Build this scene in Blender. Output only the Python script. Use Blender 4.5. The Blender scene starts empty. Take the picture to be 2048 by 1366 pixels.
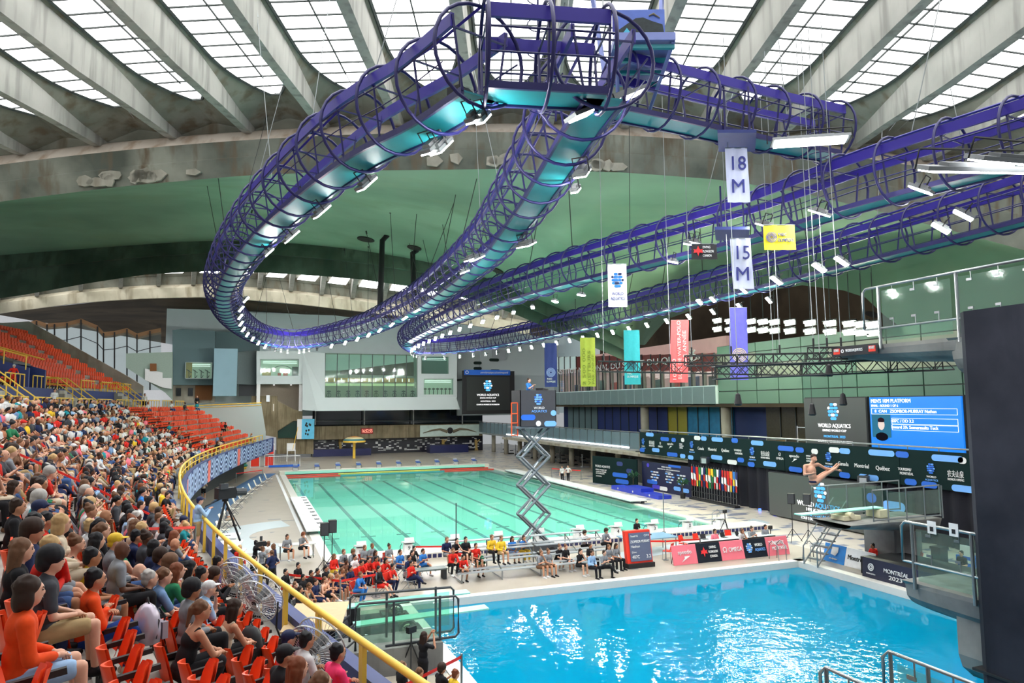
import bpy, bmesh, math, random
from mathutils import Vector, Matrix
random.seed(7)
R = random.Random(11)
S = bpy.context.scene
COL = S.collection
# ---------------------------------------------------------------- camera
CAM = Vector((-4.4805, -38.3585, 8.1088)); YAW, PIT, ROL, FPX = .3616, .0894, -.007, 1402.06
_f = Vector((math.sin(YAW)*math.cos(PIT), math.cos(YAW)*math.cos(PIT), math.sin(PIT)))
_r = Vector((math.cos(YAW), -math.sin(YAW), 0)); _u = _r.cross(_f)
_r, _u = _r*math.cos(ROL)+_u*math.sin(ROL), _u*math.cos(ROL)-_r*math.sin(ROL)
cd = bpy.data.cameras.new('camera'); cam = bpy.data.objects.new('camera', cd); COL.objects.link(cam)
cd.sensor_width = 36; cd.lens = FPX/2048*36; cd.clip_end = 600; cd.clip_start = .1
m = Matrix((( _r.x, _u.x, -_f.x, CAM.x), (_r.y, _u.y, -_f.y, CAM.y), (_r.z, _u.z, -_f.z, CAM.z), (0, 0, 0, 1)))
cam.matrix_world = m; S.camera = cam
# ---------------------------------------------------------------- world, exposure
w = bpy.data.worlds.new('World'); S.world = w; w.use_nodes = True
w.node_tree.nodes['Background'].inputs[0].default_value = (.93, .97, 1, 1)
w.node_tree.nodes['Background'].inputs[1].default_value = .38
S.view_settings.view_transform = 'Standard'; S.view_settings.look = 'None'; S.view_settings.gamma = 1
S.view_settings.use_curve_mapping = False; S.view_settings.exposure = 0.12
S.cycles.max_bounces = 5; S.cycles.diffuse_bounces = 3; S.cycles.glossy_bounces = 2; S.cycles.transparent_max_bounces = 10; S.cycles.use_adaptive_sampling = True; S.cycles.adaptive_threshold = .045; S.cycles.caustics_reflective = False; S.cycles.caustics_refractive = False
SKY_E, FLOOD_E = 4.2, 560.0
# ---------------------------------------------------------------- where a line of sight meets a plane
FH = Vector((math.sin(YAW), math.cos(YAW), 0)); RH = Vector((math.cos(YAW), -math.sin(YAW), 0))
def ray(x, y): return _f + _r*((x-1024)/FPX) - _u*((y-683)/FPX)
def AZ(x, y, z): d = ray(x, y); return CAM + d*((z-CAM.z)/d.z)
def AX(x, y, X): d = ray(x, y); return CAM + d*((X-CAM.x)/d.x)
def AY(x, y, Y): d = ray(x, y); return CAM + d*((Y-CAM.y)/d.y)
def AV(x, y, v): d = ray(x, y); return CAM + d*(v/d.dot(FH))
def UV(u, v, z): p = CAM + FH*v + RH*u; return Vector((p.x, p.y, z))
def PX(p): d = Vector(p)-CAM; D = d.dot(_f); return (1024+FPX*d.dot(_r)/D, 683-FPX*d.dot(_u)/D, D)
def interp(t, pts):
    if t <= pts[0][0]:
        a, b = pts[0], pts[1]
    elif t >= pts[-1][0]:
        a, b = pts[-2], pts[-1]
    else:
        for a, b in zip(pts, pts[1:]):
            if a[0] <= t <= b[0]: break
    return a[1]+(b[1]-a[1])*(t-a[0])/(b[0]-a[0])
# ---------------------------------------------------------------- materials
def lin(c): return tuple((v/12.92 if v <= .04045 else ((v+.055)/1.055)**2.4) for v in c)
def rgb(r, g, b): return lin((r/255, g/255, b/255))
MATS = {}
def nodes(name):
    m = bpy.data.materials.new(name); m.use_nodes = True
    return m, m.node_tree, m.node_tree.nodes, m.node_tree.links, m.node_tree.nodes['Principled BSDF']
def mat(name, col=None, rough=.6, metal=0, var=.12, scale=6, bump=0, spec=.5, em=0, emcol=None, alpha=1):
    if name in MATS: return MATS[name]
    m, t, N, L, B = nodes(name)
    B.inputs['Roughness'].default_value = rough; B.inputs['Metallic'].default_value = metal
    B.inputs['Specular IOR Level'].default_value = spec
    if var > 0:
        tc = N.new('ShaderNodeTexCoord'); n = N.new('ShaderNodeTexNoise'); n.inputs['Scale'].default_value = scale; n.inputs['Detail'].default_value = 5
        L.new(tc.outputs['Object'], n.inputs['Vector'])
        mx = N.new('ShaderNodeMix'); mx.data_type = 'RGBA'
        mx.inputs[6].default_value = tuple(c*(1-var) for c in col)+(1,); mx.inputs[7].default_value = tuple(min(1, c*(1+var)) for c in col)+(1,)
        L.new(n.outputs['Fac'], mx.inputs[0]); L.new(mx.outputs[2], B.inputs['Base Color'])
        if bump:
            b = N.new('ShaderNodeBump'); b.inputs['Strength'].default_value = bump; L.new(n.outputs['Fac'], b.inputs['Height']); L.new(b.outputs[0], B.inputs['Normal'])
    else: B.inputs['Base Color'].default_value = tuple(col)+(1,)
    if em:
        B.inputs['Emission Color'].default_value = tuple(emcol or col)+(1,); B.inputs['Emission Strength'].default_value = em
    if alpha < 1: B.inputs['Alpha'].default_value = alpha
    MATS[name] = m; return m
def concrete(name, c1, c2, c3, scale=.5, streak=6, rough=.85, bump=.3, boards=0):
    """stained concrete: three tones mixed by noise, streaks run along z"""
    if name in MATS: return MATS[name]
    m, t, N, L, B = nodes(name); B.inputs['Roughness'].default_value = rough; B.inputs['Specular IOR Level'].default_value = .2
    tc = N.new('ShaderNodeTexCoord'); n1 = N.new('ShaderNodeTexNoise'); n1.inputs['Scale'].default_value = scale; n1.inputs['Detail'].default_value = 6
    mp = N.new('ShaderNodeMapping'); mp.inputs['Scale'].default_value = (streak, streak, .35); n2 = N.new('ShaderNodeTexNoise'); n2.inputs['Scale'].default_value = .6; n2.inputs['Detail'].default_value = 5
    L.new(tc.outputs['Object'], n1.inputs['Vector']); L.new(tc.outputs['Object'], mp.inputs[0]); L.new(mp.outputs[0], n2.inputs['Vector'])
    r1 = N.new('ShaderNodeValToRGB'); e = r1.color_ramp.elements
    e[0].position = .36; e[0].color = c1+(1,); e[1].position = .64; e[1].color = c2+(1,)
    r2 = N.new('ShaderNodeValToRGB'); r2.color_ramp.elements[0].position = .5; r2.color_ramp.elements[1].position = .68
    mx = N.new('ShaderNodeMix'); mx.data_type = 'RGBA'; L.new(n1.outputs['Fac'], r1.inputs[0]); L.new(n2.outputs['Fac'], r2.inputs[0])
    L.new(r2.outputs[0], mx.inputs[0]); L.new(r1.outputs[0], mx.inputs[6]); mx.inputs[7].default_value = c3+(1,)
    out = mx.outputs[2]
    if boards:
        wv = N.new('ShaderNodeTexWave'); wv.inputs['Scale'].default_value = boards; wv.bands_direction = 'X'; wv.inputs['Distortion'].default_value = .6
        L.new(tc.outputs['Object'], wv.inputs['Vector'])
        m2 = N.new('ShaderNodeMix'); m2.data_type = 'RGBA'; m2.blend_type = 'MULTIPLY'; m2.inputs[0].default_value = .55
        L.new(out, m2.inputs[6]); L.new(wv.outputs['Color'], m2.inputs[7]); out = m2.outputs[2]
    L.new(out, B.inputs['Base Color'])
    b = N.new('ShaderNodeBump'); b.inputs['Strength'].default_value = bump; L.new(n1.outputs['Fac'], b.inputs['Height']); L.new(b.outputs[0], B.inputs['Normal'])
    MATS[name] = m; return m
def objcol(name, rough=.8, noise=.1):
    """colour of each object comes from its own colour setting, with a little woven variation"""
    if name in MATS: return MATS[name]
    m, t, N, L, B = nodes(name); B.inputs['Roughness'].default_value = rough; B.inputs['Specular IOR Level'].default_value = .25
    o = N.new('ShaderNodeObjectInfo'); tc = N.new('ShaderNodeTexCoord'); n = N.new('ShaderNodeTexNoise'); n.inputs['Scale'].default_value = 14
    L.new(tc.outputs['Object'], n.inputs['Vector'])
    mr = N.new('ShaderNodeMapRange'); mr.inputs[3].default_value = 1-noise*1.6; mr.inputs[4].default_value = 1+noise; L.new(n.outputs['Fac'], mr.inputs[0])
    mx = N.new('ShaderNodeVectorMath'); mx.operation = 'SCALE'; L.new(o.outputs['Color'], mx.inputs[0]); L.new(mr.outputs[0], mx.inputs['Scale'])
    L.new(mx.outputs[0], B.inputs['Base Color']); MATS[name] = m; return m
def glassmat(name, col, alpha=.3, rough=.05):
    if name in MATS: return MATS[name]
    m, t, N, L, B = nodes(name); N.remove(B); o = N['Material Output']
    tr = N.new('ShaderNodeBsdfTransparent'); tr.inputs[0].default_value = tuple(col)+(1,)
    g = N.new('ShaderNodeBsdfGlossy'); g.inputs['Roughness'].default_value = rough
    d = N.new('ShaderNodeBsdfDiffuse'); d.inputs[0].default_value = tuple(col)+(1,)
    mx0 = N.new('ShaderNodeMixShader'); mx0.inputs[0].default_value = alpha; L.new(tr.outputs[0], mx0.inputs[1]); L.new(d.outputs[0], mx0.inputs[2])
    lw = N.new('ShaderNodeLayerWeight'); pw = N.new('ShaderNodeMath'); pw.operation = 'POWER'; pw.inputs[1].default_value = 4; L.new(lw.outputs['Facing'], pw.inputs[0]); f = N.new('ShaderNodeMath'); f.operation = 'MULTIPLY_ADD'; f.inputs[1].default_value = .5; f.inputs[2].default_value = .025; L.new(pw.outputs[0], f.inputs[0])
    mx = N.new('ShaderNodeMixShader'); L.new(f.outputs[0], mx.inputs[0]); L.new(mx0.outputs[0], mx.inputs[1]); L.new(g.outputs[0], mx.inputs[2]); L.new(mx.outputs[0], o.inputs[0])
    MATS[name] = m; return m
def emit(name, col, e):
    if name in MATS: return MATS[name]
    m, t, N, L, B = nodes(name); N.remove(B); n = N.new('ShaderNodeEmission'); n.inputs[0].default_value = tuple(col)+(1,); n.inputs[1].default_value = e
    L.new(n.outputs[0], N['Material Output'].inputs[0]); MATS[name] = m; return m
# ---------------------------------------------------------------- mesh builder
class MB:
    def __init__(s): s.v = []; s.f = []; s.mi = []; s.cur = 0
    def add(s, vs, fs):
        o = len(s.v); s.v += [tuple(v) for v in vs]; s.f += [tuple(i+o for i in f) for f in fs]; s.mi += [s.cur]*len(fs); return s
    def box(s, c, d, rz=0, M=None):
        c = Vector(c); hx, hy, hz = d[0]/2, d[1]/2, d[2]/2
        vs = [Vector((x*hx, y*hy, z*hz)) for z in (-1, 1) for x, y in ((-1, -1), (1, -1), (1, 1), (-1, 1))]
        if rz: q = Matrix.Rotation(rz, 3, 'Z'); vs = [q@v for v in vs]
        if M is not None: vs = [M@v for v in vs]
        return s.add([v+c for v in vs], [(3, 2, 1, 0), (4, 5, 6, 7), (0, 1, 5, 4), (1, 2, 6, 5), (2, 3, 7, 6), (3, 0, 4, 7)])
    def bx(s, a, b):
        return s.box([(a[i]+b[i])/2 for i in range(3)], [abs(b[i]-a[i]) for i in range(3)])
    def hexa(s, q, off):
        """a quad given a thickness vector"""
        q = [Vector(p) for p in q]; off = Vector(off); n = len(q)
        return s.add(q+[p+off for p in q], [tuple(range(n))[::-1], tuple(range(n, 2*n))]+[(i, (i+1) % n, (i+1) % n+n, i+n) for i in range(n)])
    def cyl(s, a, b, r, r2=None, n=8, cap=True):
        a, b = Vector(a), Vector(b); r2 = r if r2 is None else r2; d = (b-a)
        if d.length < 1e-6: return s
        d.normalize(); p = d.orthogonal().normalized(); q = d.cross(p); vs = []
        for c, rr in ((a, r), (b, r2)): vs += [c+p*(math.cos(t)*rr)+q*(math.sin(t)*rr) for t in (6.28318*i/n for i in range(n))]
        fs = [(i, (i+1) % n, (i+1) % n+n, i+n) for i in range(n)]
        if cap: fs += [tuple(range(n))[::-1], tuple(range(n, 2*n))]
        return s.add(vs, fs)
    def tube(s, pts, r, n=6, closed=False, cap=True):
        P = [Vector(p) for p in pts]; k = len(P); rings = []
        up = Vector((0, 0, 1))
        for i, p in enumerate(P):
            a = P[i-1] if (i or closed) else P[i]; b = P[(i+1) % k] if (i < k-1 or closed) else P[i]
            d = (b-a).normalized(); x = d.cross(up)
            if x.length < .05: x = d.cross(Vector((1, 0, 0)))
            x.normalize(); y = x.cross(d)
            rr = r[i] if isinstance(r, (list, tuple)) else r
            rings.append([p+x*(math.cos(t)*rr)+y*(math.sin(t)*rr) for t in (6.28318*j/n for j in range(n))])
        vs = [v for g in rings for v in g]; fs = []
        for i in range(k if closed else k-1):
            j = (i+1) % k; fs += [(i*n+q, i*n+(q+1) % n, j*n+(q+1) % n, j*n+q) for q in range(n)]
        if not closed and cap: fs += [tuple(range(n))[::-1], tuple(range((k-1)*n, k*n))]
        return s.add(vs, fs)
    def sweep(s, pts, prof, closed=False):
        """prof = list of (side, up) offsets; horizontal path"""
        P = [Vector(p) for p in pts]; k = len(P); n = len(prof); vs = []
        for i, p in enumerate(P):
            a = P[i-1] if (i or closed) else P[i]; b = P[(i+1) % k] if (i < k-1 or closed) else P[i]
            d = (b-a); d.z = 0; d.normalize(); x = Vector((d.y, -d.x, 0))
            vs += [p+x*a_+Vector((0, 0, b_)) for a_, b_ in prof]
        fs = []
        for i in range(k if closed else k-1):
            j = (i+1) % k; fs += [(i*n+q, i*n+(q+1) % n, j*n+(q+1) % n, j*n+q) for q in range(n)]
        if not closed: fs += [tuple(range(n))[::-1], tuple(range((k-1)*n, k*n))]
        return s.add(vs, fs)
    def loft(s, rows):
        n = len(rows[0]); vs = [p for r in rows for p in r]
        return s.add(vs, [(i*n+j, i*n+j+1, (i+1)*n+j+1, (i+1)*n+j) for i in range(len(rows)-1) for j in range(n-1)])
    def sph(s, c, r, n=8, k=6, sc=(1, 1, 1), M=None):
        c = Vector(c); vs = []; fs = []
        for i in range(k+1):
            a = math.pi*i/k
            for j in range(n):
                b = 6.28318*j/n; v = Vector((math.sin(a)*math.cos(b)*r*sc[0], math.sin(a)*math.sin(b)*r*sc[1], math.cos(a)*r*sc[2]))
                vs.append(c+(M@v if M is not None else v))
        for i in range(k):
            for j in range(n): fs.append((i*n+j, (i+1)*n+j, (i+1)*n+(j+1) % n, i*n+(j+1) % n))
        return s.add(vs, fs)
    def lathe(s, c, prof, n=16):
        c = Vector(c); vs = []; fs = []
        for r, z in prof: vs += [c+Vector((math.cos(6.28318*j/n)*r, math.sin(6.28318*j/n)*r, z)) for j in range(n)]
        for i in range(len(prof)-1): fs += [(i*n+j, i*n+(j+1) % n, (i+1)*n+(j+1) % n, (i+1)*n+j) for j in range(n)]
        fs += [tuple(range(n))[::-1], tuple(range((len(prof)-1)*n, len(prof)*n))]
        return s.add(vs, fs)
    def mesh(s, name, mats, smooth=False):
        me = bpy.data.meshes.new(name); me.from_pydata(s.v, [], s.f)
        for m in (mats if isinstance(mats, (list, tuple)) else [mats]): me.materials.append(m)
        if any(s.mi): me.polygons.foreach_set('material_index', s.mi)
        bm = bmesh.new(); bm.from_mesh(me); bmesh.ops.recalc_face_normals(bm, faces=bm.faces); bm.to_mesh(me); bm.free()
        if smooth: me.shade_smooth()
        me.update(); return me
    def build(s, name, mats, parent=None, smooth=False, loc=None, rz=0):
        return link(name, s.mesh(name, mats, smooth), parent, loc, rz)
def link(name, data, parent=None, loc=None, rz=0, col=None):
    o = bpy.data.objects.new(name, data); COL.objects.link(o)
    if parent is not None: o.parent = parent
    if loc is not None: o.location = loc
    if rz: o.rotation_euler = (0, 0, rz)
    if col is not None: o.color = tuple(col)+(1,)
    return o
def tag(o, label, cat, group=None):
    o['label'] = label; o['category'] = cat
    if group: o['group'] = group
    return o
def thing(name, label, cat, loc=(0, 0, 0), rz=0, group=None):
    return tag(link(name, None, None, loc, rz), label, cat, group)
def struct(name, mb, m, label, parent=None, smooth=False):
    o = mb.build(name, m, parent, smooth)
    if parent is None: o['kind'] = 'structure'; o['label'] = label; o['category'] = name.split('_')[0]
    return o
_FC = {}
def textmesh(s):
    if s in _FC: return _FC[s]
    c = bpy.data.curves.new('lettering', 'FONT'); c.body = s; c.size = 1; c.align_x = 'CENTER'; c.align_y = 'CENTER'; c.extrude = .012; c.resolution_u = 3
    o = bpy.data.objects.new("lettering", c)
    me = bpy.data.meshes.new_from_object(o); bpy.data.objects.remove(o); bpy.data.curves.remove(c); _FC[s] = me; return me
def text(s, pos, right, up, h, m, parent, width=None, bold=False):
    """lettering that lies on a plane; pos is its centre, in the parent's space"""
    me = textmesh(s).copy(); me.materials.clear(); me.materials.append(m)
    o = bpy.data.objects.new('lettering', me); COL.objects.link(o); o.parent = parent
    r = Vector(right).normalized(); u = Vector(up).normalized(); n = r.cross(u); k = h/.72; xs = [v.co.x for v in me.vertices] or [0, 1]
    kx = k if width is None else width/max(.01, (max(xs)-min(xs)))
    o.matrix_local = Matrix(((r.x*kx, u.x*k, n.x, pos[0]), (r.y*kx, u.y*k, n.y, pos[1]), (r.z*kx, u.z*k, n.z, pos[2]), (0, 0, 0, 1)))
    return o
def pill(mb, c, r, u, n, w, h, t=.012):
    """a rounded bar on a plane: centre c, axes r,u, normal n"""
    c, r, u, n = Vector(c), Vector(r).normalized(), Vector(u).normalized(), Vector(n).normalized(); pts = []; a = w/2-h/2
    for i in range(9): t_ = -math.pi/2+math.pi*i/8; pts.append(c+r*(a+math.cos(t_)*h/2)+u*(math.sin(t_)*h/2))
    for i in range(9): t_ = math.pi/2+math.pi*i/8; pts.append(c+r*(-a+math.cos(t_)*h/2)+u*(math.sin(t_)*h/2))
    mb.hexa(pts, n*t)
def disc(mb, c, r, u, n, rad, t=.012, k=20):
    c, r, u, n = Vector(c), Vector(r).normalized(), Vector(u).normalized(), Vector(n).normalized()
    mb.hexa([c+r*(math.cos(6.28318*i/k)*rad)+u*(math.sin(6.28318*i/k)*rad) for i in range(k)], n*t)
def annulus(mb, c, r, u, n, r0, r1, t=.012, k=28, a0=0, a1=6.28318):
    c, r, u, n = Vector(c), Vector(r).normalized(), Vector(u).normalized(), Vector(n).normalized()
    for i in range(k):
        ts = [a0+(a1-a0)*(i+j)/k for j in (0, 1)]
        q = [c+r*(math.cos(ts[0])*r0)+u*(math.sin(ts[0])*r0), c+r*(math.cos(ts[1])*r0)+u*(math.sin(ts[1])*r0), c+r*(math.cos(ts[1])*r1)+u*(math.sin(ts[1])*r1), c+r*(math.cos(ts[0])*r1)+u*(math.sin(ts[0])*r1)]
        mb.hexa(q, n*t)
WHITE = mat('white_paint', rgb(222, 224, 224), .5, var=.05)
CREAM = mat('cream_paint', rgb(222, 218, 205), .6, var=.08)
BLACK = mat('black_paint', rgb(22, 23, 26), .6, var=.2)
DKGREY = mat('dark_grey_paint', rgb(58, 62, 66), .6, var=.15)
STEEL = mat('brushed_steel', rgb(150, 156, 158), .32, .85, var=.1, scale=20)
ALU = mat('aluminium', rgb(190, 196, 200), .4, .7, var=.08, scale=10)
YELLOW = mat('yellow_rail_paint', rgb(236, 196, 72), .45, var=.08)
NAVY = mat('navy_paint', rgb(34, 52, 112), .55, var=.12)
RED = mat('red_plastic', rgb(226, 52, 30), .45, var=.08)
BLUE = mat('blue_print', rgb(30, 100, 205), .5, var=.05)
LBLUE = mat('light_blue_print', rgb(110, 170, 240), .5, var=.15, scale=1)
GLOWWHITE = emit('lit_white_pixels', (1, 1, 1), 1.6)
GLOWBLUE = emit('lit_blue_pixels', rgb(90, 180, 250), 1.4)
GLASS = glassmat('clear_glass', rgb(222, 240, 232), .06)
def logo(parent, c, r, u, n, h, m1, m2):
    """stacked rounded bars that make the federation's round emblem"""
    r, u, n, c = Vector(r), Vector(u), Vector(n), Vector(c); k = h/5.2
    rows = [[(-.55, 1.3, 1), (.6, .5, 0), (1.05, .5, 0)], [(-1.7, .6, 0), (-.55, 1.5, 1), (.95, 1.5, 1)], [(-.9, 2.2, 1), (.75, 1, 1), (1.7, .6, 0)], [(-1.4, 1, 1), (-.5, .6, 0), (.1, .6, 0), (1.1, 1.2, 1)], [(0, 2.2, 1)]]
    a, b = MB(), MB()
    for i, row in enumerate(rows):
        for x, wd, q in row: pill(a if q else b, c+r*(x*k)+u*((2-i)*1.02*k), r, u, n, max(wd, .82)*k, .82*k, .02)
    return [a.build('emblem', m1, parent), b.build('emblem', m2, parent)]
# ================================================================ SETTING
DECK = 0.0; WZ = -.06; DZ = -.28
def tilemat(name, base, grey, frac, mask):
    m, t, N, L, B = nodes(name); B.inputs['Roughness'].default_value = .35
    tc = N.new('ShaderNodeTexCoord'); br = N.new('ShaderNodeTexBrick'); br.inputs['Scale'].default_value = 1; br.inputs['Brick Width'].default_value = .9; br.inputs['Row Height'].default_value = .45
    br.inputs['Mortar Size'].default_value = .012; br.inputs['Color1'].default_value = (1, 1, 1, 1); br.inputs['Color2'].default_value = (0, 0, 0, 1); br.inputs['Mortar'].default_value = (.35, .35, .35, 1)
    br.inputs['Bias'].default_value = 0
    mp = N.new('ShaderNodeMapping'); mp.inputs['Location'].default_value = (60, 80, 0); L.new(tc.outputs['Object'], mp.inputs[0]); L.new(mp.outputs[0], br.inputs['Vector'])
    n = N.new('ShaderNodeTexNoise'); n.inputs['Scale'].default_value = mask; L.new(tc.outputs['Object'], n.inputs['Vector'])
    ad = N.new('ShaderNodeMath'); ad.operation = 'MULTIPLY'; L.new(br.outputs['Color'], ad.inputs[0]); L.new(n.outputs['Fac'], ad.inputs[1])
    rp = N.new('ShaderNodeValToRGB'); rp.color_ramp.interpolation = 'CONSTANT'; e = rp.color_ramp.elements; e[0].color = base+(1,); e[1].position = frac; e[1].color = grey+(1,)
    L.new(ad.outputs[0], rp.inputs[0])
    n2 = N.new('ShaderNodeTexNoise'); n2.inputs['Scale'].default_value = .8; L.new(tc.outputs['Object'], n2.inputs['Vector'])
    mr = N.new('ShaderNodeMapRange'); mr.inputs[3].default_value = .86; mr.inputs[4].default_value = 1.1; L.new(n2.outputs['Fac'], mr.inputs[0])
    sc = N.new('ShaderNodeVectorMath'); sc.operation = 'SCALE'; L.new(rp.outputs[0], sc.inputs[0]); L.new(mr.outputs[0], sc.inputs['Scale']); L.new(sc.outputs[0], B.inputs['Base Color'])
    MATS[name] = m; return m
DECKM = tilemat('deck_tile', rgb(166, 158, 144), rgb(122, 124, 124), .52, .25)
DECKR = tilemat('deck_tile_speckled', rgb(200, 192, 178), rgb(112, 120, 140), .40, .5)
LIP = mat('pale_lip_tile', rgb(214, 212, 204), .35, var=.05)
NAVYTILE = mat('navy_tile', rgb(30, 36, 84), .3, var=.15)
def watermat(name, tint, dcol, share, bump_s, bump_scale, patch=None, ior=1.33):
    m, t, N, L, B = nodes(name); N.remove(B); o = N['Material Output']
    tr = N.new('ShaderNodeBsdfTransparent'); tr.inputs[0].default_value = tint+(1,)
    d = N.new('ShaderNodeBsdfDiffuse'); d.inputs[0].default_value = dcol+(1,)
    mx0 = N.new('ShaderNodeMixShader'); mx0.inputs[0].default_value = share; L.new(tr.outputs[0], mx0.inputs[1]); L.new(d.outputs[0], mx0.inputs[2])
    tc = N.new('ShaderNodeTexCoord'); n = N.new('ShaderNodeTexNoise'); n.inputs['Scale'].default_value = bump_scale; n.inputs['Detail'].default_value = 3; L.new(tc.outputs['Object'], n.inputs['Vector'])
    b = N.new('ShaderNodeBump'); b.inputs['Distance'].default_value = .05 if not patch else .16; L.new(n.outputs['Fac'], b.inputs['Height'])
    if patch:   # water kept ruffled by the surface agitator under the towers
        mxv = None
        for (px, py, rad, st) in patch:
            vd = N.new('ShaderNodeVectorMath'); vd.operation = 'DISTANCE'; vd.inputs[1].default_value = (px, py, DZ); L.new(tc.outputs['Object'], vd.inputs[0])
            mr = N.new('ShaderNodeMapRange'); mr.inputs[1].default_value = rad*.55; mr.inputs[2].default_value = rad; mr.inputs[3].default_value = st; mr.inputs[4].default_value = bump_s; mr.interpolation_type = 'SMOOTHSTEP'; L.new(vd.outputs['Value'], mr.inputs[0])
            if mxv is None: mxv = mr.outputs[0]
            else:
                a = N.new('ShaderNodeMath'); a.operation = 'MAXIMUM'; L.new(mxv, a.inputs[0]); L.new(mr.outputs[0], a.inputs[1]); mxv = a.outputs[0]
        L.new(mxv, b.inputs['Strength'])
    else: b.inputs['Strength'].default_value = bump_s
    g = N.new('ShaderNodeBsdfGlossy'); g.inputs['Roughness'].default_value = .02 if not patch else .015; L.new(b.outputs[0], g.inputs['Normal'])
    f = N.new('ShaderNodeFresnel'); f.inputs[0].default_value = ior; L.new(b.outputs[0], f.inputs['Normal'])
    mx = N.new('ShaderNodeMixShader'); L.new(f.outputs[0], mx.inputs[0]); L.new(mx0.outputs[0], mx.inputs[1]); L.new(g.outputs[0], mx.inputs[2]); L.new(mx.outputs[0], o.inputs[0])
    MATS[name] = m; return m
WATER1 = watermat('calm_mint_water', rgb(212, 250, 242), rgb(142, 236, 214), .28, .03, 1.2, None, 1.17)
WATER2 = watermat('blue_diving_water', rgb(110, 215, 240), rgb(0, 148, 186), .68, .04, 2.3, [tuple(AZ(1525, 1290, DZ)[:2])+(6.0, .26), (4.5, -14.5, 4.0, .12)])
# pools: competition 25 x 50, diving 20.5 x 25
CP = (0, 25, 0, 50); DP = (1.9, 22.2, -34, -8.9)
fl = MB(); flr = MB()
xs = [-34, 0, 1.9, 22.2, 25, 27, 46]; ys = [-46, -34, -8.9, 0, 50, 100]
for i in range(6):
    for j in range(5):
        a, b, c, d = xs[i], xs[i+1], ys[j], ys[j+1]; cx, cy = (a+b)/2, (c+d)/2
        if (CP[0] < cx < CP[1] and CP[2] < cy < CP[3]) or (DP[0] < cx < DP[1] and DP[2] < cy < DP[3]): continue
        (flr if a >= 25 else fl).bx((a, c, -.6), (b, d, DECK))
floor = struct('floor', fl, DECKM, 'beige tiled pool deck around both pools')
struct('floor_speckled', flr, DECKR, 'beige deck speckled with blue grey tiles beside the banner wall')
lp = MB()
lp.bx((1.5, -9.2, -.3), (22.6, -8.75, .03)); lp.bx((1.45, -34, -.3), (2.02, -8.75, .03)); lp.bx((22.1, -34, -.3), (22.6, -8.75, .03))
struct('trim_1', lp, LIP, 'white lip around the diving pool')
lp = MB(); lp.bx((-.55, 0, -.2), (.05, 50, .015)); lp.bx((24.95, 0, -.2), (25.5, 50, .015)); struct('trim_2', lp, LIP, 'pale gutter along both sides of the lane pool')
lp = MB(); lp.bx((-1.05, 2, -.1), (-.8, 50, .02)); struct('trim_3', lp, WHITE, 'white line along the lane pool')
# blue-grey swooshes set in the deck
sw = MB(); BG = mat('blue_grey_deck_inlay', rgb(176, 190, 194), .4, var=.06)
annulus(sw, (-.9, 9, .004), (1, 0, 0), (0, 1, 0), (0, 0, 1), 3.2, 6.0, .006, 28, 1.75, 4.45)
for i in range(12):
    t0, t1 = i/12, (i+1)/12
    q = [Vector((12+17*t, -5.6+6.5*t*t+o, .004)) for t, o in ((t0, 0), (t1, 0), (t1, 1.7), (t0, 1.7))]; sw.hexa(q, (0, 0, .006))
struct('floor_inlay', sw, BG, 'blue grey curved inlays in the deck', floor)
# basins
BASIN = mat('mint_basin_tile', rgb(188, 246, 230), .5, var=.05, scale=1); BASIN2 = mat('cyan_basin_tile', rgb(30, 188, 222), .5, var=.06, scale=.5)
b1 = MB(); b1.bx((0, 0, -1.15), (25, 50, -1.05))
for a, b in (((-.1, 0, -1.15), (0, 50, -.2)), ((25, 0, -1.15), (25.1, 50, -.2)), ((0, -.1, -1.15), (25, 0, .3)), ((0, 50, -1.15), (25, 50.1, .3))): b1.bx(a, b)
basin = struct('floor_pool_basin', b1, BASIN, 'mint tiled basin of the lane pool')
LANE = mat('dark_teal_lane_tile', rgb(6, 66, 78), .5, var=.1)
for i in range(10):
    x = 1.25+2.5*i; q = MB(); q.bx((x-.14, 2, -1.06), (x+.14, 48, -1.03)); q.bx((x-.55, 2, -1.06), (x+.55, 2.3, -1.03)); q.bx((x-.55, 47.7, -1.06), (x+.55, 48, -1.03))
    q.bx((x-.5, 12, -1.06), (x+.5, 12.2, -1.03)); q.build('lane_marking', LANE, basin)
for k in range(9):
    q = MB(); y = 5+5*k
    for x in (.2, 23.9): q.bx((x, y, -1.06), (x+1.1, y+.22, -1.03))
    q.build('cross_marking', mat('pale_teal_mark', rgb(90, 200, 180), .5), basin)
b2 = MB(); b2.bx((1.9, -34, -1.75), (22.2, -8.9, -1.65))
for a, b in (((1.8, -34, -1.75), (1.9, -8.9, -.3)), ((22.2, -34, -1.75), (22.3, -8.9, -.3)), ((1.9, -8.9, -1.75), (22.2, -8.8, -.3)), ((1.9, -34.1, -1.75), (22.2, -34, -.3))): b2.bx(a, b)
struct('floor_diving_basin', b2, BASIN2, 'cyan basin of the diving pool')
q = MB(); q.add([(0, 0, WZ), (25, 0, WZ), (25, 50, WZ), (0, 50, WZ)], [(0, 1, 2, 3)]); struct('water_lane_pool', q, WATER1, 'calm mint green water of the lane pool')
q = MB(); q.add([(1.9, -34, DZ), (22.2, -34, DZ), (22.2, -8.9, DZ), (1.9, -8.9, DZ)], [(0, 1, 2, 3)]); struct('water_diving_pool', q, WATER2, 'bright blue rippled water of the diving pool')
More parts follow.
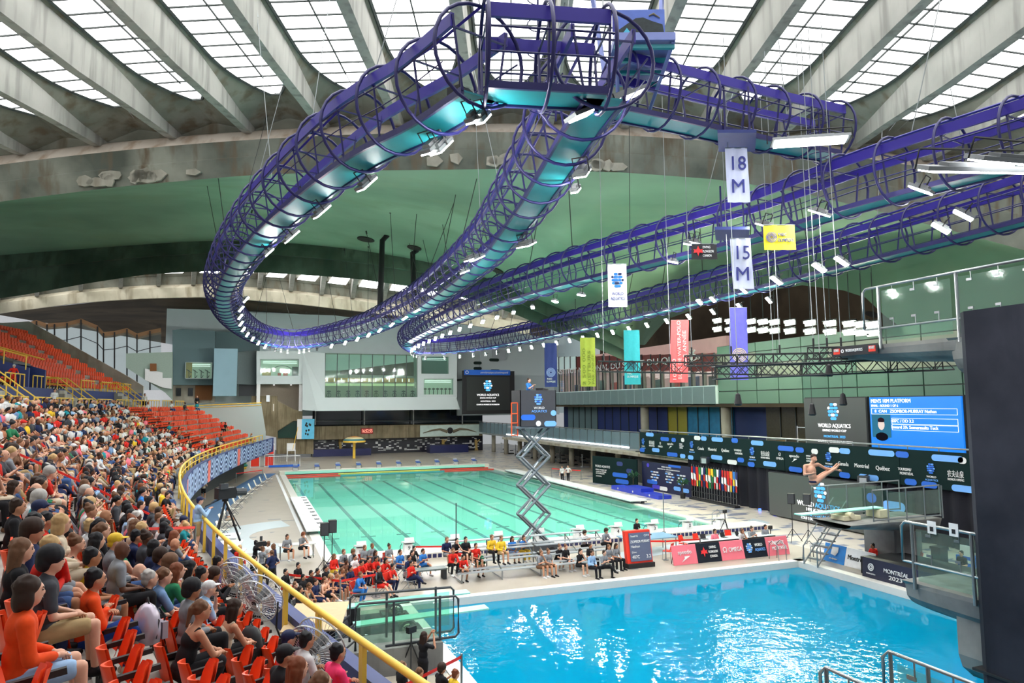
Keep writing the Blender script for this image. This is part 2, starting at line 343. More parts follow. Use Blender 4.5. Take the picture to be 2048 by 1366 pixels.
# raised ends that carry the starting blocks
q = MB(); q.bx((-.6, -1.5, 0), (27, -.02, .35)); led = struct('trim_4', q, CREAM, 'raised end ledge of the lane pool')
tm = MB(); tm.bx((0, -.03, 0), (.2, 0, .2))
tl = tm.mesh('tile', NAVYTILE)
for i in range(0, 95):
    link('tile', tl, led, (-.5+i*.285, -1.5, .09))
q = MB(); q.bx((-.6, 50.02, 0), (25.6, 51.4, .35)); struct('trim_5', q, CREAM, 'raised far end ledge of the lane pool')
# ---------------------------------------------------------------- roof
CONC_RIB = concrete('pale_rib_concrete', rgb(160, 160, 153), rgb(176, 175, 168), rgb(138, 138, 132), .4, 3)
CONC_PAN = concrete('grey_pan_concrete', rgb(118, 120, 110), rgb(150, 150, 138), rgb(116, 106, 90), .35, 2)
CONC_RING = concrete('stained_ring_concrete', rgb(86, 92, 84), rgb(146, 150, 138), rgb(106, 96, 80), .22, 2.5, bump=.6)
CONC_STRIP = concrete('lit_ledge_concrete', rgb(204, 192, 178), rgb(216, 206, 194), rgb(180, 160, 140), .5, 2)  # pale pinkish tone carries the light that falls on the ledge
SHELL = concrete('green_shell_concrete', rgb(112, 142, 120), rgb(140, 172, 146), rgb(122, 150, 124), .06, .3, bump=.1)
BEAM_D = concrete('dark_arch_concrete', rgb(62, 80, 68), rgb(98, 118, 102), rgb(74, 88, 74), .2, 1.5)
BROWN = concrete('brown_soffit_concrete', rgb(66, 56, 44), rgb(92, 80, 64), rgb(60, 52, 42), .1, .3, bump=.1)
CONC_C = concrete('cream_ring_concrete', rgb(206, 198, 174), rgb(230, 222, 200), rgb(180, 168, 142), .4, 1.5)
PANE = emit('daylit_roof_pane', (1, 1, 1), SKY_E); BAR = mat('grey_glazing_bar', rgb(58, 64, 62), .7)
def ytip(x): return 247+((x-980)**2)*(6.8e-5 if x < 980 else 9.4e-5)
VA = 40.0
yA = [(-400, 470), (0, 403), (250, 372), (500, 350), (750, 341), (1000, 338), (1250, 345), (1450, 360), (1600, 385), (1750, 420), (2048, 500), (2500, 640)]
ribx = [35+152*i for i in range(-3, 16)]
ribs = []
roof = struct('ceiling', MB().loft([[AV(x, ytip(x)-6, VA+1.6) for x in range(-460, 2500, 80)], [AV(x, ytip(x)+1, VA+.7) for x in range(-460, 2500, 80)]]), CONC_PAN, 'concrete roof of the pool hall with skylights')
for x in ribx:
    P = AV(x, ytip(x), VA); u = (P-CAM).dot(RH); ribs.append((u, P.z))
for u, z in ribs:
    q = MB(); t = .25
    prof = [(VA+1.3, z+.15), (VA-.2, z), (VA-4, z-.12), (VA-9, z-.4), (8, z-.5), (8, z+1.75), (VA+1.5, z+1.75)]
    q.hexa([UV(u-t, v, zz) for v, zz in prof], RH*(2*t)); q.build('roof_rib', CONC_RIB, roof)
V1, V0 = 38.5, 33.0
def halfw(v, s):
    full = s/2-.45
    if v < V0: return full
    k = (v-V0)/(V1-V0); return full*(1-k**2.4)+.3*k**2.4
for (ua, za), (ub, zb) in zip(ribs, ribs[1:]):
    s = ub-ua; uc = (ua+ub)/2; zg = (za+zb)/2+1.5; sl = (zb-za)/s
    sky = link('skylight', None, roof, UV(uc, 30, zg))
    off = -Vector(UV(uc, 30, zg))
    vs = [V1-1.12*i for i in range(14)]
    fr = MB()
    def P(u, v, dz=0): return UV(u, v, zg+(u-uc)*sl+dz)+off
    for k, (v1, v0) in enumerate(zip(vs, vs[1:])):
        for sd in (-1, 1):
            q = MB(); g = .03
            e0, e1 = halfw(v0, s), halfw(v1, s)
            q.hexa([P(uc+sd*g, v0+g), P(uc+sd*(e0-g), v0+g), P(uc+sd*(e1-g), v1-g), P(uc+sd*g, v1-g)], (0, 0, .03)); q.build('pane', PANE, sky)
        fr.cyl(P(uc-halfw(v1, s), v1, -.06), P(uc+halfw(v1, s), v1, -.06), .045, n=4)
    for sd in (-1, 1):
        q = MB(); v0 = 6; g = .03; q.hexa([P(uc+sd*g, v0), P(uc+sd*(halfw(v0, s)-g), v0), P(uc+sd*(halfw(vs[-1], s)-g), vs[-1]-g), P(uc+sd*g, vs[-1]-g)], (0, 0, .03)); q.build('pane', PANE, sky)
        fr.tube([P(uc+sd*halfw(v, s), v, -.04) for v in [6]+vs[::-1]], .09, 4)
    fr.cyl(P(uc, 6, -.04), P(uc, V1-2, -.04), .04, n=4)
    fr.build('glazing_bars', BAR, sky)
    # sloping concrete pan between the glass and the ribs
    pan = MB(); vv = [6, 20]+[V0-2+i*(V1-V0+2)/10 for i in range(11)]
    for sd, (ur, zr) in ((-1, (ua+.2, za)), (1, (ub-.2, zb))):
        a = [UV(uc+sd*halfw(v, s), v, zg+sd*halfw(v, s)*sl+.02) for v in vv]+[UV(uc+sd*.15, VA+.9, zg-.45)]
        b = [UV(ur, v, zr+1.3-(.75 if v > V0 else 0)*min(1, max(0, (v-V0)/6))) for v in vv]+[UV(ur, VA+.9, zr+.5)]
        pan.loft([a, b])
    e = [UV(uc-.32, V1, zg), UV(uc+.32, V1, zg)]; pan.add(e+[UV(uc+.15, VA+.9, zg-.45), UV(uc-.15, VA+.9, zg-.45)], [(0, 1, 2, 3)])
    pan.add([UV(ua, VA+1, zg+.3), UV(ub, VA+1, zg+.3), UV(ub, VA+.95, zb-.1), UV(ua, VA+.95, za-.1)], [(0, 1, 2, 3)])
    pan.build('roof_pan', CONC_PAN, roof, True)
gx = list(range(-500, 2560, 60))
st = MB().loft([[AV(x, ytip(x)-1, VA+1.0) for x in gx], [AV(x, ytip(x)+2, VA+.4) for x in gx], [AV(x, ytip(x)+17, VA-.1) for x in gx]]); st.build('ring_ledge', CONC_STRIP, roof, True)
rg = MB().loft([[AV(x, ytip(x)+17, VA-.1) for x in gx], [AV(x, (ytip(x)+17)*.55+interp(x, yA)*.45, VA+.05) for x in gx], [AV(x, (ytip(x)+17)*.53+interp(x, yA)*.47+1, VA-.05) for x in gx], [AV(x, interp(x, yA), VA+.2) for x in gx]])
rg.build('ring_beam', CONC_RING, roof)
# broken patches of plaster proud of the ring beam
rp = random.Random(3); PATCH = concrete('patched_plaster', rgb(140, 140, 128), rgb(164, 162, 150), rgb(124, 118, 104), 1.2, 2)
for i in range(26):
    x = rp.choice([rp.uniform(40, 330), rp.uniform(150, 330), rp.uniform(380, 1700)]); yy = interp(x, yA)-rp.uniform(10, 26); c = AV(x, yy, VA-.06); n = rp.randint(5, 8); ra, rb = rp.uniform(.3, .75), rp.uniform(.22, .42)
    q = MB(); q.hexa([c+RH*(math.cos(6.283*k/n)*ra*rp.uniform(.8, 1.1))+Vector((0, 0, math.sin(6.283*k/n)*rb*rp.uniform(.8, 1.1))) for k in range(n)], FH*.12); q.build('plaster_patch', PATCH, roof)
# green vault beyond the ring, up to the second arch
yB = [(-500, 600), (-200, 540), (0, 510), (300, 488), (420, 481), (560, 484), (700, 497), (850, 522), (950, 548), (1000, 563), (1100, 610), (1200, 652), (1290, 700), (1500, 820)]
VB = 76.0
bx_ = list(range(-500, 1330, 61))
ra = [AV(x, interp(x, yA)-2, VA+.2) for x in gx]
# the right half of the vault comes down beside the far building
sideR = [AX(1290, 690, 52), AX(1330, 640, 52), AX(1440, 600, 50), AX(1600, 570, 48), AX(1720, 585, 46), AX(1800, 660, 44), AX(2000, 720, 43), AX(2300, 760, 42)]
rb_all = [AV(x, interp(x, yB), VB) for x in bx_]+sideR
def resample(pts, n):
    L = [0]
    for a, b in zip(pts, pts[1:]): L.append(L[-1]+(b-a).length)
    out = []; j = 0
    for i in range(n):
        t = L[-1]*i/(n-1)
        while j < len(L)-2 and L[j+1] < t: j += 1
        out.append(pts[j].lerp(pts[j+1], (t-L[j])/max(1e-6, L[j+1]-L[j])))
    return out
A, Bc = resample(ra, 60), resample(rb_all, 60)
rows = []
for k in range(9):
    t = k/8; rows.append([a.lerp(b, t)+Vector((0, 0, 2.2*math.sin(math.pi*t))) for a, b in zip(A, Bc)])
MB().loft(rows).build('vault_shell', SHELL, roof, True)
HOLE = mat('dark_vent_hole', rgb(34, 34, 28), .9)
def on_shell(x, y):
    d = ray(x, y); best = None
    for i in range(8):
        for j in range(59):
            a, b, c = rows[i][j], rows[i][j+1], rows[i+1][j]; n = (b-a).cross(c-a); dn = d.dot(n)
            if abs(dn) < 1e-9: continue
            t = (a-CAM).dot(n)/dn; p = CAM+d*t; e1, e2 = b-a, c-a; s1 = (p-a).dot(e1)/e1.length_squared; s2 = (p-a).dot(e2)/e2.length_squared
            if -.05 <= s1 <= 1.05 and -.1 <= s2 <= 1.1 and t > 5: return p, n.normalized() if n.z < 0 else -n.normalized()
    return AV(x, y, 60), Vector((0, 0, -1))
for (x, y, r_) in ((732, 477, .9), (829, 494, .75), (1745, 627, .7), (1806, 618, .7), (1870, 610, .7), (1940, 604, .8), (995, 540, .7)):
    p, n = on_shell(x, y); q = MB(); a = n.orthogonal().normalized(); disc(q, p+n*.05, a, n.cross(a), n, r_, .1); q.build('vent_hole', HOLE, roof)
# second arch, second skylight bay, far ring and brown soffit
yB2 = [(-500, 640), (0, 540), (300, 512), (420, 506), (560, 509), (700, 522), (850, 545), (950, 572), (1000, 588), (1100, 634), (1200, 676), (1290, 720), (1500, 830)]
yB3 = [(-500, 690), (0, 596), (61, 588), (154, 570), (290, 549), (410, 542), (547, 546), (700, 556), (850, 577), (950, 600), (1000, 616), (1100, 658), (1200, 700), (1290, 740), (1500, 850)]
MB().loft([[AV(x, interp(x, yB), VB) for x in bx_], [AV(x, interp(x, yB2), VB-.4) for x in bx_], [AV(x, interp(x, yB2)+2, VB+.6) for x in bx_], [AV(x, interp(x, yB3), VB+.4) for x in bx_], [AV(x, interp(x, yB3)-3, VB+1.6) for x in bx_]]).build('second_arch', BEAM_D, roof)
VC = 100.0
yC0 = [(-500, 660), (0, 582), (170, 560), (300, 552), (410, 550), (560, 560), (700, 576), (850, 594), (950, 606), (1060, 625)]
yC1 = [(a, b+24) for a, b in yC0]; yC2 = [(a, b+44) for a, b in yC0]
cx_ = list(range(-500, 1061, 65))
top = lambda x: AV(x, interp(x, yB3)-3, VB+1.6)+Vector((0, 0, 3.2))
MB().loft([[AV(x, interp(x, yB3)-3, VB+1.6) for x in bx_], [top(x) for x in bx_]]).build('second_arch_back', BEAM_D, roof)
C2 = resample([AV(x, interp(x, yC0), VC)+Vector((0, 0, .5)) for x in cx_], 30); T2 = resample([top(x) for x in bx_], 30)
MB().loft([T2, C2]).build('second_bay_pan', CONC_PAN, roof)
MB().loft([C2, resample([AV(x, interp(x, yC0), VC) for x in cx_], 30)]).build('second_bay_wall', CONC_PAN, roof)
MB().loft([[AV(x, interp(x, yC1)-6, VC+.6) for x in cx_], [AV(x, interp(x, yC1), VC-.3) for x in cx_], [AV(x, interp(x, yC2), VC-.1) for x in cx_], [AV(x, interp(x, yC2)+1, VC+1) for x in cx_]]).build('far_ring', CONC_C, roof)
MB().loft([[AV(x, interp(x, yC0), VC+.3) for x in cx_], [AV(x, interp(x, yC1)-6, VC+.6) for x in cx_]]).build('far_ring_niche', CONC_PAN, roof)
for i, x in enumerate((-8, 70, 158, 238, 314, 384, 450, 517, 580, 642, 704, 766, 828, 890, 950, 1008)):
    P = AV(x, interp(x, yC1)-4, VC); u = (P-CAM).dot(RH); q = MB(); ut = u*.8; zt = top(x+20).z
    q.hexa([UV(u-.3, VC+.4, P.z), UV(u-.3, VC+.4, P.z+2.4), UV(ut+5*.2-.3, VB+2.5, zt-.1), UV(ut+5*.2-.3, VB+2.5, zt-1.6)], RH*.6); q.build('roof_rib', CONC_RIB, roof)
    if i >= 0:  # panes of the left bays are added to light the far ring
        x2 = x+62; sk = link('skylight', None, roof)
        a, b = C2, T2
        def bay2(x_, t): return AV(x_, interp(x_, yC0), VC).lerp(top(x_*.86+140), t)+Vector((0, 0, .5*(1-t)-.3))
        for r_ in range(4):
            t0, t1 = .04+r_*.23, .04+(r_+1)*.23-.015
            q = MB(); q.hexa([bay2(x+12, t0), bay2(x2-14, t0), bay2(x2-14, t1), bay2(x+12, t1)], (0, 0, .04)); q.build('pane', PANE, sk)
fx = list(range(-500, 1101, 100))
so = MB().loft([[AV(x, interp(x, yC2)+1, VC+1) for x in fx], [AV(x, 640+max(0, abs(x-600)-300)*.02, 128) for x in fx], [AV(x, 690, 150) for x in fx]]); so.build('brown_soffit', BROWN, roof)
MB().loft([[AX(1200, 720, 58), AX(1500, 720, 58), AX(1800, 720, 58), AX(2200, 760, 58)], [AX(1200, 540, 58), AX(1500, 540, 58), AX(1800, 540, 58), AX(2200, 540, 58)]]).build('brown_soffit', BROWN, roof)  # dark sheet: brown staining and the unlit vault's shade in one colour
# ================================================================ FAR END AND RIGHT-HAND BUILDINGS
def py(x0, y0, x1, y1, Y, t=.3, sink=0):
    """box whose front face fills the given picture rectangle at depth Y"""
    a = AY((x0+x1)/2, y0, Y).z; b = AY((x0+x1)/2, y1, Y).z; c = AY(x0, (y0+y1)/2, Y).x; d = AY(x1, (y0+y1)/2, Y).x
    q = MB(); q.bx((c, Y+sink, b), (d, Y+t, a)); return q
def zy(y, Y, x=800): return AY(x, y, Y).z
def xy_(x, Y, y=750): return AY(x, y, Y).x
FAC = mat('pale_grey_facade', rgb(222, 240, 242), .75, var=.05, scale=.3); FAC2 = mat('light_grey_facade', rgb(194, 206, 206), .75, var=.04, scale=.3)
TEAL = mat('dark_teal_facade', rgb(96, 120, 124), .8, var=.06, scale=.3); TEAL2 = mat('blue_grey_facade', rgb(134, 166, 178), .8, var=.06, scale=.6)
BOARD = concrete('board_marked_concrete', rgb(136, 124, 98), rgb(166, 154, 126), rgb(120, 108, 84), .5, 5, boards=3.2)
CONC = concrete('plain_concrete', rgb(150, 146, 132), rgb(176, 172, 158), rgb(140, 132, 114), .4, 2)
DGLASS = mat('dark_window_glass', rgb(24, 34, 38), .08, var=.1, spec=.8)
WARM = emit('lit_room', rgb(255, 238, 205), .8); ROOMW = mat('glowing_room_wall', rgb(206, 206, 196), .8, em=.25); ROOMB = mat('glowing_ochre_wall', rgb(196, 150, 84), .8, em=.15)  # room walls glow by themselves, standing in for indoor light
MULL = mat('dark_mullion', rgb(48, 56, 58), .5)
YF = 80
back = struct('wall_far', py(330, 610, 1180, 830, 86, .5), FAC, 'pale grey far wall of the pool hall')
py(478, 628, 1130, 700, 84, .6).build('upper_wall', FAC, back)
q = MB(); Y = 83
for pts in (((480, 700), (500, 625), (760, 632), (880, 680), (880, 712), (480, 712)),):
    q.hexa([AY(x, y, Y) for x, y in pts], (0, 1, 0))
q.build('wedge_wall', FAC, back)
py(915, 688, 1118, 830, 82, .6).build('wall_panel', FAC2, back)
py(960, 690, 990, 745, 81.5, .3).build('wall_pier', FAC2, back); py(985, 700, 1012, 720, 81.3, .2).build('vent_grille', ALU, back)
for x, y, w in ((955, 726, 18), (955, 737, 18), (988, 720, 22), (990, 742, 22)):
    q = MB(); pill(q, AY(x, y, 81.2), (1, 0, 0), (0, 0, 1), (0, -1, 0), w/1402*119, .55, .1); q.build('oval_window', DGLASS, back)
# dark teal block with a lit window, left
bt = MB()
for pts in (((345, 660), (365, 658), (430, 662), (432, 770), (345, 770)),): bt.hexa([AY(x, y, 79) for x, y in pts], (0, 4, 0))
bt.build('teal_block', TEAL, back)
py(425, 664, 520, 705, 81, 2).build('teal_block', TEAL, back)
q = MB(); q.hexa([AY(470, 705, 78), AY(515, 700, 80.5), AY(515, 770, 80.5), AY(470, 768, 78)], (0, 1, 0)); q.build('wall_panel', mat('mid_grey_facade', rgb(120, 132, 134), .8), back)
q = py(427, 697, 474, 792, 74, 5); q.build('blue_grey_pier', TEAL2, back)
py(345, 770, 430, 806, 80, .4).build('lower_wall', CONC, back); py(390, 771, 424, 800, 79.8, .1).build('brown_panel', mat('rust_brown_panel', rgb(122, 76, 34), .7), back)
for x in (352, 376): py(x, 776, x+10, 792, 79.8, .1).build('dark_window', DGLASS, back)
def window(n, x0, y0, x1, y1, Y, nm, frame=FAC2, room=ROOMW, deep=.8):
    o = py(x0, y0, x1, y1, Y, deep+.1, deep).build('window_'+str(n), room); o['kind'] = 'structure'; o['label'] = nm; o['category'] = 'window'
    a, b, c, d = xy_(x0, Y), xy_(x1, Y), zy(y0, Y, x0), zy(y1, Y, x0)
    q = MB(); q.bx((a, Y, c-.05), (b, Y+deep, c)); q.bx((a, Y, d), (b, Y+deep, d+.06)); q.bx((a, Y, d), (a+.06, Y+deep, c)); q.bx((b-.06, Y, d), (b, Y+deep, c)); q.build('reveal', frame, o)
    q = MB(); q.bx((a, Y+.1, d), (b, Y+.12, c)); q.build('pane', GLASS, o)
    for k in range(2): q = MB(); zz = c-.35-.25*k; q.bx((a+.4, Y+deep-.1, zz), (b-.3, Y+deep-.06, zz+.08)); q.build('strip_light', GLOWWHITE, o)
    return o, a, b, c, d
o, a, b, c, d = window(1, 370, 724, 424, 757, 78.05, 'lit gym window in the dark teal block')
q = MB(); q.bx((a, 78.7, d), (a+.9, 78.8, c)); q.build('ochre_wall', ROOMB, o)
for k in range(4):
    q = MB(); x = a+.5+k*.85; q.cyl((x, 78.6, d), (x, 78.6, d+1.3), .05); q.cyl((x-.35, 78.6, d+1.4), (x+.35, 78.6, d+.9), .05); q.cyl((x, 78.6, d), (x+.3, 78.6, d+.5), .05); q.build('exercise_machine', BLACK, o)
# pale block with an office window
q = MB(); q.hexa([AY(513, 702, 76), AY(607, 702, 76), AY(607, 718, 76), AY(513, 718, 76)], (0, 5, 0)); q.hexa([AY(513, 752, 76), AY(607, 752, 76), AY(607, 768, 76), AY(513, 768, 76)], (0, 5, 0))
q.hexa([AY(513, 718, 76), AY(520, 718, 76), AY(520, 752, 76), AY(513, 752, 76)], (0, 5, 0)); q.hexa([AY(598, 718, 76), AY(607, 718, 76), AY(607, 752, 76), AY(598, 752, 76)], (0, 5, 0)); q.build('pale_block', FAC2, back)
o, a, b, c, d = window(2, 520, 718, 598, 752, 76.05, 'lit office window in the pale block')
q = MB(); q.bx((a+.3, 76.6, d), (a+1.6, 76.9, d+.75)); q.build('desk', ROOMB, o)
q = MB(); q.bx((a+2.6, 76.6, d), (a+3.1, 76.9, d+.55)); q.bx((a+3.4, 76.6, d), (a+4.1, 76.9, d+.6)); q.build('red_chair', RED, o)
q = MB(); q.bx((b-1, 76.6, d), (b-.1, 76.8, d+1.5)); q.bx((a+.7, 76.6, d+.8), (a+1.2, 76.7, d+1.15)); q.build('screen', BLACK, o)
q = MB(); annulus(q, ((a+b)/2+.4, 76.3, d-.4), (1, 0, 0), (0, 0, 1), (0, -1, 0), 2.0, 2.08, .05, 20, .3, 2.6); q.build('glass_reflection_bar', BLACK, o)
py(513, 768, 520, 822, 76.3, .6).build('white_pillar', WHITE, back); py(598, 768, 605, 822, 76.3, .6).build('white_pillar', WHITE, back)
py(478, 766, 512, 792, 80.3, .3).build('shelf_recess', DKGREY, back)
py(520, 768, 598, 822, 79.5, .4).build('recess_wall', mat('taupe_recess', rgb(150, 138, 124), .8), back)
for x in (548, 582):
    q = MB(); p = AY(x, 769, 79.2); q.cyl(p, p+Vector((0, 0, -.12)), .14); q.build('downlight', GLOWWHITE, back)
# faceted overhang
q = MB(); k = [AY(605, 703, 76), AY(650, 706, 75), AY(605, 820, 75), AY(635, 822, 74), AY(650, 795, 74.5)]
q.add([k[0], k[1], k[4], k[3], k[2]], [(0, 1, 2), (0, 2, 3), (0, 3, 4)]); q.build('facet', FAC2, back)
q = MB(); q.hexa([AY(635, 822, 74), AY(650, 795, 74.5), AY(912, 794, 74.5), AY(920, 819, 74)], (0, 6, 0)); q.build('overhang', FAC2, back)
q = MB(); q.hexa([AY(835, 703, 74.5), AY(914, 703, 74.5), AY(914, 712, 74.5), AY(835, 712, 74.5)], (0, 5, 0)); q.hexa([AY(835, 748, 74.5), AY(914, 748, 74.5), AY(914, 757, 74.5), AY(835, 757, 74.5)], (0, 5, 0))
for x0, x1, y0, y1 in ((835, 842, 712, 748), (898, 914, 712, 748), (835, 847, 757, 790), (907, 914, 757, 790), (835, 914, 789, 795)): q.hexa([AY(x0, y0, 74.5), AY(x1, y0, 74.5), AY(x1, y1, 74.5), AY(x0, y1, 74.5)], (0, 5, 0))
q.build('pale_box', FAC2, back)
window(3, 842, 712, 898, 748, 74.6, 'dark control room window above the lit one', room=TEAL)
o, a, b, c, d = window(4, 847, 757, 907, 790, 74.6, 'lit gym window beside the big screen')
for k in range(7): q = MB(); x = a+.4+k*.7; q.cyl((x, 75.1, d), (x, 75.1, d+1.2), .06); q.bx((x-.25, 75, d+.9), (x+.25, 75.1, d+1.1)); q.build('exercise_machine', BLACK, o)
# long gallery window
g = py(650, 708, 835, 795, 77.5, .3, .2).build('window_5', mat('glowing_gallery_wall', rgb(150, 150, 138), .8, em=.12)); g['kind'] = 'structure'; g['label'] = 'long gallery window with dark mullions over the mosaic wall'; g['category'] = 'window'  # back wall glows faintly so the gallery reads as lit
gz0, gz1, gx0, gx1 = zy(708, 75, 740), zy(795, 75, 740), xy_(650, 75), xy_(835, 75)
q = MB(); q.bx((gx0, 77.4, gz0-2.6), (gx1, 77.5, gz0)); q.build('sky_reflection', mat('sky_reflection_tone', rgb(190, 200, 200), .5, em=.2), g)  # pale glowing panel stands in for sky reflected in the gallery glass
q = MB(); q.hexa([(gx0+2.6, 77.35, gz0-2.6), (gx1, 77.35, gz0-1.0), (gx1, 77.35, gz0-3.4), (gx0+2.6, 77.35, gz0-3.2)], (0, .05, 0)); q.build('brown_bulkhead', BROWN, g)
q = MB(); q.bx((gx0, 77, gz1+2.5), (gx1, 77.4, gz1+3.2)); q.build('gallery_parapet', ROOMB, g)
q = MB(); q.bx((gx0, 76.9, gz1+1.9), (gx1, 77.0, gz1+2.3)); q.build('strip_light', emit('green_white_light', rgb(215, 235, 180), .8), g)
for k in range(14): q = MB(); q.bx((gx0+.5+k*1.1, 76.9, gz1+2.6), (gx0+.65+k*1.1, 76.95, gz1+3.1)); q.build('wall_light', GLOWWHITE, g)
for k in range(10): q = MB(); x = gx0+.8+k*1.5; q.cyl((x, 76.6, gz1), (x, 76.6, gz1+1.2), .06); q.bx((x-.3, 76.5, gz1+.9), (x+.3, 76.6, gz1+1.1)); annulus(q, (x, 76.6, gz1+.4), (1, 0, 0), (0, 0, 1), (0, -1, 0), .3, .38, .05, 10); q.build('exercise_machine', DKGREY, g)
for k in range(9):
    x = gx0+(gx1-gx0)*k/8; q = MB(); q.bx((x-.05, 74.95, gz1), (x+.05, 75.1, gz0)); q.build('mullion', MULL, g)
    if k < 8: q = MB(); q.bx((x+.06, 75, gz1), (x+(gx1-gx0)/8-.06, 75.03, gz0)); q.build('pane', GLASS, g)
# level below the overhang: dark glazing, concrete balcony, mosaic wall
py(625, 820, 965, 850, 84.5, .3).build('dark_glazing', DGLASS, back)
for k in range(4): x = 630+k*98; py(x, 820, x+2, 850, 83, .2).build('white_post', WHITE, back)
q = MB(); p0, p1 = AY(625, 842, 81), AY(965, 842, 81); q.cyl(p0, p1, .05); q.build('balcony_handrail', STEEL, back)
bal = struct('wall_balcony', py(625, 850, 965, 876, 80.5, .5), BOARD, 'board marked concrete balcony front at the far end')
mw = MB(); mz = zy(876, 82, 740); mw.bx((xy_(625, 82), 82, 0), (xy_(965, 82), 82.3, mz))
mos = struct('wall_mosaic', mw, mat('black_navy_mosaic', rgb(26, 26, 40), .3, var=.4, scale=12), 'black and navy mosaic wall with scattered white tiles')
wt = MB(); wt.bx((0, -.03, 0), (.42, 0, .16)); wm = wt.mesh('tile', WHITE); rt = random.Random(5)
x0, x1 = xy_(627, 82), xy_(962, 82)
for i in range(290):
    x = x0+rt.random()*(x1-x0-.5); fz = rt.random()**1.7
    if .16 < (x-x0)/(x1-x0) < .36 and rt.random() < .6: continue
    link('tile', wm, mos, (x0+round((x-x0)/.45)*.45, 82, round((.3+fz*(mz-.6))/.2)*.2))
FIG = mat('gold_figure_relief', rgb(176, 148, 84), .5)
for px_ in (680, 886, 952):
    q = MB(); p = AY(px_, 892, 81.8); q.sph(p+Vector((0, 0, .9)), .28); q.cyl(p+Vector((0, 0, .7)), p+Vector((.1, 0, -.5)), .28, .2); q.cyl(p+Vector((.1, 0, -.4)), p+Vector((.5, 0, -1.2)), .16); q.cyl(p+Vector((0, 0, -.4)), p+Vector((-.3, 0, -1.2)), .16); q.cyl(p+Vector((0, 0, .5)), p+Vector((.7, 0, 1.1)), .1)
    q.build('wall_figure', FIG, mos)
q = MB(); q.bx((xy_(627, 80), 78, 0), (xy_(740, 80), 80.5, 1.1)); q.build('navy_tiled_planter', NAVYTILE, mos); q = MB(); q.bx((xy_(855, 80), 78, 0), (xy_(930, 80), 80.5, 1.3)); q.build('navy_tiled_planter', NAVYTILE, mos)
# left concrete walls of the far end
q = MB(); Yc = 77
q.hexa([AY(x, y, Yc) for x, y in ((503, 792), (555, 792), (555, 802), (590, 820), (605, 820), (605, 842), (585, 842), (555, 862), (555, 875), (503, 866))], (0, 1, 0))
lw = struct('wall_concrete', q, BOARD, 'board marked concrete stair wall at the end of the stands')
q = MB(); q.hexa([AY(x, y, Yc+.8) for x, y in ((553, 862), (590, 838), (627, 838), (627, 908), (553, 908))], (0, 1, 0)); q.build('concrete_panel', BOARD, lw)
q = MB(); q.hexa([AY(x, y, Yc+.6) for x, y in ((556, 862), (588, 842), (600, 842), (600, 876), (556, 876))], (0, .1, 0)); q.build('green_window', mat('dark_green_glass', rgb(30, 56, 48), .15), lw)
q = MB(); p = AY(536, 797, Yc-.2); q.box(p, (.5, .4, 1)); q.build('wall_lamp', ALU, lw); q = MB(); p = AY(547, 815, Yc-.1); q.box(p, (.15, .1, 1.1)); q.build('wall_slot', CREAM, lw)
mu = thing('swimmer_mural', 'blue mural panel with dark splashed figures on the concrete wall', 'mural', AY(616, 858, 76.9)); py0 = MB(); py0.box((0, 0, 0), (1.9, .1, 3.1)); py0.build('board', mat('sky_blue_print', rgb(96, 190, 226), .6, var=.2, scale=2), mu)
q = MB(); q.box((-1.3, .02, 0), (.7, .1, 3.1)); q.build('white_border', WHITE, mu)
for k in range(9): q = MB(); q.sph((rt.uniform(-.5, .5), -.06, rt.uniform(-.9, .9)), .14, 6, 4, (1, .2, 1.4)); q.build('figure', BLACK, mu)
mu = thing('butterfly_mural', 'wide mural of a butterfly swimmer on the concrete balcony', 'mural', AY(900, 861, 80.3)); q = MB(); q.box((0, 0, 0), (10.6, .1, 1.95)); q.build('board', mat('pale_water_print', rgb(196, 216, 208), .6, var=.25, scale=1.2), mu)
q = MB(); q.sph((0, -.06, 0), .55, 10, 6, (1, .15, 1)); q.build('swim_cap', BLACK, mu)
for s in (-1, 1): q = MB(); q.tube([(s*.5, -.06, -.2), (s*1.8, -.06, .25), (s*3.2, -.06, .1), (s*4.8, -.06, -.35)], [.3, .22, .16, .06], 6); q.build('arm', mat('tan_print', rgb(120, 112, 92), .7), mu)
ck = thing('digital_clock', 'red digital clock on the concrete balcony', 'clock', AY(734, 862, 80.42)); q = MB(); q.box((0, 0, 0), (2.0, .15, .95)); q.build('case', mat('dark_red_case', rgb(150, 30, 28), .5), ck)
text('16:52:55', (0, -.1, 0), (1, 0, 0), (0, 0, 1), .6, emit('red_led', rgb(255, 150, 130), 2), ck, 1.7)
# ---------------------------------------------------------------- big far screen
sc = thing('video_screen', 'large black video screen below a blue header on the far wall', 'screen', AY(978, 787, 73)); w_ = 1402; k = 73+38.4
q = MB(); q.box((0, .2, .2), (9.2, .3, 7.2)); q.build('frame', BLACK, sc); q = MB(); [q.box((x_, 4.7, 2.5), (.3, 8.8, .3)) for x_ in (-3, 3)]; q.build('wall_bracket', BLACK, sc); q = MB(); q.box((-.1, 0, 0), (7.6, .12, 5.6)); q.build('display', mat('dark_display', rgb(42, 46, 46), .3, var=.05, em=.06), sc)
q = MB(); q.box((-.3, -.1, 3.5), (8.1, .2, .85)); q.build('header', BLUE, sc); text('parcolympique.ca/centresportif', (.9, -.22, 3.5), (1, 0, 0), (0, 0, 1), .34, WHITE, sc, 4.9)
q = MB(); annulus(q, (-3.9, -.22, 3.5), (1, 0, 0), (0, 0, 1), (0, -1, 0), .2, .28); q.build('emblem', WHITE, sc)
logo(sc, (-.2, -.08, 1.3), (1, 0, 0), (0, 0, 1), (0, -1, 0), 1.9, GLOWBLUE, GLOWWHITE)
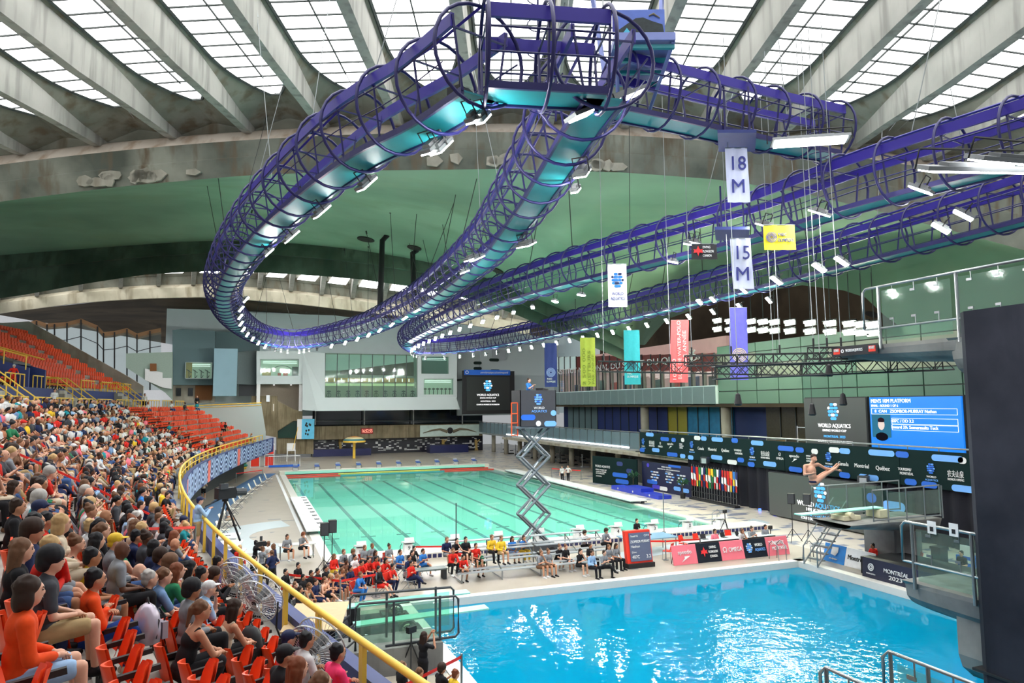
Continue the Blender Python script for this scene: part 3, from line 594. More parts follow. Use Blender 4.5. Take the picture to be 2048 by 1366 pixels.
for s_, z_, h_, w_ in (('WORLD AQUATICS', -.25, .36, 3.9), ('DIVING WORLD CUP', -.75, .22, 2.8), ('MONTREAL 2023', -1.3, .22, 2.6), ('COUPE DU MONDE DE PLONGEON', -1.85, .22, 4.0)): text(s_, (-.2, -.08, z_), (1, 0, 0), (0, 0, 1), h_, GLOWWHITE, sc, w_)
# ---------------------------------------------------------------- right-hand concourse building
XR = 40
rw = MB(); rw.bx((XR+1.5, 21, 8.0), (XR+2, 62, 15)); rwall = struct('wall_right', rw, mat('glowing_interior_wall', rgb(150, 122, 116), .8, var=.25, scale=1, em=.9), 'sports institute building along the right side')  # back wall glows to give the brightness of a lit interior
q = MB(); q.bx((XR, 21, 7.9), (XR+1, 61, 9.9)); q.build('base_wall', FAC, rwall)
def zx(y, X, x): return AX(x, y, X).z
# glazed institute front
TINT = glassmat('tinted_facade_glass', rgb(238, 244, 244), .05)
RUST = mat('rust_red_panel', rgb(112, 48, 46), .7, var=.15)
for k in range(20):
    y0 = 21+k*2.0; zt = 13.2+.055*(y0-21)
    q = MB(); q.bx((XR, y0+.06, 9.9), (XR+.04, y0+1.94, zt-1.9)); q.build('pane', TINT, rwall)
    q = MB(); q.bx((XR, y0+.06, zt-1.85), (XR+.06, y0+1.94, zt)); q.build('rust_panel', RUST if k < 16 else FAC, rwall)
    q = MB(); q.bx((XR-.1, y0-.05, 9.9), (XR+.05, y0+.05, zt)); q.build('mullion', MULL, rwall)
    q = MB(); q.bx((XR+.5, y0+.3, 9.9), (XR+.7, y0+.65, zt)); q.build('timber_fin', mat('pale_timber', rgb(170, 152, 136), .7), rwall)
    q = MB(); q.bx((XR-.02, y0+.04, 8.0), (XR+.06, y0+1.96, 9.8)); q.build('grey_panel', mat('grey_glass_panel', rgb(120, 140, 142), .3, var=.08), rwall)
for k in range(6): q = MB(); q.bx((XR+.9, 22, 11+.13*k), (XR+.95, 33+k, 11.06+.13*k)); q.build('strip_light', emit('pink_white_strip', rgb(255, 225, 215), 1.2), rwall)
for k in range(10): q = MB(); y0 = 22+k*3.6; q.bx((XR+1.1, y0, 9.9), (XR+1.4, y0+1.6, 10.9+.4*(k % 3))); q.build('gym_machine', [BLACK, NAVY, RED, TEAL][k % 4], rwall)
text('INSTITUT NATIONAL DU SPORT DU QUÉBEC', (XR-.16, 42, 12.9), (0, -1, 0), (0, 0, 1), .75, WHITE, rwall, 36)
q = MB(); c0 = Vector((XR-.16, 25.3, 13.0)); annulus(q, c0, (0, -1, 0), (0, 0, 1), (-1, 0, 0), .3, .42, .05, 16, 0, 5); q.sph(c0+Vector((0, -.6, .8)), .16); q.tube([c0+Vector((0, -.6, -.6)), c0+Vector((0, -.7, .3)), c0+Vector((0, -1.2, .7))], .09); q.tube([c0+Vector((0, -.7, .3)), c0+Vector((0, -.2, .6))], .08); q.build('emblem', WHITE, rwall)
text('ins', (XR-.16, 23.6, 12.9), (0, -1, 0), (0, 0, 1), .55, WHITE, rwall)
# green glass panels, nearer half
gw = MB(); gw.bx((XR+.4, -14, 7.9), (XR+.8, 21, 13.8)); gwall = struct('wall_right_panels', gw, mat('dark_panel_joint', rgb(38, 46, 44), .6), 'wall of pale green glass panels above the concourse')
GP = [mat('green_glass_panel', rgb(98, 134, 114), .4, var=.08, scale=.3), mat('deep_green_glass_panel', rgb(70, 112, 94), .4, var=.08, scale=.3), mat('cream_glass_panel', rgb(138, 148, 126), .4, var=.08, scale=.3)]
pz = [8.0, 9.25, 10.5, 11.75, 12.9, 13.8]; rp = random.Random(2)
for r_ in range(5):
    for k in range(12):
        y0 = 21-2.9*(k+1); q = MB(); q.bx((XR+.3, y0+.05, pz[r_]+.04), (XR+.4, y0+2.85, pz[r_+1]-.04)); q.build('panel', GP[1 if r_ < 2 and k > 3 else 2 if (r_ in (2, 3) and rp.random() < .7) else 0], gwall)
# concourse level behind the banner wall
cw = MB(); cw.bx((XR+3, -16, 2.8), (XR+3.4, 64, 8)); cwall = struct('wall_concourse', cw, mat('dark_blue_wall', rgb(24, 44, 92), .7, var=.3, scale=.6), 'dark blue concourse wall under the glass panels')
q = MB(); q.bx((32.5, -16, 2.8), (43, 64, 3.1)); struct('floor_concourse', q, CONC, 'concrete concourse slab along the right side')
q = MB(); q.bx((XR, -16, 7.7), (XR+3.4, 64, 8.0)); q.build('soffit', BROWN, cwall)
for y0, y1, m_ in ((52, 62, TEAL), (41, 52, NAVY), (30, 34, mat('olive_glass', rgb(140, 136, 48), .4)), (22, 30, mat('teal_art_print', rgb(20, 110, 150), .6, var=.5, scale=1.5)), (3, 17, mat('dark_olive_glazing', rgb(60, 58, 44), .2, var=.3)), (34, 41, NAVY)):
    q = MB(); q.bx((XR+2.8, y0, 3.1), (XR+3, y1, 7.7)); q.build('wall_panel', m_, cwall)
    n = max(2, int((y1-y0)/2))
    for k in range(n): q = MB(); yy = y0+(y1-y0)*k/n; q.bx((XR+2.7, yy-.04, 3.1), (XR+2.8, yy+.04, 7.7)); q.build('mullion', MULL, cwall)
for yy in (20.5, 5.5, 2.2, -4, 36):
    q = MB(); q.cyl((XR+.8, yy, 3.1), (XR+.8, yy, 7.7), .5, n=14); q.build('round_column', CONC, cwall, True)
# gallery balustrade beyond the banner wall and the fitness room under it
gb = MB(); gb.bx((34, 26, 3.0), (34.3, 80, 3.3)); gbal = struct('trim_6', gb, ALU, 'glass gallery balustrade over the poolside gym')
for k in range(27):
    q = MB(); q.bx((34, 26+2*k+.04, 3.3), (34.05, 28+2*k-.04, 5.0)); q.build('pane', glassmat('blue_grey_glass', rgb(150, 176, 186), .45), gbal)
    q = MB(); q.bx((33.95, 26+2*k-.03, 3.2), (34.1, 26+2*k+.03, 5.1)); q.build('post', STEEL, gbal)
q = MB(); q.cyl((34, 26, 5.1), (34, 80, 5.1), .05); q.build('handrail', STEEL, gbal)
q = MB(); q.bx((33.9, 28, 3.35), (33.97, 66, 3.5)); q.build('strip_light', emit('white_strip', (1, 1, 1), 5), gbal)
gr = MB(); gr.bx((44, 14, 0), (44.3, 84, 3)); gym = struct('wall_gym', gr, mat('gym_wall', rgb(84, 88, 84), .8, var=.4, scale=1), 'back wall of the poolside gym')
for k in range(9): q = MB(); q.cyl((35.5, 27+6.2*k, 0), (35.5, 27+6.2*k, 3), .35, n=12); q.build('round_column', CONC, gym, True)
rm = random.Random(9)
for k in range(30):
    x, y = 36.4+(k % 2)*3.0, 26.5+3.4*(k//2); t = thing('exercise_machine', 'machine', 'gym machine', (x, y, 0), 0, 'machines in the poolside gym')
    t['label'] = 'dark exercise machine in the gym behind the columns, %s row, machine %d from near' % (['front', 'back'][k % 2], k//2+1); t['label'] = 'dark exercise machine in the gym, %s row, %s one counted from the near end' % (['front', 'back'][k % 2], ['first', 'second', 'third', 'fourth', 'fifth', 'sixth', 'seventh', 'eighth', 'ninth', 'tenth', 'eleventh', 'twelfth', 'thirteenth', 'fourteenth', 'fifteenth'][k//2])
    q = MB(); q.bx((-.5, -.25, 0), (.5, .25, .15)); q.cyl((-.4, 0, .1), (-.4, 0, 1.7), .05); q.build('frame', [DKGREY, ALU, BLACK][k % 3], t); q = MB(); q.bx((-.1, -.2, .5), (.4, .2, .62)); q.build('seat', BLACK, t); q = MB(); q.cyl((-.4, -.4, 1.6), (-.4, .4, 1.6), .04); q.build('handlebar', STEEL, t)
# ================================================================ GRANDSTAND
FRX = lambda y: .00217*y*y-.0805*y-7.31 if False else FRC(y)
_ry = [(-46, 2.3), (-38, -.2), (-33, -1.3), (-29.04, -2.3), (-24.6, -3.4), (-17.7, -4.9), (-8.87, -6.4), (0, -7.4), (8, -7.9), (16, -7.75), (25.44, -6.9), (35, -5.5), (45, -3.7), (58.2, -1.2), (70, 1.2)]
import functools
def FRC(y):
    s = 0; n = 0
    for dy in (-3, -1.5, 0, 1.5, 3): s += interp(y+dy, _ry); n += 1
    return s/n
def front(y): return Vector((FRC(y), y, 0))
def nrm(y):
    a, b = front(y-.5), front(y+.5); d = (b-a).normalized(); return Vector((-d.y, d.x, 0))   # points away from the pool
def SP(y, b, z):
    p = front(y)+nrm(y)*b; return Vector((p.x, p.y, z))
Z0, RUN, RISE, NR = 3.6, .82, .46, 9
YA, YE = -42, 52.5
ys_ = [YA+(YE-YA)*i/60 for i in range(61)]
CST = concrete('stand_concrete', rgb(160, 158, 150), rgb(186, 184, 176), rgb(150, 142, 130), .6, 1.5)
st = MB(); rows_ = []
def line(b, z): return [SP(y, b, z) for y in ys_]
prof = [(0, 2.9), (0, Z0)]
for k in range(NR): prof += [(1.5+k*RUN-.25, Z0+k*RISE), (1.5+k*RUN-.25, Z0+(k+1)*RISE)]
ZT = Z0+NR*RISE; BT = 1.5+(NR-1)*RUN-.25; prof += [(BT+4.2, ZT)]
st.loft([line(b, z) for b, z in prof])
stand = struct('floor_stand', st, CST, 'stepped concrete of the lower grandstand')
# navy wall at the front of the stand, with arcs printed on its far half
q = MB(); yn = [y for y in ys_]
q.sweep([SP(y, -.12, 0) for y in ys_ if y < -2], [(-.12, 2.6), (.12, 2.6), (.12, 4.05), (-.12, 4.05)]); q.build('front_wall', NAVY, stand)
yf = [-2+i*(YE+5+2)/50 for i in range(51)]
q = MB(); q.sweep([SP(y, -.12, 0) for y in yf], [(-.12, 2.3), (.12, 2.3), (.12, 4.05), (-.12, 4.05)]); fas = q.build('printed_fascia', NAVY, stand)
PALE = mat('pale_blue_print', rgb(176, 196, 232), .6)
for k in range(24):
    y = 2+k*2.3; q = MB(); c = SP(y, -.26, 2.35 if k % 2 == 0 else 4.0); d = (front(y+.5)-front(y-.5)).normalized(); n = -nrm(y)
    for r0 in (.35, .75, 1.15, 1.5): annulus(q, c, d, (0, 0, 1), n, r0-.16, r0, .012, 9, 0 if k % 2 == 0 else math.pi, math.pi if k % 2 == 0 else 2*math.pi)
    q.build('printed_arcs', PALE, fas)
for y in (6, 21, 36): q = MB(); c = SP(y, -.27, 3.15); d = (front(y+.5)-front(y-.5)).normalized(); q.hexa([c-d*.6+Vector((0, 0, -.8)), c+d*.6+Vector((0, 0, -.8)), c+d*.6+Vector((0, 0, .8)), c-d*.6+Vector((0, 0, .8))], -nrm(y)*.02); q.build('printed_figure', mat('coral_print', rgb(232, 110, 96), .6), fas)
# space under the stand
q = MB(); q.sweep([SP(y, 2.4, 0) for y in ys_], [(-.1, 0), (.1, 0), (.1, 2.9), (-.1, 2.9)]); struct('wall_under_stand', q, mat('dark_grey_back_wall', rgb(60, 64, 66), .8), 'wall set back below the stand')  # even dark grey wall
q = MB(); q.loft([line(0, 2.35), line(4, 2.35)]); q.build('soffit', CST, stand)
q = MB(); yb_ = [-8+i*3 for i in range(21)]
q.loft([[SP(y, .4, .02) for y in yb_], [SP(y, -1.5, .02) for y in yb_]]); q.build('blue_walkway', mat('blue_rubber_walkway', rgb(72, 110, 150), .7), floor)
# yellow front rail: posts and top rail
rail = thing('guard_rail', 'long yellow guard rail along the front of the grandstand', 'railing')
q = MB(); q.tube([SP(y, .1, 4.62) for y in [YA+.9*i for i in range(int((YE-YA)/.9))]], .055, 8); q.build('top_rail', YELLOW, rail, True)
q = MB(); q.tube([SP(y, .1, 4.25) for y in [-4+.9*i for i in range(int((YE+4)/.9))]], .03, 6); q.build('mid_rail', YELLOW, rail, True)
pm = MB(); pm.bx((-.035, -.07, 0), (.035, .07, 1.0)); pme = pm.mesh('post', YELLOW)
for i in range(48):
    y = YA+1.2+i*(1.9 if i < 20 else 2.05); 
    if y > YE: break
    p = SP(y, .1, 3.62); n = nrm(y); link('post', pme, rail, p, math.atan2(n.y, n.x))
# walkway, podium wall and the upper tier
UB = BT+4.2
uz0 = ZT+1.75; UY0, UY1 = -20, 46
uys = [UY0+(UY1-UY0)*i/40 for i in range(41)]
NU, URUN, URISE = 13, .85, .5
up = MB(); uprof = [(UB, ZT), (UB, uz0)]
for k in range(NU): uprof += [(UB+1.3+k*URUN, uz0+k*URISE), (UB+1.3+k*URUN, uz0+(k+1)*URISE)]
uprof += [(UB+1.3+NU*URUN+2.5, uz0+NU*URISE)]
up.loft([[SP(y, b, z) for y in uys] for b, z in uprof])
upper = struct('floor_upper_stand', up, CST, 'stepped concrete of the upper grandstand')
q = MB(); q.loft([[SP(y, UB-.06, ZT) for y in uys], [SP(y, UB-.06, uz0+.1) for y in uys]]); q.build('podium_wall', NAVY, upper)
# concrete parapet closing the upper tier at its far end
q = MB(); e = UY1
pts = [(UB-.2, ZT), (UB-.2, uz0+.9)]+[(UB+1.3+k*URUN, uz0+k*URISE+1.9) for k in range(0, NU, 3)]+[(UB+14, uz0+NU*URISE+1.2), (UB+17, uz0+NU*URISE+1.2), (UB+17, ZT)]
q.hexa([SP(e, b, z) for b, z in pts], (0, .5, 0)); q.build('parapet', CST, upper)
# white end wall of the lower tier
q = MB(); q.hexa([SP(YE, b, z) for b, z in ((-.1, 3.0), (-.1, 5.0), (.5, 8.4), (BT+2, 8.0), (BT+2, 3.0))], (0, .4, 0)); ew = struct('wall_stand_end', q, FAC2, 'white sloping wall at the far end of the lower stand')
q = MB(); q.cyl(SP(YE, .5, 8.5), SP(YE, BT+3, 8.1), .06); q.cyl(SP(YE, .5, 8.2), SP(YE, BT+3, 7.85), .04); q.build('yellow_handrail', YELLOW, ew)
# glazed wall behind the upper tier
wl = MB(); wl.hexa([AY(x, y, 84) for x, y in ((-60, 620), (350, 690), (350, 800), (-60, 800))], (0, .3, 0)); wleft = struct('wall_left', wl, mat('glowing_lobby_wall', rgb(190, 192, 196), .7, em=.7), 'lobby wall behind the glazed screens on the left')  # lobby wall glows so the panes before it look bright
tops = [(48, 655), (73, 648), (94, 655), (109, 654), (134, 652), (162, 645), (195, 659), (207, 672), (229, 670), (254, 664), (274, 675), (300, 668), (322, 664)]
for (xa, ya), (xb, yb) in zip(tops, tops[1:]):
    q = MB(); q.hexa([AY(xa, ya, 80), AY(xb, yb, 80), AY(xb, 780, 80), AY(xa, 780, 80)], (0, .05, 0)); q.build('pane', TINT, wleft)
    q = MB(); q.cyl(AY(xa, ya-6, 79.9), AY(xa, 780, 79.9), .12, n=4); q.cyl(AY(xa, ya+28, 79.9), AY(xb, yb+28, 79.9), .07, n=4); q.build('mullion', BLACK, wleft)
    q = MB(); q.hexa([AY(xa, ya-8, 80.2), AY(xb, yb-8, 80.2), AY(xb, yb+4, 80.2), AY(xa, ya+4, 80.2)], (0, .2, 0)); q.build('timber_soffit', mat('timber_soffit', rgb(150, 112, 78), .7), wleft)
q = MB(); q.hexa([AY(x, y, 78) for x, y in ((252, 707), (345, 704), (345, 800), (330, 785), (252, 735))], (0, .5, 0)); q.build('pale_stair_box', mat('pale_green_wall', rgb(150, 168, 156), .8), wleft)
q = MB(); q.hexa([AY(x, y, 77.5) for x, y in ((290, 737), (325, 745), (325, 756), (343, 756), (343, 778), (325, 775), (290, 760))], (0, .3, 0)); q.build('white_balustrade', WHITE, wleft)
q = MB(); q.hexa([AY(x, y, 77.4) for x, y in ((300, 727), (313, 727), (313, 742), (300, 742))], (0, .1, 0)); q.build('brown_door', mat('rust_brown_panel', (1, 1, 1)), wleft)
q = MB(); q.box(SP(30, UB+14.5, 16.6), (2.2, 2.2, 2.2)); q.build('lobby_box', TEAL, wleft)
# yellow rails round the stair heads on the walkway
def stair_head(y, n):
    t = thing('stair_railing', 'x', 'railing', (0, 0, 0), 0, 'yellow stair rails on the upper walkway')
    t['label'] = 'yellow railing and steps up the navy podium, '+n
    for s in (-1, 1):
        q = MB(); yy = y+s*.9
        q.tube([SP(yy, UB-2.6, ZT+.9), SP(yy, UB-.3, uz0+1.0), SP(yy, UB+1.2, uz0+1.0)], .045); q.tube([SP(yy, UB-2.6, ZT+.45), SP(yy, UB-.3, uz0+.5), SP(yy, UB+1.2, uz0+.5)], .035)
        for b, z0, h in ((UB-2.6, ZT, .9), (UB-1.4, ZT+.9, .95), (UB-.3, uz0, 1.0), (UB+1.2, uz0, 1.0)): q.cyl(SP(yy, b, z0), SP(yy, b, z0+h), .04)
        q.build('side_rail', YELLOW, t)
    for k in range(6): q = MB(); a = SP(y-.8, UB-2.4+k*.4, ZT+.29*k); b = SP(y+.8, UB-2.4+k*.4, ZT+.29*k); c = SP(y+.8, UB, ZT+.29*k); d = SP(y-.8, UB, ZT+.29*k); q.hexa([a, b, c, d], (0, 0, .29)); q.build('step', CST, t)
for i, y in enumerate((2, 14, 26, 39)): stair_head(y, ['nearest', 'second from the camera', 'third from the camera', 'farthest'][i])
def hoop(y, b, L, lab, zz=None):
    t = thing('walkway_rail', lab, 'railing', (0, 0, 0), 0, 'yellow hoop rails behind the top row')
    z = ZT if zz is None else zz; q = MB(); q.tube([SP(y, b, z), SP(y, b, z+1.0), SP(y+L, b, z+1.0), SP(y+L, b, z)], .045); q.build('hoop', YELLOW, t)
    for k in range(1, 4): q = MB(); yy = y+L*k/4; q.cyl(SP(yy, b, z), SP(yy, b, z+1), .03); q.build('baluster', YELLOW, t)
ORD = ['first', 'second', 'third', 'fourth', 'fifth', 'sixth', 'seventh', 'eighth', 'ninth', 'tenth', 'eleventh', 'twelfth', 'thirteenth', 'fourteenth', 'fifteenth', 'sixteenth', 'seventeenth', 'eighteenth', 'nineteenth', 'twentieth']
for i in range(12): hoop(-2+i*4.4, BT+.75, 3.2, 'low yellow hoop rail behind the top row, %s from the near end' % ORD[i])
for i in range(9):
    y = 3.3+i*4.6
    if abs((y+1.2)-14) < 1.6 or abs((y+1.2)-26) < 1.6: continue
    hoop(y, UB+.1, 3.0, 'yellow hoop rail on top of the navy podium, %s from the near end' % ORD[i], uz0)
# covered stair openings (vomitories) in the upper tier
for i, y in enumerate((8.0, 20.5)):
    t = thing('stair_entrance', 'navy walled stair entrance cut into the upper seats, '+['nearer of two', 'farther of two'][i], 'entrance')
    q = MB()
    q.hexa([SP(y, UB, ZT), SP(y, UB, uz0+1.5), SP(y, UB+3.6, uz0+2.6), SP(y, UB+3.6, ZT)], (0, .3, 0)); q.build('side_wall', NAVY, t); q = MB(); q.hexa([SP(y+3, UB, ZT), SP(y+3, UB, uz0+1.5), SP(y+3, UB+3.6, uz0+2.6), SP(y+3, UB+3.6, ZT)], (0, .3, 0)); q.build('side_wall', NAVY, t)
    q = MB(); q.hexa([SP(y, UB+1, uz0+1.8), SP(y+3, UB+1, uz0+1.8), SP(y+3, UB+3.6, uz0+2.6), SP(y, UB+3.6, uz0+2.6)], (0, 0, .15)); q.build('roof_slab', DKGREY, t)
    q = MB(); q.tube([SP(y, UB+.1, uz0+2.3), SP(y, UB+4, uz0+3.5)], .05); q.tube([SP(y+3, UB+.1, uz0+2.3), SP(y+3, UB+4, uz0+3.5)], .05)
    for b in (.2, 1.6, 3.2): q.cyl(SP(y, UB+b, uz0+1.3+b*.3), SP(y, UB+b, uz0+2.35+b*.3), .04)
    q.build('yellow_handrail', YELLOW, t)
# ---------------------------------------------------------------- seats
ORANGE = mat('orange_seat_plastic', rgb(238, 78, 32), .38, var=.06); SBLACK = mat('black_arm_plastic', rgb(24, 22, 24), .5)
def seat_meshes():
    b = MB(); n = 6; rows = []
    for i in range(6):       # curved back shell, rounded top
        z = .42+.42*i/5; wv = .215*(1-(max(0, i-3)/2)**2*.55); x0 = -.16-.10*i/5
        rows.append([Vector((x0+.07*(1-(abs(j-n/2)/(n/2))**2)*-1+.05, -wv+2*wv*j/n, z)) for j in range(n+1)])
    b.loft(rows); b.loft([[p+Vector((-.03, 0, 0)) for p in r] for r in rows])
    for j in range(n): b.add([rows[-1][j], rows[-1][j+1], rows[-1][j+1]+Vector((-.03, 0, 0)), rows[-1][j]+Vector((-.03, 0, 0))], [(0, 1, 2, 3)])
    bm = b.mesh('backrest', ORANGE, True)
    s = MB(); rows = []      # tipped-up seat pan
    for i in range(5):
        z = .45+.34*i/4; wv = .2*(1-(max(0, i-2)/2)**2*.5); rows.append([Vector((-.06+.10*i/4+.04*(1-(abs(j-n/2)/(n/2))**2), -wv+2*wv*j/n, z)) for j in range(n+1)])
    s.loft(rows); s.loft([[p+Vector((.035, 0, 0)) for p in r] for r in rows]); sm = s.mesh('seat', ORANGE, True)
    a = MB(); a.box((.02, .25, .63), (.40, .05, .05), M=Matrix.Rotation(-.12, 3, 'Y')); a.bx((-.2, .225, .3), (-.12, .275, .62)); am = a.mesh('armrest', SBLACK)
    f = MB(); f.bx((-.2, -.03, .02), (-.12, .03, .46)); f.bx((-.2, -.22, .38), (-.1, .22, .43)); fm = f.mesh('bracket', SBLACK)
    return bm, sm, am, fm
SB, SS, SA, SF = seat_meshes()
far = MB()      # plain version for the mass of distant seats
def far_seat(mb, p, ang):
    c, s = math.cos(ang), math.sin(ang)
    def T(x, y, z): return Vector((p.x+x*c-y*s, p.y+x*s+y*c, p.z+z))
    for x, z0, z1, w0, w1, t in ((-.2, .4, .84, .22, .15, .05), (0, .44, .78, .2, .13, .05)):
        mb.hexa([T(x, -w0, z0), T(x, w0, z0), T(x-.02, w1, z1), T(x-.02, -w1, z1)], T(x+t, 0, 0)-T(x, 0, 0))
aisles = [-34.5, -14.5, 5.5, 15, 24.5, 33.5, 42.5]
SEATS = []   # (row, index, y, pos, ang, tier)
for k in range(NR):
    y = -36.0; i = 0
    while y < YE-.8:
        b = .95+k*RUN; L = 1+b/150
        near = min(abs(y-a) for a in aisles[1:])
        gap = (y > 19) and ((y+k*1.7) % 4.6 < .56)
        if (near > .62 or y > 19) and not gap:
            p = SP(y, b, Z0+k*RISE); n = nrm(y); SEATS.append((k, i, y, p, math.atan2(-n.y, -n.x), 0))
        y += .535; i += 1
for k in range(NU):
    y = UY0+.3; i = 0
    while y < UY1-.6:
        b = UB+.8+k*URUN+.2
        if min(abs(y-a) for a in (2, 14, 26, 39)) > .7 and not (k < 5 and (8 < y < 11.3 or 20.5 < y < 23.8)):
            p = SP(y, b, uz0+k*URISE); n = nrm(y); SEATS.append((k, i, y, p, math.atan2(-n.y, -n.x), 1))
        y += .535; i += 1
# ================================================================ CATWALKS, LIGHTS, BANNERS, TRUSSES
PURP = mat('indigo_steel', rgb(44, 30, 140), .45, .0, var=.12, scale=3); PURPD = mat('dark_indigo_pipe', rgb(34, 32, 90), .42, .1, var=.1)
TEALU = mat('teal_deck_underside', rgb(24, 128, 138), .5, var=.08)
ZC = 16.5
def spline(pts, n):
    P = [Vector(p) for p in pts]; P = [P[0]*2-P[1]]+P+[P[-1]*2-P[-2]]; out = []
    for i in range(1, len(P)-2):
        for k in range(n):
            t = k/n; a, b, c, d = P[i-1:i+3]
            out.append(.5*((2*b)+(c-a)*t+(2*a-5*b+4*c-d)*t*t+(3*b-a-3*c+d)*t*t*t))
    out.append(P[-2]); return out
def evenly(pts, step):
    L = [0]
    for a, b in zip(pts, pts[1:]): L.append(L[-1]+(b-a).length)
    n = max(2, int(L[-1]/step)); return resample(pts, n+1)
def ringmesh(r, tr, n=22, k=5):
    m = MB(); m.tube([(0, math.cos(6.28318*i/n)*r, math.sin(6.28318*i/n)*r) for i in range(n)], tr, k, closed=True); return m
class _R: pass
def torus(r, tr, n=24, k=5):
    m = MB(); vs = []; fs = []
    for i in range(n):
        a = 6.28318*i/n
        for j in range(k):
            b = 6.28318*j/k; q = r+math.cos(b)*tr; vs.append((math.sin(b)*tr, math.cos(a)*q, math.sin(a)*q))
    for i in range(n):
        for j in range(k): fs.append((i*k+j, i*k+(j+1) % k, ((i+1) % n)*k+(j+1) % k, ((i+1) % n)*k+j))
    m.add(vs, fs); return m
RINGM = torus(1.27, .05).mesh('ring', PURPD, True)
def catwalk(name, label, pts, closed=False, step=2.0, rad=1.27, rm=RINGM):
    t = thing(name, label, 'catwalk'); P = evenly(pts, .8)
    def S_(prof, nm, m): q = MB(); q.sweep(P, prof, closed); q.build(nm, m, t)
    S_([(-.45, -1.02), (.45, -1.02), (.45, -.97), (-.45, -.97)], 'walk_deck', TEALU)
    for s in (-1, 1):
        a = s*.5
        S_([(a-.04, -1.08), (a+.04, -1.08), (a+.04, -.9), (a-.04, -.9)], 'deck_beam', PURPD)
        a = s*.78
        S_([(a-.05, .5), (a+.05, .5), (a+.05, .84), (a-.05, .84)], 'side_beam', PURP)
        q = MB(); q.sweep(P, [(s*1.12+math.cos(x)*.03, .1+math.sin(x)*.03) for x in (0, 1.57, 3.14, 4.71)], closed); q.build('hand_rail', PURPD, t)
        q = MB(); q.sweep(P, [(s*1.05+math.cos(x)*.02, -.45+math.sin(x)*.02) for x in (0, 1.57, 3.14, 4.71)], closed); q.build('hand_rail', PURPD, t)
    q = MB(); q.sweep(P, [(math.cos(x)*.05, 1.22+math.sin(x)*.05) for x in (0, 1.57, 3.14, 4.71)], closed); q.build('spine_pipe', PURP, t)
    E_ = evenly(pts, step)
    for i, p in enumerate(E_[:-1] if closed else E_):
        a, b = E_[max(0, i-1)], E_[min(len(E_)-1, i+1)]; d = b-a; o = link('ring', rm, t, p, math.atan2(d.y, d.x))
        d.normalize(); x = Vector((d.y, -d.x, 0)); q = MB(); q.cyl(p+x*.5+Vector((0, 0, -1)), p+x*.78+Vector((0, 0, .8)), .035, n=4); q.cyl(p-x*.5+Vector((0, 0, -1)), p-x*.78+Vector((0, 0, .8)), .035, n=4); q.cyl(p-x*.78+Vector((0, 0, .5)), p+x*.78+Vector((0, 0, .5)), .03, n=4)
        q.build('frame_bar', PURPD, t)
    return t, E_
l1 = [(960, 112), (850, 190), (720, 262), (600, 360), (520, 440), (465, 520), (447, 580), (468, 632), (520, 668), (585, 679), (650, 671), (730, 650), (820, 607), (880, 567), (970, 490), (1045, 390), (1100, 300), (1160, 195), (1208, 118)]
p1 = spline([AZ(x, y, ZC) for x, y in l1], 8)
cat1, e1 = catwalk('lighting_catwalk', 'long hairpin lighting catwalk of indigo rings over the left half of the pool', p1)
q_ = [AZ(968, 108, ZC), AZ(1205, 122, ZC)]
cat1b, _ = catwalk('lighting_catwalk', 'short straight catwalk bridge at the near end of the hairpin', [q_[0].lerp(q_[1], i/4) for i in range(5)], step=2.2)
l2 = [(2190, 222), (2048, 268), (1850, 325), (1700, 370), (1500, 438), (1300, 493), (1100, 550), (950, 603), (860, 644), (815, 675), (845, 692), (950, 684), (1100, 655), (1300, 605), (1500, 553), (1700, 497), (2048, 398), (2190, 352)]
p2 = spline([AZ(x, y, ZC) for x, y in l2], 8)
cat2, e2 = catwalk('lighting_catwalk', 'second hairpin lighting catwalk running to the upper right behind the banners', p2)
Z18 = 19.1
p3 = [AZ(1235, 172, Z18), AZ(1340, 195, Z18), AZ(1450, 221, Z18), AZ(1550, 244, Z18), AZ(1660, 266, Z18)]
cat3, e3 = catwalk('high_catwalk', 'upper catwalk of indigo rings carrying the 18M diving platform', spline(p3, 4), step=1.5)
# caged ladder between the levels
def ladder(p, h, lab):
    t = thing('caged_ladder', lab, 'ladder', p)
    for s in (-1, 1): q = MB(); q.cyl((s*.25, 0, 0), (s*.25, 0, h), .03); q.build('stile', PURPD, t)
    for k in range(int(h/.3)): q = MB(); q.cyl((-.25, 0, .15+k*.3), (.25, 0, .15+k*.3), .015, n=5); q.build('rung', PURPD, t)
    for k in range(int(h/.8)+1): q = MB(); q.tube([(math.cos(a)*.4, .35+math.sin(a)*.4, .5+k*.8) for a in (6.283*i/14 for i in range(14))], .02, 4, True); q.build('cage_hoop', PURPD, t)
ladder(AZ(1652, 330, 17.2)-Vector((0, 0, .8)), 3.0, 'indigo caged ladder joining the upper catwalk to the second hairpin'); ladder(AZ(1095, 240, 15.8), 4.2, 'indigo caged ladder at the near end of the first hairpin')
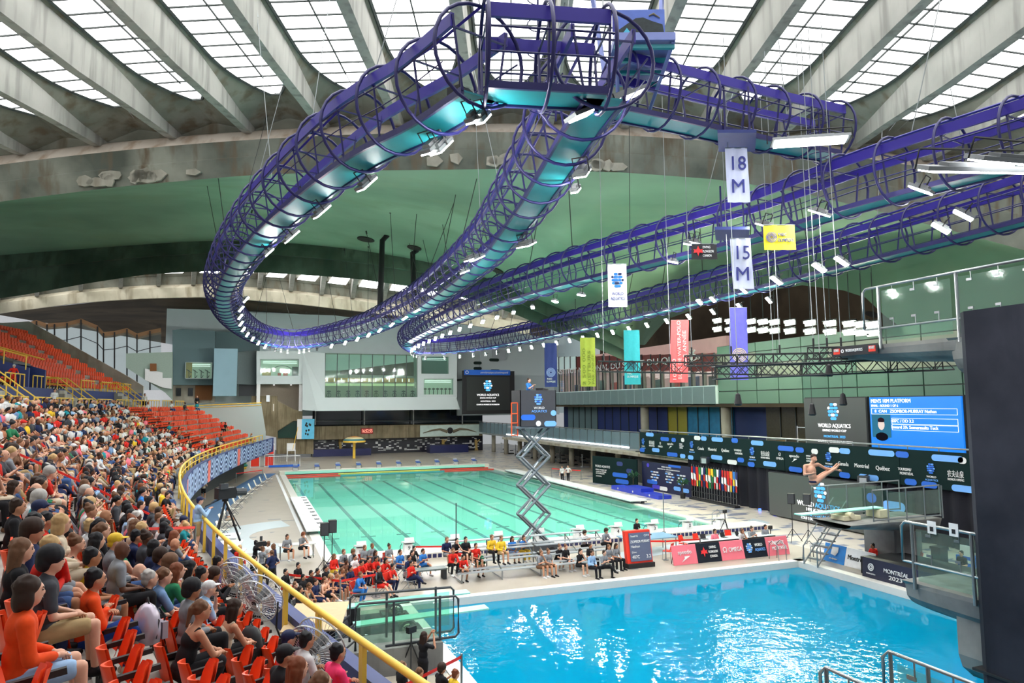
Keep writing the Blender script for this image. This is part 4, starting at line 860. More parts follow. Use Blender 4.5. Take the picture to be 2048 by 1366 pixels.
# 20 m platform
PLAT = mat('blue_grey_platform_steel', rgb(112, 124, 178), .45, .2, var=.08)
pf = thing('diving_platform', 'topmost steel diving platform with a photo panel, upper centre', 'diving platform', AZ(1285, 95, 20.0))
FR = RH; dr = RH
q = MB(); q.hexa([RH*-1.0+FH*-.5, RH*1.0+FH*-.5, RH*1.0+FH*2.8, RH*-1.0+FH*2.8], (0, 0, .26)); q.build('deck', PLAT, pf)
for k in range(4): q = MB(); a = FH*(-.3+k*.9); q.cyl(RH*-1+a+Vector((0, 0, -.15)), RH*1+a+Vector((0, 0, -.15)), .09, n=4); q.build('joist', TEALU, pf)
for s in (-1, 1): q = MB(); q.cyl(RH*s*.95+FH*-.4, RH*s*.5+FH*2.2+Vector((0, 0, -1.6)), .07, n=5); q.build('brace', PLAT, pf); q = MB(); q.cyl(RH*s+FH*2+Vector((0, 0, 0)), RH*s*1.4+FH*3+Vector((0, 0, 4.5)), .1, n=5); q.build('hanger', PLAT, pf)
ph = thing('photo_banner', 'photo banner of a hill, lake and leaping diver above the top platform', 'banner', AZ(1277, 44, 20.85))
n_ = -FH; wv = .88
q = MB(); q.hexa([RH*-wv+Vector((0, 0, -.44)), RH*wv+Vector((0, 0, -.44)), RH*wv+Vector((0, 0, .44)), RH*-wv+Vector((0, 0, .44))], FH*.04); q.build('cloth', mat('sky_print', rgb(84, 110, 190), .6, var=.35, scale=2), ph)
q = MB(); q.hexa([RH*-wv+Vector((0, 0, -.44)), RH*-wv*.85+Vector((0, 0, -.44)), RH*-wv*.85+Vector((0, 0, .44)), RH*-wv+Vector((0, 0, .44))], -FH*.02); q.build('blue_edge', mat('indigo_print', rgb(40, 40, 130), .6), ph)
q = MB(); hp = [(-.7, -.3), (-.35, -.05), (-.1, .12), (.15, .15), (.45, .02), (.8, -.1), (.85, -.42), (-.7, -.42)]; q.hexa([RH*a+Vector((0, 0, b)) for a, b in hp], -FH*.02); q.build('hill_print', mat('dark_hill_print', rgb(38, 48, 50), .7, var=.5, scale=8), ph)
q = MB(); q.hexa([RH*a+Vector((0, 0, b)) for a, b in ((-.55, -.42), (-.25, -.42), (-.4, -.22))], -FH*.03); q.build('lake_print', mat('lake_print', rgb(60, 170, 200), .5), ph)
q = MB(); q.tube([RH*.35+Vector((0, 0, .2))-FH*.03, RH*.5+Vector((0, 0, .27))-FH*.03, RH*.72+Vector((0, 0, .12))-FH*.03], [.02, .035, .015], 5); q.build('diver_print', mat('tan_print', (1, 1, 1)), ph)
# 18 m and 15 m platforms with their banners
def platform(px, py_, z, lab):
    p = AZ(px, py_, z); t = thing('diving_platform', lab, 'diving platform', p)
    q = MB(); q.hexa([RH*-.9+FH*-.4, RH*.5+FH*-.4, RH*1.1+FH*1.5, RH*-.3+FH*1.5], (0, 0, .12)); q.build('deck', mat('navy_platform_board', rgb(20, 40, 110), .5), t)
    for s in (-.5, .4): q = MB(); q.cyl(RH*s, RH*s+Vector((0, 0, 1.9)), .04, n=5); q.build('hanger', PURPD, t)
    return p
platform(1478, 274, 17.75, 'navy 18 metre diving platform hung under the upper catwalk'); platform(1468, 464, 15.0, 'navy 15 metre diving platform hung under the second hairpin')
def banner(name, lab, px, py0, py1, wpx, D, m, items, tilt=0, skew=0):
    """hanging cloth facing the camera; items = [(kind, text, x, z, h, colour, width)] in fractions of the cloth"""
    top = AV(px, py0, D); H = top.z-AV(px, py1, D).z; Wd = wpx/FPX*D; c = top-Vector((0, 0, H/2)); t = thing(name, lab, 'banner', c)
    R_ = (RH*math.cos(tilt)+FH*math.sin(tilt)).normalized(); N_ = Vector((0, 0, 1)).cross(R_)*-1; N_ = R_.cross(Vector((0, 0, 1)))
    q = MB(); n = 8; rows = []
    for i in range(7): z = H/2-H*i/6; rows.append([R_*(-Wd/2+Wd*j/n+skew*(i/6-.5))+Vector((0, 0, z))-N_*(.03*math.sin(j*1.7+i*.6)) for j in range(n+1)])
    q.loft(rows); q.build('cloth', m, t, True)
    q = MB(); q.cyl(R_*(-Wd/2-skew*.5)+Vector((0, 0, H/2)), R_*(Wd/2-skew*.5)+Vector((0, 0, H/2)), .02, n=5); q.build('top_rod', STEEL, t)
    for it in items:
        k = it[0]
        if k == 't': text(it[1], R_*(it[2]*Wd)+Vector((0, 0, it[3]*H))+N_*.05, R_, (0, 0, 1), it[4]*H, it[5], t, it[6]*Wd if len(it) > 6 else None)
        if k == 'v': text(it[1], R_*(it[2]*Wd)+Vector((0, 0, it[3]*H))+N_*.05, (0, 0, 1), -R_, it[4]*Wd, it[5], t, it[6]*H)
        if k == 'o':
            q = MB()
            for r0 in (1, .78, .56, .34): annulus(q, R_*(it[2]*Wd)+Vector((0, 0, it[3]*H))+N_*.05, R_, (0, 0, 1), N_, (r0-.1)*it[4]*Wd, r0*it[4]*Wd, .01, 20)
            q.build('emblem', it[5], t)
        if k == 'l': logo(t, R_*(it[2]*Wd)+Vector((0, 0, it[3]*H))+N_*.05, R_, (0, 0, 1), N_, it[4]*H, it[5], it[6])
        if k == 'leaf':
            q = MB(); c0 = R_*(it[2]*Wd)+Vector((0, 0, it[3]*H))+N_*.05; s_ = it[4]*H
            q.hexa([c0+R_*(a*s_)+Vector((0, 0, b*s_)) for a, b in ((0, -.5), (.12, -.1), (.5, -.15), (.4, .1), (.5, .25), (.2, .2), (.1, .35), (0, .6), (-.1, .35), (-.2, .2), (-.5, .25), (-.4, .1), (-.5, -.15), (-.12, -.1))], N_*.012); q.build('emblem', it[5], t)
    return t
PALEB = mat('pale_lilac_cloth', rgb(196, 204, 232), .8, var=.04); INK = mat('indigo_ink', rgb(44, 52, 130), .7, var=0)
banner('banner', 'pale banner lettered 18M below the upper catwalk', 1473, 296, 405, 46, 25, PALEB, [('t', '18', 0, .2, .26, INK, .62), ('t', 'M', 0, -.22, .26, INK, .55)], skew=.03)
banner('banner', 'pale banner lettered 15M below the second hairpin', 1482, 477, 578, 42, 27, PALEB, [('t', '15', 0, .2, .28, INK, .62), ('t', 'M', 0, -.22, .28, INK, .6)], skew=.06)
banner('banner', 'white banner with the blue emblem and WORLD AQUATICS', 1234, 528, 614, 38, 34, mat('white_cloth', rgb(240, 242, 244), .8, var=.03), [('l', '', 0, .12, .36, mat('emblem_blue', rgb(20, 110, 190), .7), mat('emblem_navy', rgb(16, 40, 84), .7)), ('t', 'WORLD', 0, -.2, .075, INK, .6), ('t', 'AQUATICS', 0, -.31, .075, INK, .75)])
banner('banner', 'yellow PARC OLYMPIQUE banner beside the 15M banner', 1558, 450, 500, 64, 26, mat('yellow_cloth', rgb(214, 202, 40), .8, var=.05), [('o', '', -.27, 0, .17, INK), ('t', 'PARC', .08, .1, .13, INK, .26), ('t', 'OLYMPIQUE', .18, -.12, .13, INK, .5)])
banner('banner', 'small black DIVING PLONGEON CANADA banner with a red maple leaf', 1408, 488, 519, 52, 26, mat('charcoal_cloth', rgb(40, 40, 44), .8), [('leaf', '', -.25, 0, .6, mat('red_ink', rgb(226, 44, 48), .7)), ('t', 'DIVING', .08, .27, .16, WHITE, .3), ('t', 'PLONGEON', .14, 0, .16, WHITE, .42), ('t', 'CANADA', .1, -.27, .16, WHITE, .34)])
banner('banner', 'navy hanging banner with a round emblem beside the black cube', 1101, 686, 774, 25, 72, mat('navy_cloth', rgb(36, 50, 110), .8), [('o', '', 0, -.17, .36, mat('pale_ink', rgb(150, 170, 220), .7)), ('t', 'PARC', -.1, -.32, .04, WHITE, .4), ('t', 'OLYMPIQUE', 0, -.38, .04, WHITE, .7)])
banner('banner', 'olive green hanging banner with outlined lettering', 1175, 675, 773, 30, 64, mat('olive_cloth', rgb(168, 178, 66), .8), [('v', '2 500 000', -.25, -.1, .2, mat('olive_ink', rgb(120, 132, 40), .7), .75), ('v', 'VISITEURS', .1, -.12, .2, mat('olive_ink', (1, 1, 1)), .7), ('v', 'PAR ANNÉE', .35, -.15, .16, mat('olive_ink', (1, 1, 1)), .6)])
banner('banner', 'turquoise PARC OLYMPIQUE hanging banner', 1263, 660, 769, 32, 58, mat('turquoise_cloth', rgb(48, 170, 178), .8), [('o', '', -.05, -.15, .3, mat('dark_ink', rgb(16, 60, 80), .7)), ('t', 'PARC', -.18, -.3, .04, WHITE, .3), ('t', 'OLYMPIQUE', 0, -.36, .04, WHITE, .7)])
banner('banner', 'coral red hanging banner with sideways lettering', 1357, 640, 765, 36, 50, mat('coral_cloth', rgb(232, 92, 92), .8), [('v', '10 000', -.3, -.3, .2, mat('pink_ink', rgb(252, 190, 186), .7), .33), ('v', 'BUTS DE WATER-POLO', 0, .02, .2, mat('pink_ink', (1, 1, 1)), .93), ('v', 'PAR ANNÉE', .3, .05, .2, mat('pink_ink', (1, 1, 1)), .55)], skew=-.2)
banner('banner', 'violet hanging banner with a round gold emblem', 1475, 615, 760, 36, 43, mat('violet_cloth', rgb(104, 104, 196), .8), [('o', '', 0, -.16, .4, mat('gold_ink', rgb(226, 206, 160), .7))], skew=-.08)
# ---------------------------------------------------------------- floodlights
LENS = emit('flood_lens', (1, .99, .96), FLOOD_E); CASE = mat('flood_case', rgb(120, 124, 126), .4, .5)
PANEL_LENS = emit('light_panel', (1, 1, 1), 22); NEAR_LENS = emit('near_flood_lens', (1, .99, .96), FLOOD_E*.3)
def flood_mesh(w, h):
    c = MB(); c.box((0, 0, .09), (w, h, .1)); c.box((0, 0, .18), (w*.6, h*.6, .08)); l = MB(); l.box((0, 0, .02), (w*.92, h*.92, .05)); y = MB(); y.tube([(-w*.55, 0, .05), (-w*.55, 0, .5), (w*.55, 0, .5), (w*.55, 0, .05)], .025, 4)
    return c.mesh('housing', CASE), l.mesh('lens', PANEL_LENS if max(w, h) > 2 else NEAR_LENS if w > .4 else LENS), y.mesh('yoke', BLACK)
FM = {'s': flood_mesh(.24, .5), 'b': flood_mesh(.42, .75), 'p': flood_mesh(2.6, .55), 'q': flood_mesh(.55, 2.6)}
NFL = 0
def flood(p, kind, lab, aim=None, group='floodlights on the catwalks'):
    global NFL
    NFL += 1; t = thing('floodlight', lab, 'floodlight', p, 0, group)
    d = ((Vector(aim) if aim is not None else Vector((12.5, p[1]*.6, 0)))-Vector(p)).normalized()
    t.rotation_euler = (-d).to_track_quat('Z', 'Y').to_euler()
    for me in FM[kind]: link(me.name, me, t)
names = {}
def nth(i): return ORD[i] if i < len(ORD) else '%dth' % (i+1)
for i, (x, y, k) in enumerate(((735, 370, 'b'), (645, 425, 'b'), (585, 475, 'b'), (540, 506, 's'), (866, 297, 'b'), (884, 297, 'b'), (944, 518, 'b'), (955, 518, 'b'), (930, 545, 's'), (1048, 492, 'b'), (1058, 490, 'b'), (1152, 382, 's'), (1165, 348, 'b'), (948, 240, 's'), (968, 240, 's'), (1390, 487, 's'), (1345, 525, 's'), (1425, 600, 's'))):
    flood(AZ(x, y, 15.0), k, 'bright floodlight slung under the near catwalks, %s counted from the left' % nth(sorted([735, 645, 585, 540, 866, 884, 944, 955, 930, 1048, 1058, 1152, 1165, 948, 968, 1390, 1345, 1425]).index(x)))
for i, (x, y, a) in enumerate(((1218, 212, 'q'), (1620, 285, 'p'), (1950, 345, 'p'), (2042, 330, 'p'))):
    flood(AV(x, y, (17.5, 24, 15.5, 15.3)[i]), 'b' if False else a, ['long bright light panel tilted at the near end of the hairpin', 'bright light panel on the upper catwalk ladder', 'long bright light panel at the upper right', 'bright light panel cut by the right edge of the picture'][i], AV(x, y, 10) if False else (12.5, -22, 0))
for i, (x, y) in enumerate(((1840, 382), (1880, 458), (1925, 432), (1638, 428), (1530, 453), (1378, 490), (1552, 562), (1637, 537), (1682, 524), (1487, 582), (1398, 605))):
    flood(AZ(x, y, 15.0), 'b' if x > 1500 else 's', 'floodlight under the second hairpin catwalk near the banners, %s from the right' % nth(sorted([-1840, -1880, -1925, -1638, -1530, -1378, -1552, -1637, -1682, -1487, -1398]).index(-x)))
k1 = [p for i_, p in enumerate(evenly(p1, 2.3)) if p.y > 8 and (i_ % 2 == 0 or p.y > 46)]; k2 = [p for p in evenly(p2, 3.0) if p.y > -2]
for i, p in enumerate(k1):
    c = Vector((1, p.y*.4, ZC)); d = (Vector((1.0, min(50, p.y), ZC))-p); d.z = 0; d = d.normalized() if d.length > .1 else Vector((1, 0, 0))
    flood(p+d*1.2+Vector((0, 0, -1.7)), 's', 'small floodlight in the row inside the first hairpin, %s along from the left arm' % nth(i), aim=(p.x, 96, 10) if p.y > 46 else None)
for i, p in enumerate(k2):
    flood(p+Vector((.3, -.9, -1.8)), 's', 'small floodlight in the row under the second hairpin, %s along from the near arm' % nth(i), aim=(p.x, 96, 10) if p.y > 46 else None)
# strip lamps on the dark ceiling above the green panels
for r_ in range(2):
    for i, x in enumerate((1433, 1458, 1500, 1524, 1547, 1578, 1618, 1658, 1697, 1722, 1745)):
        p = AX(x, (640 if r_ == 0 else 657)+(i*.7), 39); t = thing('strip_lamp', 'glowing strip lamp above the green panels, %s row, %s from the left' % (['upper', 'lower'][r_], ORD[i]), 'lamp', p, 0, 'strip lamps above the green panels')
        q = MB(); q.bx((-.1, -.5, -.06), (.1, .5, .06)); q.build('tube', emit('strip_tube', rgb(250, 255, 225), 220), t); q = MB(); q.bx((.1, -.62, -.32), (.2, .62, .25)); q.bx((-.12, -.62, .12), (.2, .62, .2)); q.build('hood_casing', DKGREY, t); q = MB(); q.cyl((.15, 0, .1), (.15, 0, 4.5), .02, n=4); q.build('hanger', DKGREY, t)  # back and top enlarged as a hood to keep light off the panels
# loudspeakers and boxes on the catwalk
for x, y, lab in ((920, 195, 'black loudspeaker box on the near end of the hairpin catwalk'), (600, 403, 'black loudspeaker box on the left arm of the hairpin'), (475, 537, 'black loudspeaker box on the bend of the hairpin')):
    t = thing('loudspeaker', lab, 'loudspeaker', AZ(x, y, 15.9)); q = MB(); q.box((0, 0, 0), (.55, .4, .4), .6); q.build('cabinet', BLACK, t); q = MB(); q.cyl((.1, -.25, 0), (.12, -.3, 0), .14, n=12); q.build('cone', DKGREY, t); q = MB(); q.cyl((0, 0, .2), (0, 0, .6), .03); q.build('bracket', BLACK, t)
# dark masts on the vault
for i, (x0, y0, x1, y1) in enumerate(((765, 470, 760, 620), (825, 500, 828, 590))):
    p, _n = on_shell(x0, y0); b = AV(x1, y1, (p-CAM).dot(FH)-3); t = thing('ceiling_duct', 'dark hanging duct from the green vault, '+['longer left one', 'shorter right one'][i], 'duct', b)
    q = MB(); q.tube([Vector((0, 0, 0)), (p-b)*.6+Vector((0, 0, 0)), (p-b)*.92, (p-b)+RH*.5], .28, 8); q.build('pipe', BLACK, t, True); q = MB(); q.cyl((0, 0, -.1), (0, 0, .2), .34, n=10); q.build('collar', BLACK, t)
# suspension cables
CAB = mat('steel_cable', rgb(150, 156, 156), .4, .5); CABD = mat('dark_cable', rgb(44, 48, 46), .6)
cab = 0
def cable(a, b, r, m, lab):
    t = thing('suspension_cable', lab, 'cable', a, 0, 'cables that carry the catwalks'); d = Vector(b)-Vector(a); q = MB(); q.cyl((0, 0, 0), d, r, n=4, cap=False); q.build('wire', m, t); q = MB(); q.cyl(d*.96, d, r*2.6, n=5); q.build('anchor', m, t)
rc = random.Random(4)
for i, p in enumerate([p for k, p in enumerate(evenly(p1, 5.2))]+[p for k, p in enumerate(evenly(p2, 5.2))]):
    tp = p+Vector((0, 0, 1.28)); v = (p-CAM).dot(FH); u = (p-CAM).dot(RH)
    if v < VA-2:
        k = min(range(len(ribs)), key=lambda j: abs(ribs[j][0]-u)); top_ = UV(ribs[k][0]+.2, v+rc.uniform(-.5, 1.5), ribs[k][1]+.7)
    else:
        x, y, D = PX(tp+Vector((rc.uniform(-3, 3), rc.uniform(-3, 3), 6))); x2, y2, _D = PX(tp+Vector((0, 0, 7.5))); top_ = tp+Vector((rc.uniform(-2.5, 2.5), rc.uniform(-2.5, 2.5), 7.5))
    arm = 'first' if i < len(evenly(p1, 5.2)) else 'second'
    cable(tp, top_, .018 if v < VA else .03, CAB if v < VA-2 else CABD, 'steel cable holding the %s hairpin catwalk, %s along it' % (arm, nth(i if arm == 'first' else i-len(evenly(p1, 5.2)))))
# ---------------------------------------------------------------- box trusses
TR = mat('black_truss', rgb(34, 36, 38), .5, .3)
def truss(a, b, w, lab, hang=()):
    t = thing('lighting_truss', lab, 'truss', a); a, b = Vector(a), Vector(b); d = b-a; L = d.length; d.normalize(); x = d.cross(Vector((0, 0, 1))).normalized(); z = x.cross(d); cs = [x*w/2+z*w/2, x*-w/2+z*w/2, x*-w/2-z*w/2, x*w/2-z*w/2]
    for c in cs: q = MB(); q.cyl(c, c+d*L, .028, n=5); q.build('chord', TR, t)
    n = int(L/(w*.9))
    for f in range(4):
        c0, c1 = cs[f], cs[(f+1) % 4]; q = MB()
        for i in range(n):
            s0, s1 = L*i/n, L*(i+1)/n; q.cyl((c0 if i % 2 else c1)+d*s0, (c1 if i % 2 else c0)+d*s1, .016, n=4)
            if i % 4 == 0: q.cyl(c0+d*s0, c1+d*s0, .02, n=4)
        o = q.build('lattice', TR, t); o['kind'] = 'stuff'
    for s_ in hang: p = d*(L*s_)+Vector((0, 0, w/2)); q = MB(); q.cyl(p, p+Vector((.2, .4, 12.5)), .014, n=4); q.build('hanging_cable', CAB, t); q = MB(); q.cyl(p, p+Vector((0, 0, .35)), .04, n=6); q.build('hoist', TR, t)
truss(AV(1372, 722, 29), AV(1700, 716, 26), .42, 'upper black box truss crossing in front of the coral and violet banners', (.04, .3, .6)); truss(AV(1200, 733, 33), AV(1650, 740, 28), .48, 'long black box truss crossing in front of the turquoise banner', (.02, .35, .8)); truss(AV(1428, 746, 25), AV(1900, 727, 25), .44, 'lower black box truss running behind the concrete dive tower', (.1, .45))
truss(AV(1621, 707, 26), AV(1690, 706, 25), .42, 'short black truss piece stacked beside the platform banner', (.1, .5, .9))
for i, (x, y, D) in enumerate(((1624, 820, 25), (1686, 800, 25), (1658, 742, 25), (1476, 800, 25))):
    t = thing('hanging_microphone', 'small dark cone shaped unit hanging from the trusses, %s from the left' % ORD[[1, 3, 2, 0][i]], 'microphone', AV(x, y, D)); q = MB(); q.lathe((0, 0, 0), [(.02, .25), (.08, .2), (.14, -.15), (.1, -.2)], 10); q.build('shell', BLACK, t); q = MB(); q.cyl((0, 0, .2), (0, 0, (y-745)/FPX*D+.1 if y > 760 else .4), .008, n=4); q.build('cord', BLACK, t)
# ================================================================ POOLSIDE THINGS
Z3 = Vector((0, 0, 1)); X3 = Vector((1, 0, 0)); Y3 = Vector((0, 1, 0))
# --- starting blocks
def block_meshes(topm):
    b = MB(); b.hexa([(-.26, -.35, 0), (.26, -.35, 0), (.22, -.3, .42), (-.22, -.3, .42)], (0, .45, 0)); t = MB(); t.hexa([(-.28, -.42, .52), (.28, -.42, .52), (.28, .42, .40), (-.28, .42, .40)], (0, 0, .07)); f = MB(); f.hexa([(-.25, -.4, .6), (.25, -.4, .6), (.25, -.34, .78), (-.25, -.34, .78)], (0, .04, 0))
    h = MB()
    for s in (-1, 1): h.tube([(s*.3, .1, .42), (s*.34, .35, .2), (s*.3, .4, .05)], .02, 5)
    return [('base', b.mesh('base', WHITE)), ('top_plate', t.mesh('top_plate', topm)), ('foot_rest', f.mesh('foot_rest', WHITE)), ('side_handle', h.mesh('side_handle', DKGREY))]
B1 = block_meshes(WHITE); B2 = block_meshes(mat('blue_grip', rgb(64, 92, 160), .6))
for e, (yy, ms, nm, rz) in enumerate(((-.7, B1, 'near', 0), (50.75, B2, 'far', math.pi))):
    for i in range(10):
        t = thing('starting_block', 'white starting block on the %s end ledge, %s lane from the left' % (nm, ORD[i]), 'starting block', (1.25+2.5*i, yy, .35), rz, nm+' starting blocks')
        for n_, me in ms: link(n_, me, t)
        if e == 0: text(str(10-i), (0, -.37, .25), X3, Z3, .2, DKGREY, t)
# --- white bulkhead panels along both long sides
for sd in (0, 1):
    for i in range(10 if sd == 0 else 9):
        y = (8.2+i*1.75) if sd == 0 else (12+i*3.3); L = 1.65 if sd == 0 else 3.15; x0, x1 = (-.75, .55) if sd == 0 else (24.7, 26.2)
        t = thing('bulkhead_panel', 'white bulkhead panel on the %s of the lane pool, %s from the near end' % (['left edge', 'right edge'][sd], ORD[i]), 'panel', ((x0+x1)/2, y, .02), 0, 'white panels beside the lane pool')
        q = MB(); q.bx((-(x1-x0)/2, 0, .2), ((x1-x0)/2, L, .3)); q.build('top', WHITE, t); q = MB(); q.bx((-(x1-x0)/2, 0, .12), (-(x1-x0)/2+.12, L, .2)); q.bx(((x1-x0)/2-.12, 0, .12), ((x1-x0)/2, L, .2)); q.build('edge_beam', DKGREY, t)
        for k in range(2): q = MB(); q.bx(((x1-x0)/2-.3, .2+k*(L-.5), -.02), ((x1-x0)/2-.1, .4+k*(L-.5), .2)); q.build('support', DKGREY, t)
        if sd == 0: text('50', (.35, L*.5, .303), Y3*-1, X3, .35, DKGREY, t)
# --- far lane ropes and flags
for i, y in enumerate((46.2, 48.4)):
    t = thing('lane_rope', 'floating lane rope across the far end, %s one' % ['nearer', 'farther'][i], 'lane rope', (0, y, WZ), 0, 'lane ropes at the far end')
    for a, b, m_ in ((.1, 6, RED), (6, 18.5, mat('yellow_float', rgb(220, 210, 90), .5) if i else mat('teal_float', rgb(40, 150, 160), .5)), (18.5, 24.9, RED)): q = MB(); q.cyl((a, 0, .02), (b, 0, .02), .1, n=6); q.build('floats', m_, t)
# --- scissor lift with a wrapped cage
lf = thing('scissor_lift', 'tall grey scissor lift raised between the pools', 'lift', (10.35, -2.3, 0)); GREYS = mat('grey_lift_steel', rgb(104, 114, 122), .6, .1, var=.1)
q = MB(); q.bx((-1.2, -.45, .12), (1.2, .45, .55)); q.build('chassis', DKGREY, lf)
for s in (-1, 1):
    for yy in (-.4, .4): q = MB(); q.cyl((s*.85, yy-.1, .2), (s*.85, yy+.1, .2), .2, n=12); q.build('wheel', BLACK, lf)
hz = 1.55
for k in range(4):
    z0 = .6+k*hz
    for yy in (-.38, .38):
        q = MB(); w2 = .82
        for s in (-1, 1):
            a = Vector((-s*w2, yy, z0)); b = Vector((s*w2, yy, z0+hz)); mid = (a+b)/2
            q.tube([a+(b-a)*.0, a+(b-a)*.12+Vector((0, 0, .0)), b-(b-a)*.12, b], .075, 4)
        q.build('scissor_arm', GREYS, lf)
    for s in (-1, 1): q = MB(); q.cyl((s*.82, -.42, z0+hz), (s*.82, .42, z0+hz), .05); q.build('cross_pin', GREYS, lf)
    q = MB(); q.cyl((-.5, 0, z0+.3), (.3, 0, z0+hz-.3), .05); q.build('hydraulic_ram', ALU, lf)
zc = .6+4*hz
q = MB(); q.bx((-1.25, -.6, zc), (1.1, .6, zc+.12)); q.build('platform', GREYS, lf)
wb = thing('banner_cube', 'black cube banner wrapped round the lift cage', 'banner', (10.35, -2.3, zc+.12)); zb = 1.95
q = MB(); [q.bx(a, b) for a, b in (((-1.0, -.68, 0), (1.12, -.64, zb)), ((-1.0, .64, 0), (1.12, .68, zb)), ((-1.0, -.68, 0), (-.96, .68, zb)), ((1.08, -.68, 0), (1.12, .68, zb)), ((-.96, -.64, .85), (1.08, .64, .9)))]; q.build('wrap', mat('charcoal_wrap', rgb(52, 54, 60), .7), wb)
n0 = Vector((0, -1, 0)); logo(wb, (.06, -.7, 1.45), X3, Z3, n0, .62, LBLUE, BLUE); text('WORLD', (.1, -.7, .98), X3, Z3, .13, WHITE, wb, .62); text('AQUATICS', (.1, -.7, .8), X3, Z3, .13, LBLUE, wb, .9)
for cx, cz, w_, m_ in ((-.55, .48, .85, BLUE), (.95, .7, .34, LBLUE), (.75, .12, .72, LBLUE)): q = MB(); pill(q, (cx, -.69, cz), X3, Z3, n0, w_, .3, .01); q.build('printed_bar', m_, wb)
q = MB(); disc(q, (.05, -.69, .14), X3, Z3, n0, .15); q.build('printed_dot', WHITE, wb)
gt = thing('lift_gate', 'orange guard rail at the left of the lift cage', 'railing', (9.1, -2.3, zc+.1)); OR = mat('orange_lift_paint', rgb(222, 84, 34), .45)
for x in (-.15, .2): q = MB(); q.cyl((x, -.4, -.5), (x, -.4, 1.3), .035); q.build('post', OR, gt)
for z in (-.45, .2, .7, 1.28): q = MB(); q.cyl((-.15, -.4, z), (.2, -.4, z), .03); q.build('rail', OR, gt)
# --- bleachers
def bleacher(x0, x1, yf, n, lab):
    t = thing('bleacher', lab, 'bleacher', (x0, yf, 0)); L = x1-x0
    for k in range(n):
        for j in range(2): q = MB(); q.bx((0, k*.72+j*.16, .42+k*.34), (L, k*.72+j*.16+.145, .46+k*.34)); q.build('seat_plank', ALU, t)
        if k: q = MB(); q.bx((0, k*.72-.36, .15+k*.34), (L, k*.72-.06, .19+k*.34)); q.build('foot_plank', ALU, t)
    m_ = int(L/1.8)+1
    for i in range(m_):
        x = .2+(L-.4)*i/(m_-1); q = MB(); q.cyl((x, .1, 0), (x, .1, .42), .035, n=5); q.cyl((x, (n-1)*.72+.2, 0), (x, (n-1)*.72+.2, .42+(n-1)*.34), .035, n=5); q.cyl((x, .1, .05), (x, (n-1)*.72+.2, .05), .03, n=5); q.cyl((x, .1, .4), (x, (n-1)*.72+.2, .4+(n-1)*.34), .03, n=5); q.build('support_frame', STEEL, t)
bleacher(4.7, 9.0, -7.0, 4, 'left aluminium bleacher with athletes in front of the starting blocks'); bleacher(9.15, 13.1, -7.0, 4, 'right aluminium bleacher with officials beside the red scoreboard')
# --- dive scoreboard
sb = thing('scoreboard', 'red framed electronic scoreboard standing at the diving pool edge', 'scoreboard', (14.05, -7.1, 0))
q = MB(); q.bx((-.75, -.25, 0), (.75, .35, .22)); q.build('base', BLACK, sb); q = MB(); q.hexa([(-.72, -.1, .22), (.72, -.1, .22), (.72, .15, 1.75), (-.72, .15, 1.75)], (0, .25, 0)); q.build('case', RED, sb)
u_ = Vector((0, .25, 1.53)).normalized(); n_ = X3.cross(u_)
q = MB(); q.hexa([Vector((.06, .02, .98))+X3*a*.6+u_*b*.68+n_*.02 for a, b in ((-1, -1), (1, -1), (1, 1), (-1, 1))], n_*.02); q.build('display', mat('slate_display', rgb(84, 92, 116), .4, em=.1), sb)
for s_, a, b, h_, w_ in (('Round 1/6', -.3, .52, .1, .4), ('CAN', .4, .52, .1, .28), ('ZSOMBOR-MURRAY', 0, .25, .13, 1.1), ('Nathan', -.28, .02, .12, .5), ('Dive', -.38, -.25, .09, .25), ('407C', -.3, -.48, .16, .42), ('3.2', .42, -.48, .16, .25)): text(s_, Vector((.06, .02, .98))+X3*a+u_*b+n_*.05, X3, u_, h_, WHITE, sb, w_)
